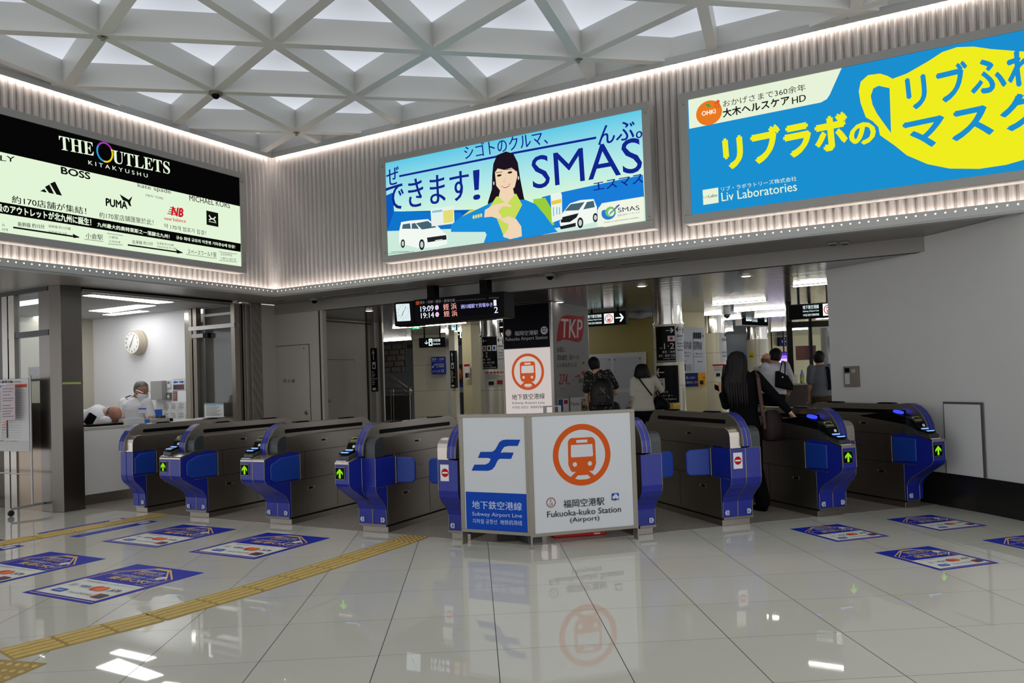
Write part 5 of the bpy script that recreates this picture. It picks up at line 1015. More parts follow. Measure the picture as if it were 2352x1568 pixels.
def hang_art(items):
    def f(c):
        u0, u1, v0, v1 = c.box; w, h = u1-u0, v1-v0; c.rect(u0+.01, .01, u1-.01, h-.01, EK)
        for k, x0, x1, y0, y1, tx in items:
            X0, X1, Y0, Y1 = u0+w*x0, u0+w*x1, h*y0, h*y1; cx, cy = (X0+X1)/2, (Y0+Y1)/2
            if k == 'a':       # arrow; tx gives its direction
                A = {'r': 0, 'u': 90, 'l': 180, 'd': 270}[tx]; s = min(X1-X0, Y1-Y0)/2; ca, sa = math.cos(R(A)), math.sin(R(A))
                rt = lambda p: (cx+s*(p[0]*ca-p[1]*sa), cy+s*(p[0]*sa+p[1]*ca))
                for P in (((-1, -.13), (.7, -.13), (.7, .13), (-1, .13)), ((.05, .95), (.35, .95), (1, .12), (1, -.12), (.62, 0), (.05, .75)), ((.05, -.95), (.35, -.95), (1, -.12), (1, .12), (.62, 0), (.05, -.75))): c.poly([rt(p) for p in P], EW, False)
            elif k == 't': c.text(tx, X0, Y0, Y1-Y0, EW, .01, 'l', X1-X0)
            elif k == 'p': c.rect(X0, Y0, X1, Y1, EW); train_icon(c, cx, cy, (Y1-Y0)*.42, (Y1-Y0)*.42, em('c84a3a', 1), EW)
            elif k == 'i': c.rect(X0, Y0, X1, Y1, EW); c.rect(X0+(X1-X0)*.25, Y0+(Y1-Y0)*.15, X1-(X1-X0)*.25, Y1-(Y1-Y0)*.2, EK); c.rect(X0+(X1-X0)*.35, Y0+(Y1-Y0)*.5, X1-(X1-X0)*.35, Y1-(Y1-Y0)*.28, EW)
    return f
SUB = [('t', .05, .42, .62, .88, '地下鉄空港線'), ('t', .05, .42, .40, .54, 'Subway Airport Line'), ('t', .05, .42, .14, .30, '지하철 공항선 地铁机场线')]
plane_panel('hanging_sign', 'lit black hanging sign with a red train mark and a white arrow before the hoarding', 'sign', (1336, 717, 1437, 747), 13.6, m=BLACK, depth=.14, hang=True, art=hang_art([(k, a*.86+.1, b*.86+.1, c_, d_, t_) for k, a, b, c_, d_, t_ in SUB]+[('p', .52, .74, .12, .88, ''), ('a', .78, .96, .15, .85, 'r')]), bevel=.006)
plane_panel('hanging_sign', 'lit black hanging sign reading subway airport line beside the white wall', 'sign', (1811, 696, 1922, 730), 10.6, m=BLACK, depth=.16, hang=True, art=hang_art([(k, a*.9+.26, b*.9+.26, c_, d_, t_) for k, a, b, c_, d_, t_ in SUB]+[('p', .72, .97, .1, .9, '')]), bevel=.01)
plane_panel('hanging_sign', 'lit black hanging sign with arrows at both ends and a pale metal frame', 'sign', (1703, 707, 1764, 748), 17.0, rot=R(38), m=GREYM, depth=.16, hang=True, art=hang_art([('a', .05, .16, .35, .72, 'l'), ('i', .16, .26, .25, .82, ''), ('i', .27, .36, .25, .82, ''), ('t', .38, .62, .55, .8, '国内線ターミナル'), ('t', .38, .58, .22, .4, 'Domestic'), ('t', .70, .84, .55, .8, '地下鉄'), ('i', .85, .93, .25, .8, ''), ('a', .93, .99, .35, .7, 'r')]))
plane_panel('hanging_sign', 'small black hanging sign with a downward arrow near the cream tiled pillar', 'sign', (962, 775, 1022, 797), 17.6, rot=R(-4), m=BLACK, depth=.2, hang=True, art=hang_art([('a', .22, .36, .15, .9, 'd'), ('i', .38, .52, .15, .88, ''), ('t', .55, .82, .55, .85, '地下鉄空港線'), ('t', .55, .82, .2, .42, 'Subway Airport Line')]), bevel=.01)
plane_panel('hanging_sign', 'lit sign with a white arrow beside the narrow mirrored post', 'sign', (1043, 758, 1070, 778), 18.0, m=BLACK, depth=.15, hang=True, art=hang_art([('a', .05, .45, .15, .85, 'l'), ('i', .5, .9, .1, .9, '')]))
plane_panel('hanging_sign', 'black sign with a white arrow peeking out beside the station pillar', 'sign', (1141, 739, 1164, 763), 15.0, m=BLACK, depth=.15, hang=True, art=hang_art([('a', .05, .65, .1, .9, 'l')]))
def exit_art(c):
    u0, u1, _, h = c.box; c.rect(u0, 0, u1, h, em('14b060', 1.1)); w = u1-u0
    c.rect(u0+w*.60, h*.12, u0+w*.84, h*.88, em('e8fff0', 1.1)); c.ell((u0+w*.42, h*.72), h*.13, h*.13, em('e8fff0', 1.1), 12)
    for P in (((.30, .55), (.55, .62)), ((.42, .6), (.36, .35)), ((.36, .35), (.24, .15)), ((.38, .38), (.52, .2))): c.line([(u0+w*P[0][0], h*P[0][1]), (u0+w*P[1][0], h*P[1][1])], h*.12, em('e8fff0', 1.1), False)
plane_panel('exit_sign', 'small green lit emergency exit sign under the departure board', 'sign', (945, 744, 965, 756), 16.5, m=GREYM, depth=.08, hang=True, art=exit_art)
def cy_art(c):
    u0, u1, _, h = c.box; w = u1-u0; c.rect(u0, 0, u1, h, em('c8f4f0', 1.1)); TQ = em('1a8a90', 1); c.line([(u0+w*.2, h*.5), (u0+w*.8, h*.5)], h*.10, TQ, False); c.poly([(u0+w*.55, h*.8), (u0+w*.9, h*.5), (u0+w*.55, h*.2), (u0+w*.7, h*.5)], TQ, False)
plane_panel('arrow_sign', 'small pale turquoise lit arrow sign under the departure board', 'sign', (1037, 742, 1047, 758), 16.5, m=GREYM, depth=.06, hang=True, art=cy_art)
# pillars
def round_pillar(label, x0, x1, dist, arts=(), m=CREAM, zc=2.6):
    r = ray((x0+x1)/2, 860); P = EYEP+r*(dist/r.y); rad = abs(x1-x0)/2/F*dist; t = thing('round_pillar', label, 'pillar', (P.x, P.y, 0), 0, 'round tiled pillars')
    MB().lathe([(rad, 0), (rad, 2.28)], m, n=40).build('shaft', t, smooth=True); MB().lathe([(rad+.01, 2.28), (rad+.01, 2.31), (rad-.01, 2.31), (rad-.01, 2.60)], POLISH, n=40).build('mirror_collar', t, smooth=True)
    for (nm, xa, ya, xb, yb, col, fn) in arts:
        # sheet wrapped round the shaft
        def f(x, y):
            d = ray(x, y); ox, oy = -P.x, -P.y; A = d.x*d.x+d.y*d.y; B = 2*(ox*d.x+oy*d.y); Cc = ox*ox+oy*oy-(rad+.004)**2; D = max(B*B-4*A*Cc, 0); k = (-B-math.sqrt(D))/(2*A); q = EYEP+d*k; return math.atan2(q.y-P.y, q.x-P.x), q.z
        (a0, _), (a1, _) = f(xa, (ya+yb)/2), f(xb, (ya+yb)/2); z1, z0 = f((xa+xb)/2, ya)[1], f((xa+xb)/2, yb)[1]
        mb = MB(); n = 14
        def W_(u, v, d=.004): a = a0+(a1-a0)*u; return ((rad+d)*math.cos(a), (rad+d)*math.sin(a), z0+(z1-z0)*v)
        mb.add([W_(k/n, v, .004) for k in range(n+1) for v in (0, 1)], [(2*k, 2*k+2, 2*k+3, 2*k+1) for k in range(n)], col)
        st = [.005]
        class CC: pass
        c = CC()
        def raw(pts, faces, m_): st[0] += .0006; mb.add([W_(u, v, st[0]) for u, v in pts], faces, m_)
        c.raw = raw; c.text = lambda s_, u, v, h, m_, b=.01, wd=.5: (lambda g: raw([(u+x*wd, v+y*h) for x, y in g[0]], g[1], m_))(glyphs(s_))
        def rect(u0, v0, u1, v1, m_): k = 6; raw([(u0+(u1-u0)*i/k, v) for i in range(k+1) for v in (v0, v1)], [(2*i, 2*i+2, 2*i+3, 2*i+1) for i in range(k)], m_)
        c.rect = rect
        def arrow(u, v, w, h, dr, m_):
            s = 1 if dr == 'r' else -1; rect(u-w/2, v-h*.06, u+w/2, v+h*.06, m_); raw([(u+s*w*.10, v+h*.5), (u+s*w/2, v), (u+s*w*.10, v-h*.5), (u+s*w*.30, v)], [(0, 1, 3), (1, 2, 3)], m_)
            raw([(u+s*w*.10, v+h*.5), (u+s*w*.28, v+h*.5), (u+s*w*.60, v), (u+s*w*.28, v-h*.5), (u+s*w*.10, v-h*.5), (u+s*w*.38, v)], [(0, 1, 2, 5), (5, 2, 3, 4)], m_)
        c.arrow = arrow; fn(c); mb.build(nm, t)
    return t
DW2 = ink((.78, .78, .77))
def art_1(c):
    c.arrow(.74, .88, .34, .14, 'r', DW2); c.rect(.64, .58, .98, .73, DW2); c.rect(.74, .615, .88, .70, ink((.70, .22, .20))); c.text('1·2', .46, .37, .16, DW2, .0, .48); c.text('のりば', .22, .38, .04, DW2, 0, .16)
    c.text('博多・天神', .36, .25, .075, DW2, .01, .6); c.text('姪浜・唐津 方面', .16, .15, .075, DW2, .01, .8); c.text('for Hakata, Tenjin,', .40, .085, .045, DW2, 0, .56); c.text('Meinohama and Karatsu', .08, .02, .045, DW2, 0, .88)
def art_2(c): c.arrow(.38, .90, .6, .13, 'l', BI); c.rect(.85, .78, 1, .95, BI); c.text('国内線', .1, .68, .07, BI, .01, .85); c.text('ターミナル', .1, .58, .06, BI, .01, .9); c.text('Domestic', .1, .49, .05, BI, 0, .8); c.text('국내선 터미널', .1, .40, .05, BI, 0, .8); c.text('国内航站', .1, .30, .045, BI, 0, .8)
def art_3(c):
    c.arrow(.22, .82, .36, .22, 'l', DW2); c.rect(.04, .37, .42, .66, DW2); c.rect(.14, .40, .32, .53, BI); c.rect(.18, .42, .28, .50, DW2); c.text('↓↑', .14, .56, .08, BI, 0, .18); c.text('のりばゆき', .06, .26, .07, DW2, .01, .48); c.text('エレベーター', .06, .16, .07, DW2, .01, .66); c.text('Elevator to Platform', .06, .08, .05, DW2, 0, .8)
round_pillar('round cream pillar wearing black platform and lift signs', 1503, 1573, 13.2, [('sign_sheet', 1507, 749, 1551, 832, BI, art_1), ('sign_sheet', 1552, 748, 1570, 830, ink((.70, .71, .73)), art_2), ('sign_sheet', 1509, 839, 1559, 925, BI, art_3)])
def art_4(c): c.rect(.5, .85, .9, .97, BI); c.text('国際線', .2, .7, .1, BI, .01, .7); c.text('UNIT', .1, .3, .06, BI, 0, .7); c.text('国際航站', .2, .18, .06, BI, 0, .7)
def art_5(c):
    c.rect(0, .88, 1, 1, ink((.62, .12, .14)))
    for k in range(5): c.rect(.08, .80-k*.07, .08+.8*(.6+.4*((k*7) % 3)/2), .825-k*.07, INKG)
    c.rect(.2, .12, .45, .36, INKB); c.rect(.6, .15, .9, .42, ink((.6, .2, .2)))
round_pillar('round cream pillar with a red headed notice standing beyond the cream board wall', 1616, 1670, 16.4, [('sign_sheet', 1654, 762, 1669, 832, ink((.70, .71, .72)), art_4), ('notice', 1637, 836, 1668, 868, ink((.76, .75, .73)), art_5)])
round_pillar('round tiled pillar with a small yellow sticker beside the blue wall', 1718, 1768, 20.0, [('sticker', 1720, 809, 1732, 823, ink((.82, .74, .12)), lambda c: c.rect(.2, .3, .8, .45, INKB))])
def art_6(c):
    c.arrow(.22, .88, .3, .10, 'l', DW2)
    for k, col in enumerate((ink((.66, .25, .22)), INKB, ink((.2, .25, .6)))): c.rect(.05+k*.32, .56, .31+k*.32, .73, DW2); c.rect(.11+k*.32, .585, .25+k*.32, .70, col)
    c.text('1·2', .05, .37, .16, DW2, 0, .36); c.text('博多・天神', .05, .26, .07, DW2, .01, .5); c.text('姪浜・唐津 方面', .05, .16, .07, DW2, .01, .75); c.text('for Hakata, Tenjin,', .05, .09, .04, DW2, 0, .6); c.text('Meinohama and Karatsu', .05, .03, .04, DW2, 0, .85)
round_pillar('round cream pillar with black and white direction sheets beside the tall station pillar', 1103, 1163, 15.2, [('sign_sheet', 1108, 773, 1142, 847, BI, art_6), ('sign_sheet', 1143, 773, 1156, 848, ink((.70, .71, .72)), art_2), ('notice', 1114, 853, 1157, 888, ink((.76, .74, .70)), art_5)])
# cream board wall with terminal sign
plane_panel('board_wall', 'cream painted board wall carrying the white terminal sign', 'wall panel', (1571, 700, 1622, 960), 14.6, rot=R(22), m=CRW, depth=.4, to_floor=True, to_ceil=True)
def term(c):
    ZZ = at(1480, 660, 5.227); B2 = ink((.10, .11, .14))
    T = lambda t, a, b, e, m=B2, bo=0.0: c.box_text(t, ZZ(*a), ZZ(*b), ZZ(*e), m, bo)
    T('国内線', (462, 740), (566, 745), (462, 640), B2, .01); T('国際線', (588, 748), (690, 752), (588, 645), B2, .01); c.line([ZZ(582, 540), ZZ(592, 1000)], .006, INKG)
    for x in (588, 612, 636, 660): c.poly([ZZ(x, 540), ZZ(x+20, 541), ZZ(x+20, 615), ZZ(x, 614)], B2)
    T('→', (684, 605), (712, 606), (684, 556), B2, .01); T('国内線ターミナルビル', (474, 795), (556, 798), (474, 768)); T('Domestic Terminal', (474, 828), (536, 830), (474, 810)); T('国内航站', (474, 890), (500, 891), (474, 872))
    T('連絡バスのりば', (612, 806), (692, 808), (612, 782)); T('International Terminal', (594, 834), (694, 836), (594, 820)); T('国际航站', (636, 898), (696, 900), (636, 880)); c.poly([ZZ(474, 920), ZZ(492, 920), ZZ(494, 1000), ZZ(476, 1000)], B2)
    for k in range(5): c.line([ZZ(500, 930+k*16), ZZ(570-(k % 2)*16, 931+k*16)], .008, INKG)
plane_panel('terminal_sign', 'pale sign for both terminals on the cream board wall', 'sign', (1568, 753, 1619, 856), 14.52, rot=R(22), m=ink((.72, .74, .78)), depth=.02, art=term)
def cafe(c):
    u0, u1, _, h = c.box; w = u1-u0; c.rect(u0, 0, u0+w*.63, h, ink((.10, .15, .38))); c.rect(u0+w*.63, 0, u1, h, ink((.84, .60, .12))); c.text('駅レンタカー', u0+w*.06, h*.55, h*.2, DW2, .01, 'l', w*.45); c.text('ご案内はこちら', u0+w*.02, h*.22, h*.18, DW2, .01, 'l', w*.58); c.text('→', u0+w*.82, h*.52, h*.2, INKB, .01, 'l', w*.14); c.rect(u0+w*.70, h*.12, u0+w*.88, h*.42, INKB)
plane_panel('shop_sign', 'dark blue and amber guide sign below the terminal sign', 'sign', (1573, 856, 1621, 887), 14.51, rot=R(22), m=ink((.10, .15, .38)), depth=.02, art=cafe)
# far right: blue wall, way sign, glazed staff kiosk
BLG = bpy.data.materials.new('sea_mural'); BLG.use_nodes = True; nt = BLG.node_tree; b_ = nt.nodes['Principled BSDF']; tc = nt.nodes.new('ShaderNodeTexCoord'); sp = nt.nodes.new('ShaderNodeSeparateXYZ'); mr = nt.nodes.new('ShaderNodeMapRange'); mr.inputs[2].default_value = 2.6; rp = nt.nodes.new('ShaderNodeValToRGB')
nt.links.new(tc.outputs['Object'], sp.inputs[0]); nt.links.new(sp.outputs[2], mr.inputs[0]); nt.links.new(mr.outputs[0], rp.inputs[0]); nt.links.new(rp.outputs[0], b_.inputs['Base Color']); b_.inputs['Roughness'].default_value = .3
for k, (p, cc) in enumerate(((.0, (.04, .08, .14)), (.45, (.03, .14, .28)), (.64, (.06, .30, .52)), (.77, (.09, .30, .46)), (.81, (.24, .29, .32)), (1, (.18, .20, .23)))):
    el = rp.color_ramp.elements[k] if k < 2 else rp.color_ramp.elements.new(p); el.position = p; el.color = lin(cc)
plane_panel('mural_wall', 'tall blue seascape mural wall between two round pillars', 'mural', (1662, 740, 1724, 960), 23.0, rot=R(6), m=BLG, depth=.2, to_floor=True, to_ceil=True)
plane_panel('rear_wall', 'pale cream wall at the far end beyond the glazed kiosk', 'wall panel', (1764, 770, 1990, 960), 25.0, rot=0, m=CRW, depth=.2, to_floor=True, to_ceil=True)
plane_panel('way_sign', 'dark blue sign with a white arrow on the far cream wall', 'sign', (1791, 774, 1812, 794), 24.8, rot=0, m=ink((.10, .12, .36)), depth=.2, art=lambda c: (c.line([(c.box[0]*.5, c.box[3]*.5), (c.box[1]*.9, c.box[3]*.5)], .03, DW2, False), c.line([(c.box[0]*.5, c.box[3]*.5), (c.box[1]*.1, c.box[3]*.85)], .03, DW2, False), c.line([(c.box[0]*.5, c.box[3]*.5), (c.box[1]*.1, c.box[3]*.15)], .03, DW2, False)))
plane_panel('video_screen', 'bright violet video screen behind the two men in white shirts', 'screen', (1766, 808, 1812, 846), 22.0, rot=0, m=BLACK, depth=.1, hang=True, art=lambda c: [c.rect(c.box[0]+.03, c.box[3]*a, c.box[1]-.03, c.box[3]*b, em(k, 1.1)) for a, b, k in ((.05, .38, 'a8b8ff'), (.38, .58, 'e8c8ff'), (.58, .78, '9a70ff'), (.78, .95, '4a30b0'))])
KD = 12.9; kx = lambda x: (EYEP+ray(x, 860)*(KD/ray(x, 860).y))
ko = kx(1812); kk = thing('staff_kiosk', 'glazed staff kiosk with dark frames and a brown counter base', 'kiosk', (ko.x, ko.y, 0), R(-10)); zk = (EYEP+ray(1830, 884)*(KD/ray(1830, 884).y)).z
BRN = mat('brown_counter', (.20, .15, .13), .4); DKF = mat('kiosk_frame', (.10, .095, .09), .25, .7)
MB().box(0, 1.9, 0, 1.4, 0, zk, BRN).build('counter', kk); MB().box(-.02, 1.9, -.06, .35, zk, zk+.025, mat('kiosk_top', (.62, .60, .54), .3)).build('worktop', kk)
for x, w_ in ((0, .09), (.36, .05), (.74, .06), (1.25, .05)): MB().box(x, x+w_, .02, .09, zk if x else 0, 2.6, DKF).build('post', kk)
MB().box(0, 1.9, .02, .09, 2.15, 2.25, DKF).build('rail', kk); MB().box(.09, 1.9, .05, .056, zk+.02, 2.15, glass()).build('pane', kk)
MB().box(.15, .48, .10, .11, zk+.42, zk+.66, ink((.62, .38, .38))).build('poster', kk); MB().box(.9, 1.8, 1.3, 1.4, zk, 2.2, mat('kiosk_rear', (.55, .53, .50), .5)).build('rear_panel', kk)
for k in range(3): MB().box(1.0, 1.25, 1.28, 1.30, zk+.35+k*.3, zk+.55+k*.3, INKB if k % 2 else WI).build('notice', kk)
cl = thing('counter_bottle', 'small bottle with a yellow label on the kiosk counter', 'bottle', (ko.x+.24, ko.y+.03, zk+.025), 0); MB().lathe([(.035, 0), (.035, .14), (.014, .19), (.014, .23)], mat('bottle_clear', (.55, .62, .66), .15), n=14).build('bottle', cl, smooth=True); MB().lathe([(.037, .03), (.037, .09)], ink((.80, .74, .24)), n=14).build('label', cl)
cl = thing('price_card', 'white card leaning on the kiosk counter', 'card', (ko.x+.06, ko.y-.02, zk+.025), R(-20)); MB().box(-.07, .07, -.004, .004, 0, .16, WI, Matrix.Rotation(R(-18), 4, 'X')).build('card', cl)
cl = thing('paper_tray', 'low white paper heap on the kiosk counter', 'papers', (ko.x+.60, ko.y+.08, zk+.025), 0); MB().prism([(-.12, 0), (.12, 0), (.05, .07), (-.04, .07)], 'y', -.06, .06, WI).build('sheet', cl)
# camera ball hanging near the far pillars
t = thing('ball_camera', 'white ball camera under the ceiling before the far pillars', 'security camera', onz(1669, 706, 2.6)); MB().lathe([(.06, 0), (.06, -.10), (.05, -.13)], WHITEP, n=16).build('housing', t, smooth=True); MB().ball((0, 0, -.14), .055, CHAR, 8).build('lens_dome', t, smooth=True)
# left part: stairs with a screen, cream pillar, posts, railing
plane_panel('mirror_post', 'slim mirrored corner post at the end of the grey passage wall', 'post', (865, 745, 880, 960), 14.9, m=STEEL, depth=.04, to_floor=True, to_ceil=True)
def strip_art(up):
    def f(c):
        u0, u1, _, h = c.box; w = u1-u0
        c.line([(u0+w*.5, h*.72), (u0+w*.45, h*.9)], w*.12, DW2, False); c.poly([(u0+w*.2, h*.86), (u0+w*.45, h*.97), (u0+w*.7, h*.86), (u0+w*.45, h*.90)], DW2, False); c.rect(u0+w*.25, h*.52, u0+w*.8, h*.68, DW2); c.rect(u0+w*.36, h*.545, u0+w*.68, h*.62, INKB)
        for k in range(4): c.rect(u0+w*.15, h*(.45-.04*k), u0+w*(.5+.1*(k % 3)), h*(.465-.04*k), DW2)
        c.rect(u0, h*.285, u1, h*.30, DW2)
        for k in range(3): c.rect(u0+w*.15, h*(.24-.04*k), u0+w*(.55+.1*(k % 2)), h*(.255-.04*k), DW2)
        s = 1 if up else -1; cx = u0+w*.5; c.line([(cx-s*w*.3, h*.06), (cx+s*w*.1, h*.06)], w*.3, DW2, False); c.poly([(cx+s*w*.05, h*.10), (cx+s*w*.38, h*.06), (cx+s*w*.05, h*.02)], DW2, False)
    return f
plane_panel('strip_sign', 'narrow black vertical direction strip on the end of the grey passage wall', 'sign', (852, 799, 866, 899), 14.2, m=BI, depth=.02, art=strip_art(True))
plane_panel('stair_screen', 'dark lattice screen with pale slats beside the staircase', 'screen', (872, 790, 932, 856), 22.5, m=mat('screen_brown', (.22, .20, .18), .5), depth=.06, hang=True, art=lambda c: [c.rect(c.box[0]+(c.box[1]-c.box[0])*(i+.2)/17, c.box[3]*(j+.08+.25*((i*7+j*3) % 3)/3)/5, c.box[0]+(c.box[1]-c.box[0])*(i+.75)/17, c.box[3]*(j+.92)/5, ink((.50, .48, .46))) for i in range(17) for j in range(5) if (i*5+j*11) % 7])
plane_panel('glazed_wall', 'pale bluish wall panel behind the staircase screen', 'wall panel', (868, 798, 1070, 960), 24.0, m=mat('pale_blue_panel', (.52, .54, .58), .3), depth=.1, to_floor=True)
plane_panel('dark_wall', 'dark wall band above the pale panel behind the staircase', 'wall panel', (868, 762, 1070, 798), 24.0, m=mat('dark_band', (.30, .29, .27), .5), depth=.1, to_ceil=True)
sr = thing('stair_railing', 'steel railing with dark mesh infill at the head of the staircase', 'railing', (EYEP+ray(910, 900)*(21.0/ray(910, 900).y)).xy.to_3d(), KROT); k_ = 21.0/F
MB().box(-.52, .48, 0, .02, .25, 1.12, mat('mesh_dark', (.09, .085, .08), .5)).build('mesh_panel', sr); m = MB()
for z in (.18, .24, 1.12, 1.2, 1.32): m.tube([(-.55, -.02, z), (.50, -.02, z)], .018, STEEL, 8)
m.build('rail', sr)
for x in (-.16, -.08, .46): MB().tube([(x, -.02, 0), (x, -.02, 1.3)], .018, STEEL, 8).build('post', sr)
MB().tube([(-.5, -.5, .72), (-.3, -.5, .86), (-.1, -.5, .92), (.0, -.5, .92), (.0, -.5, 0)], .022, POLISH, 8).build('handrail', sr)
m = MB(); m.tube([(-.5, .3, 1.75), (.30, .3, 1.22)], .03, STEELD, 8); m.tube([(-.5, .3, 1.62), (.20, .3, 1.15)], .03, STEELD, 8); m.build('stair_rail', sr)
plane_panel('tiled_pillar', 'broad square cream tiled pillar with a blue direction sign', 'pillar', (950, 770, 1028, 960), 18.9, rot=R(-6), m=CREAM, depth=.9, to_floor=True, to_ceil=True)
def blue_sign(c):
    u0, u1, _, h = c.box; w = u1-u0; c.text('博多・天神', u0+w*.05, h*.78, h*.16, DW2, .01, 'l', w*.9); c.text('Hakata Tenjin', u0+w*.06, h*.70, h*.05, DW2, 0, 'l', w*.8); c.line([(u0+w*.10, h*.42), (u0+w*.28, h*.58), (u0+w*.95, h*.58)], h*.04, DW2, False); c.poly([(u0+w*.06, h*.50), (u0+w*.06, h*.37), (u0+w*.2, h*.37)], DW2, False); c.text('空港線', u0+w*.35, h*.38, h*.15, DW2, .01, 'l', w*.6); c.text('のりば', u0+w*.06, h*.10, h*.15, DW2, .01, 'l', w*.6); c.ring((u0+w*.84, h*.18), h*.085, h*.085, h*.03, DW2)
plane_panel('blue_sign', 'square blue direction sign with a white bent arrow on the cream tiled pillar', 'sign', (991, 819, 1021, 859), 18.6, rot=R(-6), m=ink((.10, .20, .60)), depth=.3, art=blue_sign)
plane_panel('steel_post', 'slim steel post beside the cream tiled pillar', 'post', (1026, 764, 1034, 960), 18.0, m=STEEL, depth=.15, to_floor=True, to_ceil=True)
plane_panel('mirror_post', 'cream and mirrored post carrying a second black direction strip', 'post', (1033, 760, 1046, 960), 17.4, m=CREAM, depth=.15, to_floor=True, to_ceil=True)
plane_panel('strip_sign', 'narrow black vertical direction strip on the cream mirrored post', 'sign', (1034, 805, 1045, 891), 17.295, m=BI, depth=.1, art=strip_art(False))
plane_panel('poster', 'dark poster with an orange figure behind the mirrored post', 'poster', (1045, 836, 1066, 889), 21.5, m=INKB, depth=.03, art=lambda c: (c.ell(((c.box[0]+c.box[1])/2, c.box[3]*.58), (c.box[1]-c.box[0])*.34, c.box[3]*.24, ink((.50, .24, .12)), 14), c.ell(((c.box[0]+c.box[1])/2, c.box[3]*.68), (c.box[1]-c.box[0])*.2, c.box[3]*.12, ink((.66, .40, .2)), 12), c.rect(c.box[0], 0, c.box[1], c.box[3]*.16, ink((.14, .18, .42)))))
plane_panel('mesh_fence', 'dark grid fence behind the mirrored post', 'fence', (1045, 894, 1068, 960), 20.5, m=mat('mesh_dark2', (.12, .115, .11), .5), depth=.04, to_floor=True, art=lambda c: [c.rect(c.box[0]+(c.box[1]-c.box[0])*i/5, 0, c.box[0]+(c.box[1]-c.box[0])*(i+.3)/5, c.box[3]-.05, INKG) for i in range(5)]+[c.rect(c.box[0], c.box[3]-.08, c.box[1], c.box[3], GREYM)])
plane_panel('yellow_pillar', 'square yellowish pillar with a small red headed notice', 'pillar', (1063, 740, 1084, 960), 16.2, m=CRW, depth=.48, to_floor=True, to_ceil=True)
p = EYEP+ray(1096, 850)*(16.4/ray(1096, 850).y)
plane_panel('yellow_wall', 'olive yellow side panel next to the yellowish pillar', 'wall panel', (1083, 740, 1112, 960), 16.6, rot=R(6), m=OLIVE, depth=.3, to_floor=True, to_ceil=True)
plane_panel('notice', 'small notice with a red heading on the yellowish pillar', 'notice', (1066, 834, 1079, 871), 16.12, m=WI, depth=.01, art=lambda c: (c.rect(c.box[0], c.box[3]*.8, c.box[1], c.box[3]*.95, ink((.62, .12, .14))), c.rect(c.box[0]*.6, c.box[3]*.1, c.box[1]*.3, c.box[3]*.4, INKB), c.rect(c.box[1]*.4, c.box[3]*.1, c.box[1]*.9, c.box[3]*.4, ink((.6, .2, .2)))))
t = thing('yellow_bin', 'yellow box standing behind the gate marked 5 and 6', 'box', (EYEP+ray(1524, 960)*(11.9/ray(1524, 960).y)).xy.to_3d(), KROT); MB().box(-.16, .22, -.15, .15, 0, .98, mat('yellow_box', (.80, .62, .12), .45)).build('case', t, bevel=.02)


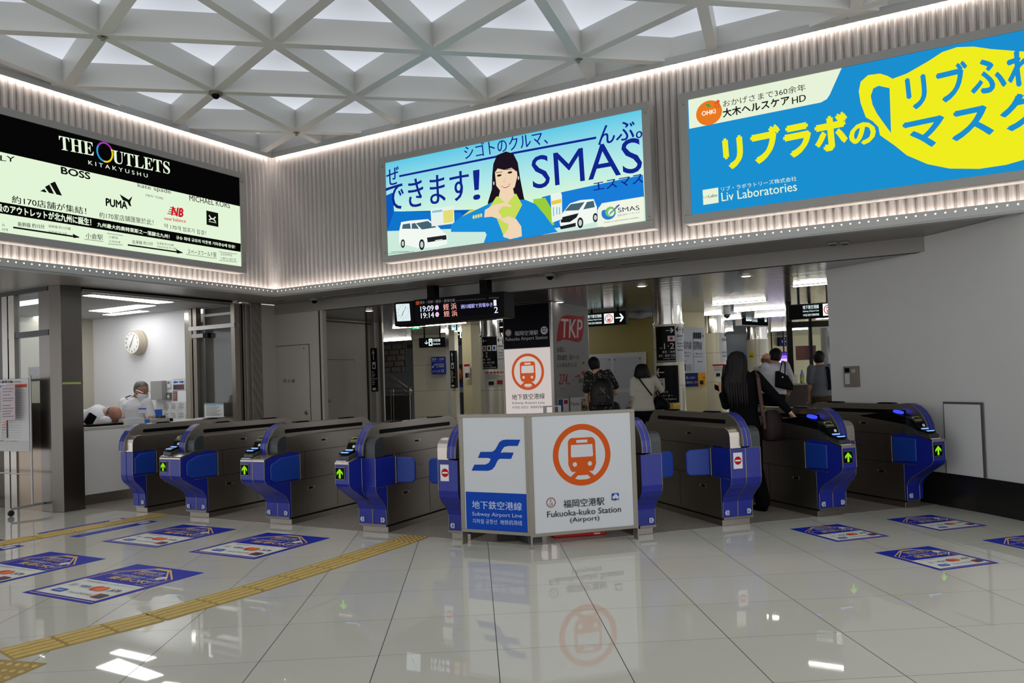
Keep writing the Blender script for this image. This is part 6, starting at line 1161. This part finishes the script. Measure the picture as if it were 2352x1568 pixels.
# ================================================================== people
def skin(c, n='skin'): return mat('%s_%s' % (n, c), c, .55)
def cloth(n, c, **k): return mat('cloth_'+n, c, .9, spec=.12, bump=k.get('bump', .25), nscale=k.get('ns', 14), noise=k.get('noise', .15))
class Body(MB):
    def limb(s, pts, rs, m, n=14):
        pts = [Vector(p) for p in pts]; s.tube(pts, rs, m, n)
        for p, r in zip(pts, rs): s.ball(p, r*.995, m, 8)
    def sweep(s, pts, rx, ry, side, m, n=22):
        pts = [Vector(p) for p in pts]; vs = []; fs = []
        for i, p in enumerate(pts):
            d = (pts[min(i+1, len(pts)-1)]-pts[max(i-1, 0)]).normalized(); x = (Vector(side)-d*Vector(side).dot(d)).normalized(); y = d.cross(x)
            vs += [tuple(p+x*(rx[i]*math.cos(2*math.pi*t/n))+y*(ry[i]*math.sin(2*math.pi*t/n))) for t in range(n)]
        for i in range(len(pts)-1): fs += [(i*n+t, i*n+(t+1) % n, (i+1)*n+(t+1) % n, (i+1)*n+t) for t in range(n)]
        fs += [tuple(range(n))[::-1], tuple(range(len(vs)-n, len(vs)))]; s.add(vs, fs, m)
    def hand(s, w, tip, thumb, m, sc=1.0, curl=.25):
        """w wrist, tip fingertips, thumb: direction towards the thumb side"""
        w, tip = Vector(w), Vector(tip); d = (tip-w).normalized(); th = (Vector(thumb)-d*Vector(thumb).dot(d)).normalized(); nrm = d.cross(th)
        L = .18*sc; s.sweep([w, w+d*L*.25, w+d*L*.48, w+d*L*.56], [.026*sc, .036*sc, .040*sc, .036*sc], [.018*sc, .015*sc, .013*sc, .011*sc], th, m, 12)
        for k, (o, ln) in enumerate(((.030, .88), (.010, 1.0), (-.010, .94), (-.029, .78))):
            b = w+d*L*.52+th*o*sc; f1 = b+d*L*.22*ln+th*o*.2*sc-nrm*curl*.012*sc; f2 = b+d*L*.36*ln+th*o*.25*sc-nrm*curl*.05*sc; f3 = b+d*L*.46*ln+th*o*.25*sc-nrm*curl*.09*sc
            s.limb([b, f1, f2, f3], [.0092*sc, .0086*sc, .0078*sc, .0066*sc], m, 8)
        b = w+d*L*.18+th*.026*sc; s.limb([b, b+d*L*.2+th*.024*sc, b+d*L*.38+th*.030*sc-nrm*.01*sc], [.013*sc, .0105*sc, .008*sc], m, 8)
    def head(s, c, fwd, up, m, sc=1.0, face=True):
        c = Vector(c); f = Vector(fwd).normalized(); u = Vector(up).normalized(); r = f.cross(u).normalized(); u = r.cross(f)
        M = Matrix(((r.x, f.x, u.x, c.x), (r.y, f.y, u.y, c.y), (r.z, f.z, u.z, c.z), (0, 0, 0, 1))) @ Matrix.Scale(sc, 4)
        s.loft([(0, .055, -.118, .018, .016), (0, .045, -.108, .036, .036), (0, .030, -.085, .052, .060), (0, .012, -.045, .065, .082), (0, .004, 0, .073, .092), (0, -.004, .045, .074, .095), (0, -.008, .08, .062, .080), (0, -.008, .103, .038, .050), (0, -.008, .112, .010, .012)], m, 22, M)
        s.sweep([M @ Vector((0, .085, .012)), M @ Vector((0, .100, -.018)), M @ Vector((0, .112, -.036)), M @ Vector((0, .092, -.046))], [.008, .011, .015, .010], [.010, .012, .013, .008], r, m, 10)
        for sg in (-1, 1):
            s.ball(M @ Vector((sg*.078, -.005, -.012)), (.010, .022, .030), m, 8)
        if face: s.sweep([M @ Vector((-.026, .082, -.070)), M @ Vector((0, .094, -.070)), M @ Vector((.026, .082, -.070))], [.006, .009, .006], [.006, .009, .006], u, m, 8)
        return M
def remesh(o, v, it=4):
    r = o.modifiers.new('one_surface', 'REMESH'); r.mode = 'VOXEL'; r.voxel_size = v; r.use_smooth_shade = True
    s = o.modifiers.new('soften', 'SMOOTH'); s.factor = .5; s.iterations = it; return o
def person(label, root, face, J, dist, s=1.0, vox=.010, skin_m=None, top=None, sleeve=1.0, bottom=None, shoes=None, flare=0.0, legs=True, tw=1.0, group=None, hold=()):
    """J: joints as photo pixels (x, y, dy): dy is the depth offset from dist; returns thing, local mapper, joints"""
    d = thing('person', label, 'person', root, -face, group); Mi = (Matrix.Translation(root) @ Matrix.Rotation(-face, 4, 'Z')).inverted()
    def L(x, y, dy=0.0): r = ray(x, y); return Mi @ (EYEP + r*((dist+dy)/r.y))
    j = {k: (L(*v) if len(v) < 4 else Vector(v[:3])) for k, v in J.items()}
    b = Body(); SK = skin_m; pel, che, nk, hd = j['pel'], j['che'], j['nk'], j['hd']; up = j.get('hup', hd-nk); hf = j.get('hf', Vector((0, 1, 0)))
    if 'hface' in J: hf = Vector(J['hface'][:3])
    b.limb([nk-(hd-nk)*.35, nk, hd-up.normalized()*.03*s], [.062*s, .054*s, .052*s], SK)
    HM = b.head(hd, hf, up, SK, s)
    side = (j['shR']-j['shL']).normalized(); mid = (j['shL']+j['shR'])/2; path = [pel-(che-pel)*.28, pel, pel.lerp(che, .5), che, che.lerp(mid, .75), mid.lerp(nk, .55), nk]
    wd = (j['shR']-j['shL']).length; rx = [.150*s*tw, .160*s*tw, .132*s*tw, .155*s*tw, wd*.46, wd*.30, .055*s]; ry = [.105*s*tw, .115*s*tw, .098*s*tw, .115*s*tw, .095*s, .075*s, .055*s]
    b.sweep(path, [r*.93 for r in rx], [r*.92 for r in ry], side, SK)
    for q in 'LR':
        b.limb([j['sh'+q], j['sh'+q].lerp(j['el'+q], .5), j['el'+q], j['el'+q].lerp(j['wr'+q], .4), j['wr'+q]], [.050*s, .045*s, .036*s, .036*s, .024*s], SK)
        tip = j['tip'+q]; b.hand(j['wr'+q], tip, j['th'+q] if 'th'+q in j else Vector((0, 1, 0)), SK, s)
    if legs:
        for q, sg in (('L', -1), ('R', 1)):
            hip = pel+side*(sg*.085*s)-Vector((0, 0, .04)); an = j.get('an'+q, Vector((hip.x, hip.y+(.12 if q == 'L' else -.12)*s, .08*s))); kn = j.get('kn'+q, hip.lerp(an, .5)+Vector((0, .04, .0))); j['an'+q] = an; j['kn'+q] = kn; j['hip'+q] = hip
            b.limb([hip, kn, an], [.078*s, .052*s, .036*s], SK); b.limb([an, an+Vector((0, .05, -.045))*s, an+Vector((0, .16, -.05))*s], [.036*s, .034*s, .028*s], SK)
    o = b.build('body', d, smooth=True); remesh(o, vox)
    if top:
        c = Body(); k = 1.0; c.sweep([pel-(che-pel)*.12]+path[1:-1]+[nk.lerp(mid, .15)], [r*1.10+.008 for r in rx[:-1]]+[.066*s], [r*1.14+.008 for r in ry[:-1]]+[.066*s], side, top)
        for q in 'LR':
            sh, el, wr = j['sh'+q], j['el'+q], j['wr'+q]
            if sleeve <= 1: c.limb([sh, sh.lerp(el, .5*sleeve), sh.lerp(el, sleeve)], [.070*s, .066*s, .064*s], top)
            else: c.limb([sh, sh.lerp(el, .5), el, el.lerp(wr, sleeve-1)], [.068*s, .060*s, .052*s, .040*s], top)
        remesh(c.build('shirt', d, smooth=True), vox, 3)
    if bottom and legs:
        c = Body(); c.sweep([pel-(che-pel)*.42, pel-(che-pel)*.15, pel, pel.lerp(che, .25)], [.165*s*tw, .172*s*tw, .170*s*tw, .150*s*tw], [.120*s*tw, .125*s*tw, .122*s*tw, .108*s*tw], side, bottom)
        for q in 'LR': c.limb([j['hip'+q], j['kn'+q], j['an'+q]+Vector((0, 0, .02+flare*.03))], [.094*s, .068*s+flare*.2, .056*s+flare*.5], bottom)
        remesh(c.build('trousers', d, smooth=True), vox*1.2, 3)
    if shoes and legs:
        for q in 'LR': a = j['an'+q]; c = Body(); c.sweep([a+Vector((0, -.055, -.04))*s, a+Vector((0, -.02, -.035))*s, a+Vector((0, .08, -.045))*s, a+Vector((0, .17, -.055))*s, a+Vector((0, .20, -.058))*s], [.025*s, .040*s, .046*s, .042*s, .02*s], [.030*s, .042*s, .034*s, .024*s, .014*s], (1, 0, 0), shoes); c.build('shoe', d, smooth=True)
    return d, L, j, HM
HAIRB = mat('hair_black', (.035, .030, .028), .6, spec=.25, bump=.5, nscale=60, stretch=(1, 1, .06)); HAIRD = mat('hair_dark_brown', (.07, .047, .038), .62, spec=.25, bump=.6, nscale=70, stretch=(1, 1, .05)); HAIRG = mat('hair_grey', (.34, .33, .31), .5, bump=.5, nscale=80)
def short_hair(d, HM, m, full=True, back=-.075):
    c = MB(); secs = [(0, -.022, back, .058, .062), (0, -.022, -.045, .074, .078), (0, -.016, .0, .083, .092), (0, -.006, .040, .087, .110), (0, -.004, .078, .078, .100), (0, -.006, .108, .054, .068), (0, -.006, .124, .020, .026), (0, -.006, .126, .004, .004)]
    c.loft(secs, m, 36, HM, rip=.03, rk=13); o = c.build('hair', d, smooth=True); s = o.modifiers.new('smooth_hair', 'SUBSURF'); s.levels = s.render_levels = 1; return o
def strap(d, name, pts, w, m, th=.004, hn=None):
    """flat ribbon along points"""
    c = MB(); P = [Vector(p) for p in pts]; n = len(P); vs = []
    for i, p in enumerate(P):
        t = (P[min(i+1, n-1)]-P[max(i-1, 0)]).normalized(); a = Vector(hn or (0, 1, 0)); sd = t.cross(a).normalized(); nn = sd.cross(t)
        vs += [tuple(p+sd*w/2+nn*th), tuple(p-sd*w/2+nn*th), tuple(p-sd*w/2-nn*th), tuple(p+sd*w/2-nn*th)]
    fs = [(4*i+k, 4*i+(k+1) % 4, 4*i+4+(k+1) % 4, 4*i+4+k) for i in range(n-1) for k in range(4)] + [(0, 1, 2, 3), (4*n-1, 4*n-2, 4*n-3, 4*n-4)]
    c.add(vs, fs, m); return c.build(name, d, smooth=False)
def world_of(d, p): return Matrix.Translation(d.location) @ Matrix.Rotation(d.rotation_euler[2], 4, 'Z') @ Vector(p)
SK1, SK2, SK3 = (.84, .66, .55), (.62, .43, .34), (.78, .58, .46)
# --- woman in black passing through the gate
FW = R(-15.5); DW_ = 7.92; root = Vector((2.60, 7.92, 0))
KNIT = cloth('black_knit', (.028, .030, .038), bump=.5, ns=40); SKRT = cloth('black_trouser', (.02, .02, .024))
P_ = dict(pel=(1712, 985, 0), che=(1706, 905, 0), nk=(1695, 858, .0), hd=(1693, 832, .02), shL=(1671, 868, 0), shR=(1735, 864, 0), elL=(1668, 930, .10), wrL=(1658, 904, .28), tipL=(1650, 888, .36), elR=(1782, 912, -.10), wrR=(1814, 946, -.16), tipR=(1832, 967, -.16))
d, L, j, HM = person('woman with long dark hair, black knit top and brown shoulder bag passing a ticket gate', root, FW, P_, DW_, s=.95, vox=.006, skin_m=skin(SK1), top=KNIT, sleeve=1.86, bottom=SKRT, shoes=BLACK, flare=.045, tw=.95)
h = MB(); hs = []
for (x, y, w, dy, ry) in ((1692, 806, .015, .02, .02), (1692, 809, .055, .02, .06), (1692, 817, .085, .015, .095), (1692, 828, .098, .005, .108), (1692, 842, .102, -.01, .108), (1692, 856, .112, -.04, .090), (1692, 870, .130, -.075, .066), (1693, 885, .142, -.095, .056), (1696, 900, .138, -.105, .050), (1699, 912, .118, -.11, .044), (1702, 921, .085, -.112, .034), (1704, 928, .05, -.112, .022), (1705, 933, .015, -.112, .010)):
    q = L(x, y, dy); hs.append((q.x, q.y, q.z, w, ry))
h.loft(hs[::-1], HAIRD, 72, rip=.045, rk=13); [h.tube([L(1672+k*6, 880, -.15), L(1673+k*6, 900, -.17), L(1675+k*6, 918+(k*5) % 9, -.165), L(1677+k*6, 928+(k*7) % 11, -.15)], [.014, .016, .012, .002], HAIRD, 8) for k in range(8)]; h.tube([L(1665, 838, 0), L(1662, 858, .0), L(1660, 880, 0), L(1661, 895, .0)], [.02, .018, .014, .004], HAIRD, 8); h.build('hair', d, smooth=True)
ph = thing('phone', 'dark phone held up by the long haired woman', 'phone', world_of(d, L(1650, 892, .33)), -FW); MB().box(-.05, .05, -.005, .005, -.035, .035, BLACK, Matrix.Rotation(R(25), 4, 'Y') @ Matrix.Rotation(R(-35), 4, 'X')).build('body', ph, bevel=.004)
BAGB = mat('brown_leather', (.15, .09, .08), .62, spec=.25, noise=.25, nscale=9, bump=.15); STRB = mat('brown_strap', (.26, .16, .14), .45)
bo = world_of(d, L(1776, 985, -.05)); bg = thing('shoulder_bag', 'soft brown leather shoulder bag hanging from the long haired woman', 'bag', bo, -FW)
def BL_(x, y, dy=-.05): return Matrix.Rotation(FW, 4, 'Z') @ (world_of(d, L(x, y, dy))-bo)
secs = []
for (y, cx, w, t) in ((1012, 1776, .075, .05), (1008, 1776, .118, .075), (996, 1777, .138, .088), (978, 1777, .132, .082), (962, 1776, .112, .062), (948, 1774, .085, .04), (941, 1772, .055, .02)): q = BL_(cx, y); secs.append((q.x, q.y, q.z, w, t))
m = MB(); m.loft(secs, BAGB, 30, rip=.03, rk=5); m.build('pouch', bg, smooth=True)
strap(bg, 'strap', [BL_(1738, 853, -.03), BL_(1741, 868, -.10), BL_(1745, 900, -.125), BL_(1750, 935, -.13), BL_(1754, 962, -.14)], .042, STRB); strap(bg, 'strap_end', [BL_(1754, 955, -.145), BL_(1757, 985, -.15)], .030, STRB)
q = BL_(1753, 938, -.145); m = MB(); [m.box(q.x+a, q.x+b, q.y-.012, q.y-.006, q.z+c_, q.z+e, mat('buckle', (.62, .52, .34), .3, .9)) for a, b, c_, e in ((-.026, .026, .020, .026), (-.026, .026, -.026, -.020), (-.026, -.020, -.026, .026), (.020, .026, -.026, .026))]; m.build('buckle', bg)
# --- woman in a white jacket
root = Vector((1.98, 10.9, 0)); FW2 = R(8)
JW = cloth('white_jacket', (.74, .72, .66), bump=.5, ns=9, noise=.25); JN = cloth('navy_trouser', (.035, .04, .06))
P_ = dict(pel=(1477, 938, 0), che=(1476, 895, 0), nk=(1476, 865, 0), hd=(1475, 855, .02), shL=(1456, 874, 0), shR=(1501, 871, 0), elL=(1453, 905, -.02), wrL=(1454, 928, .10), tipL=(1454, 938, .12), elR=(1519, 895, .05), wrR=(1508, 904, .14), tipR=(1503, 912, .18))
d, L, j, HM = person('woman with a black bob in a white jacket and dark trousers walking away', root, FW2, P_, 10.9, s=.93, vox=.008, skin_m=skin(SK1), top=JW, sleeve=1.35, bottom=JN, shoes=BLACK, tw=1.0)
h = MB(); hs = []
for (y, w, t, dy) in ((835, .02, .02, .02), (836.5, .065, .07, .02), (841, .090, .104, .015), (849, .104, .116, .01), (858, .113, .114, .0), (865, .118, .104, -.005), (868, .110, .094, -.005)): q = L(1475, y, dy); hs.append((q.x, q.y, q.z, w, t))
h.loft(hs[::-1], HAIRB, 40, rip=.02, rk=14); h.tube([L(1488, 860, -.04), L(1493, 856, -.05)], [.02, .004], HAIRB, 6); h.build('hair', d, smooth=True)
strap(d, 'bag_strap', [L(1466, 866, -.085), L(1476, 880, -.140), L(1490, 898, -.150), L(1498, 908, -.12)], .018, BLACK)
bo = world_of(d, L(1519, 926, .0)); bg = thing('handbag', 'black handbag hanging from the arm of the woman in the white jacket', 'bag', bo, -FW2); m = MB(); m.loft([(0.0, 0, -.085, .10, .05), (.0, 0, -.07, .125, .06), (.0, 0, 0, .115, .055), (-.02, 0, .06, .08, .04), (-.04, 0, .10, .04, .02)], BLACK, 20); m.build('pouch', bg, smooth=True); MB().tube([(-.05, 0, .08), (-.07, .02, .16), (-.04, .03, .20), (-.01, .01, .10)], .008, BLACK, 8).build('handle', bg)
bo = world_of(d, L(1449, 944, .08)); bg = thing('tote_bag', 'patterned cloth tote hanging from the hand of the woman in the white jacket', 'bag', bo, -FW2); PT = mat('patterned_cloth', (.50, .36, .33), .8, noise=.95, nscale=55); MB().loft([(0, 0, -.22, .03, .03), (0, 0, -.15, .05, .045), (0, 0, -.05, .055, .045), (-.01, 0, .05, .065, .03), (0, 0, .06, .06, .02)], PT, 16).build('pouch', bg, smooth=True); MB().tube([(-.04, 0, .05), (-.02, .0, .13), (.03, .0, .13), (.04, 0, .05)], .007, PT, 8).build('handle', bg)
# --- backpacker
root = Vector((1.36, 11.4, 0)); FW3 = R(2)
FLOR = mat('floral_shirt', (.10, .095, .10), .85); nt = FLOR.node_tree; vn = nt.nodes.new('ShaderNodeTexVoronoi'); vn.inputs['Scale'].default_value = 26; tc = nt.nodes.new('ShaderNodeTexCoord'); rp = nt.nodes.new('ShaderNodeValToRGB'); nt.links.new(tc.outputs['Object'], vn.inputs['Vector']); nt.links.new(vn.outputs['Distance'], rp.inputs[0]); nt.links.new(rp.outputs[0], nt.nodes['Principled BSDF'].inputs['Base Color']); rp.color_ramp.elements[0].position = .22; rp.color_ramp.elements[0].color = lin((.52, .47, .42)); rp.color_ramp.elements[1].position = .34; rp.color_ramp.elements[1].color = lin((.06, .06, .07))
P_ = dict(pel=(1381, 935, 0), che=(1380, 888, 0), nk=(1369, 852, 0), hd=(1365, 838, .04), shL=(1352, 862, 0), shR=(1396, 858, 0), elL=(1346, 895, 0), wrL=(1350, 925, .1), tipL=(1352, 938, .12), elR=(1414, 886, .0), wrR=(1406, 915, .10), tipR=(1405, 930, .12))
d, L, j, HM = person('man in a dark floral shirt with a black backpack walking away', root, FW3, P_, 11.4, s=1.0, vox=.009, skin_m=skin(SK3), top=FLOR, sleeve=1.05, bottom=SKRT, shoes=BLACK, tw=1.05)
short_hair(d, HM, HAIRB)
bo = world_of(d, L(1384, 900, -.19)); bg = thing('backpack', 'black backpack with tan straps worn by the man in the floral shirt', 'backpack', bo, -FW3); m = MB(); m.loft([(0, 0, -.20, .12, .06), (0, 0, -.18, .155, .09), (0, 0, -.02, .16, .10), (0, .0, .12, .145, .085), (0, .02, .18, .10, .05), (0, .03, .20, .03, .02)], mat('pack_black', (.045, .045, .05), .6), 26); m.build('pack', bg, smooth=True); TAN = mat('tan_leather', (.42, .28, .18), .5)
strap(bg, 'strap', [(-.10, .06, .22), (-.10, -.02, .14), (-.04, -.09, .06), (.03, -.11, -.03), (.09, -.11, -.10)], .018, TAN); strap(bg, 'strap', [(.06, .06, .22), (.06, -.0, .15), (.03, -.08, .08), (0, -.10, .02)], .018, TAN); strap(bg, 'tab', [(-.02, -.108, -.08), (-.02, -.112, -.17)], .03, mat('rust_tab', (.40, .18, .12), .6)); MB().box(-.09, .05, -.125, -.09, -.16, -.02, MC['pack_black']).build('pocket', bg, bevel=.02)
bo = world_of(d, L(1414, 936, .10)); bg = thing('carrier_bag', 'dark checked carrier bag in the hand of the man in the floral shirt', 'bag', bo, -FW3); MB().loft([(0, 0, -.16, .08, .05), (0, 0, -.05, .085, .055), (-.01, 0, .06, .06, .03), (-.02, 0, .09, .02, .01)], mat('checked_bag', (.20, .17, .18), .7, noise=.9, nscale=30), 14).build('pouch', bg, smooth=True)
# --- man in a white shirt with a black tote
root = Vector((4.02, 11.2, 0)); FW4 = R(-6); SHW = cloth('white_shirt', (.78, .77, .80), bump=.3, ns=8)
P_ = dict(pel=(1776, 900, 0), che=(1778, 862, 0), nk=(1780, 831, 0), hd=(1780, 818, .02), shL=(1758, 842, 0), shR=(1803, 840, 0), elL=(1752, 868, .1), wrL=(1758, 885, .26), tipL=(1760, 892, .32), elR=(1815, 868, .0), wrR=(1819, 884, .12), tipR=(1815, 895, .15))
d, L, j, HM = person('man with black hair and a white short sleeved shirt carrying a black tote', root, FW4, P_, 11.2, s=1.0, vox=.009, skin_m=skin(SK3), top=SHW, sleeve=.85, bottom=SKRT, shoes=BLACK, tw=1.06)
short_hair(d, HM, HAIRB)
bo = world_of(d, L(1799, 872, -.17)); bg = thing('tote_bag', 'black tote hanging on the shoulder of the man in the white shirt', 'bag', bo, -FW4); m = MB(); m.prism([(-.12, -.10), (.12, -.16), (.15, -.10), (.06, .06), (-.10, .14)], 'y', -.05, .05, BLACK); m.build('pouch', bg, bevel=.02); m = MB(); m.tube([(-.06, -.02, .11), (-.01, .0, .25), (.02, .05, .27)], .009, BLACK, 8); m.tube([(.02, -.02, .08), (.04, .0, .24), (.04, .05, .27)], .009, BLACK, 8); m.build('handle', bg); MB().lathe([(.012, -.052), (.012, -.056), (.002, -.057)], POLISH, (-.04, 0, .04), 12, 'y').build('badge', bg)
# --- bald man ahead of him
root = Vector((4.15, 12.3, 0))
P_ = dict(pel=(1752, 896, 0), che=(1754, 866, 0), nk=(1758, 838, 0), hd=(1760, 826, .02), shL=(1740, 848, 0), shR=(1776, 846, 0), elL=(1737, 870, .05), wrL=(1742, 886, .2), tipL=(1744, 894, .25), elR=(1780, 868, .0), wrR=(1780, 885, .12), tipR=(1780, 894, .15), hface=(.6, .8, 0, 1))
d, L, j, HM = person('bald man in a white patterned shirt walking ahead of the man with the tote', root, R(-4), P_, 12.3, s=.98, vox=.010, skin_m=skin(SK3), top=cloth('white_shirt_b', (.74, .73, .70)), sleeve=.85, bottom=SKRT, shoes=BLACK)
MB().loft([(0, -.02, -.06, .058, .060), (0, -.022, -.03, .077, .086), (0, -.022, .0, .0785, .092), (0, -.02, .02, .075, .09)], mat('hair_stubble', (.40, .30, .25), .7), 24, HM).build('hair', d, smooth=True)
strap(d, 'bag_strap', [L(1746, 842, -.10), L(1751, 850, -.16), L(1752, 862, -.17)], .03, BLACK)
# --- boy in a grey T-shirt
root = Vector((4.93, 11.7, 0)); FW5 = R(6)
P_ = dict(pel=(1890, 905, 0), che=(1887, 868, 0), nk=(1882, 836, 0), hd=(1882, 823, .02), shL=(1864, 847, 0), shR=(1903, 845, 0), elL=(1861, 878, .0), wrL=(1860, 903, .06), tipL=(1859, 917, .08), elR=(1910, 876, .05), wrR=(1905, 895, .18), tipR=(1902, 905, .2), hface=(.5, .85, 0, 1))
d, L, j, HM = person('young man in a loose grey shirt and khaki trousers walking past the kiosk', root, FW5, P_, 11.7, s=.98, vox=.009, skin_m=skin(SK3), top=cloth('grey_tee', (.44, .46, .49)), sleeve=.9, bottom=cloth('khaki', (.30, .25, .17)), shoes=BLACK, tw=1.04)
short_hair(d, HM, HAIRB)
strap(d, 'bag_strap', [L(1899, 842, -.09), L(1902, 850, -.15), L(1905, 880, -.16), L(1906, 895, -.15)], .05, cloth('navy_bag', (.06, .08, .13)))
# --- standing staff member behind the counter
root = fromK(-1.98, -1.0); dist = root.y; UNI = cloth('uniform_white', (.84, .84, .85), bump=.3, ns=7)
FS = math.pi-R(28)
P_ = dict(pel=(312, 985, 0), che=(312, 938, 0), nk=(312, 915, 0.0), hd=(325, 896, -.08), shL=(337, 925, -.10), shR=(286, 925, .04), elL=(346, 955, -.12), wrL=(346, 970, -.25), tipL=(338, 976, -.32), elR=(278, 957, -.02), wrR=(286, 976, -.18), tipR=(300, 980, -.25), hface=(-.48, .78, -.40, 1), hup=(-.16, .34, .93, 1))
d, L, j, HM = person('staff member standing in a white uniform shirt, face mask and glasses, looking down', root, FS, P_, dist, s=1.1, vox=.007, skin_m=skin(SK2), top=UNI, sleeve=.95, bottom=cloth('uniform_trouser', (.10, .11, .15)), shoes=BLACK, tw=1.02)
MB().loft([(0, -.028, -.062, .060, .060), (0, -.026, -.03, .077, .082), (0, -.030, .005, .081, .082), (0, -.030, .040, .082, .082), (0, -.018, .078, .073, .088), (0, -.014, .106, .049, .062), (0, -.012, .120, .012, .014)], HAIRG, 30, HM, rip=.015, rk=14).build('hair', d, smooth=True)
fm = MB().loft([(0, .045, -.122, .030, .040), (0, .046, -.10, .052, .062), (0, .042, -.06, .066, .076), (0, .040, -.03, .066, .078), (0, .042, -.018, .058, .070)], mat('mask_white', (.86, .86, .88), .7), 24, HM).build('face_mask', d, smooth=True)
m = MB()
for sg in (-1, 1): m.tube([HM @ Vector((sg*.066, .05, -.03)), HM @ Vector((sg*.078, .01, -.01)), HM @ Vector((sg*.080, -.012, .008))], .0025, MC['mask_white'], 6); m.tube([HM @ Vector((sg*.066, .05, -.09)), HM @ Vector((sg*.080, -.008, -.035))], .0025, MC['mask_white'], 6)
m.build('mask_loop', fm)
m = MB()
for sg in (-1, 1): m.tube([HM @ Vector((sg*(.034+.024*math.cos(a*.5236)), .106, .010+.017*math.sin(a*.5236))) for a in range(13)], .002, POLISH, 6); m.tube([HM @ Vector((sg*.058, .104, .014)), HM @ Vector((sg*.080, .0, .012))], .002, POLISH, 6)
m.tube([HM @ Vector((-.010, .108, .012)), HM @ Vector((.010, .108, .012))], .002, POLISH, 6); m.build('glasses', d)
for sg in (-1, 1): MB().ball(HM @ Vector((sg*.032, .088, .012)), .011, mat('eye', (.10, .07, .06), .2), 8).build('eye', d, smooth=True)
for q in 'LR': a, b_ = j['sh'+q], j['nk']; u_ = (b_-a); strap(d, 'epaulette', [a+u_*.12+Vector((0, 0, .072)), a+u_*.55+Vector((0, 0, .072))], .045, mat('epaulette_navy', (.07, .07, .12), .6), .004, (0, 0, 1))
q = L(327, 943, -.20); c = MB(); M_ = Matrix.Translation(q) @ Matrix.Rotation(R(-10), 4, 'Z'); c.box(-.055, .055, -.002, .004, -.03, .045, ink((.78, .80, .86)), M_).box(-.05, .05, .004, .006, .02, .036, ink((.18, .22, .60)), M_); c.build('name_badge', d)
m = MB(); q1, q2 = L(300, 940, -.17), L(330, 938, -.20)
for q in (q1,): m.box(q.x-.05, q.x+.05, q.y-.004, q.y+.006, q.z-.012, q.z+.012, UNI)
m.build('pocket_flap', d)
# --- staff member bending over the desk
root = fromK(-2.02, -1.72); dist = root.y; FB = math.pi-R(60)
P_ = dict(pel=(190, 968, .05), che=(222, 955, 0), nk=(247, 952, -.02), hd=(262, 953, -.05), shL=(243, 968, -.16), shR=(236, 948, .12), elL=(236, 976, -.08), wrL=(256, 974, -.06), tipL=(268, 974, -.06), elR=(248, 976, .14), wrR=(266, 974, .10), tipR=(278, 974, .08), hface=(-.1, .55, -.83, 1), hup=(.0, .83, .55, 1))
d, L, j, HM = person('bald staff member in a white shirt bending low over the counter', root, FB, P_, dist, s=1.08, vox=.008, skin_m=skin((.66, .47, .38)), top=cloth('uniform_white_b', (.85, .85, .87)), sleeve=1.0, legs=True, bottom=MC['cloth_uniform_trouser'], shoes=BLACK)
MB().loft([(0, -.02, -.06, .058, .060), (0, -.022, -.03, .0765, .086), (0, -.022, .0, .078, .094), (0, -.02, .02, .0765, .092)], MC['hair_stubble'], 24, HM).build('hair', d, smooth=True)
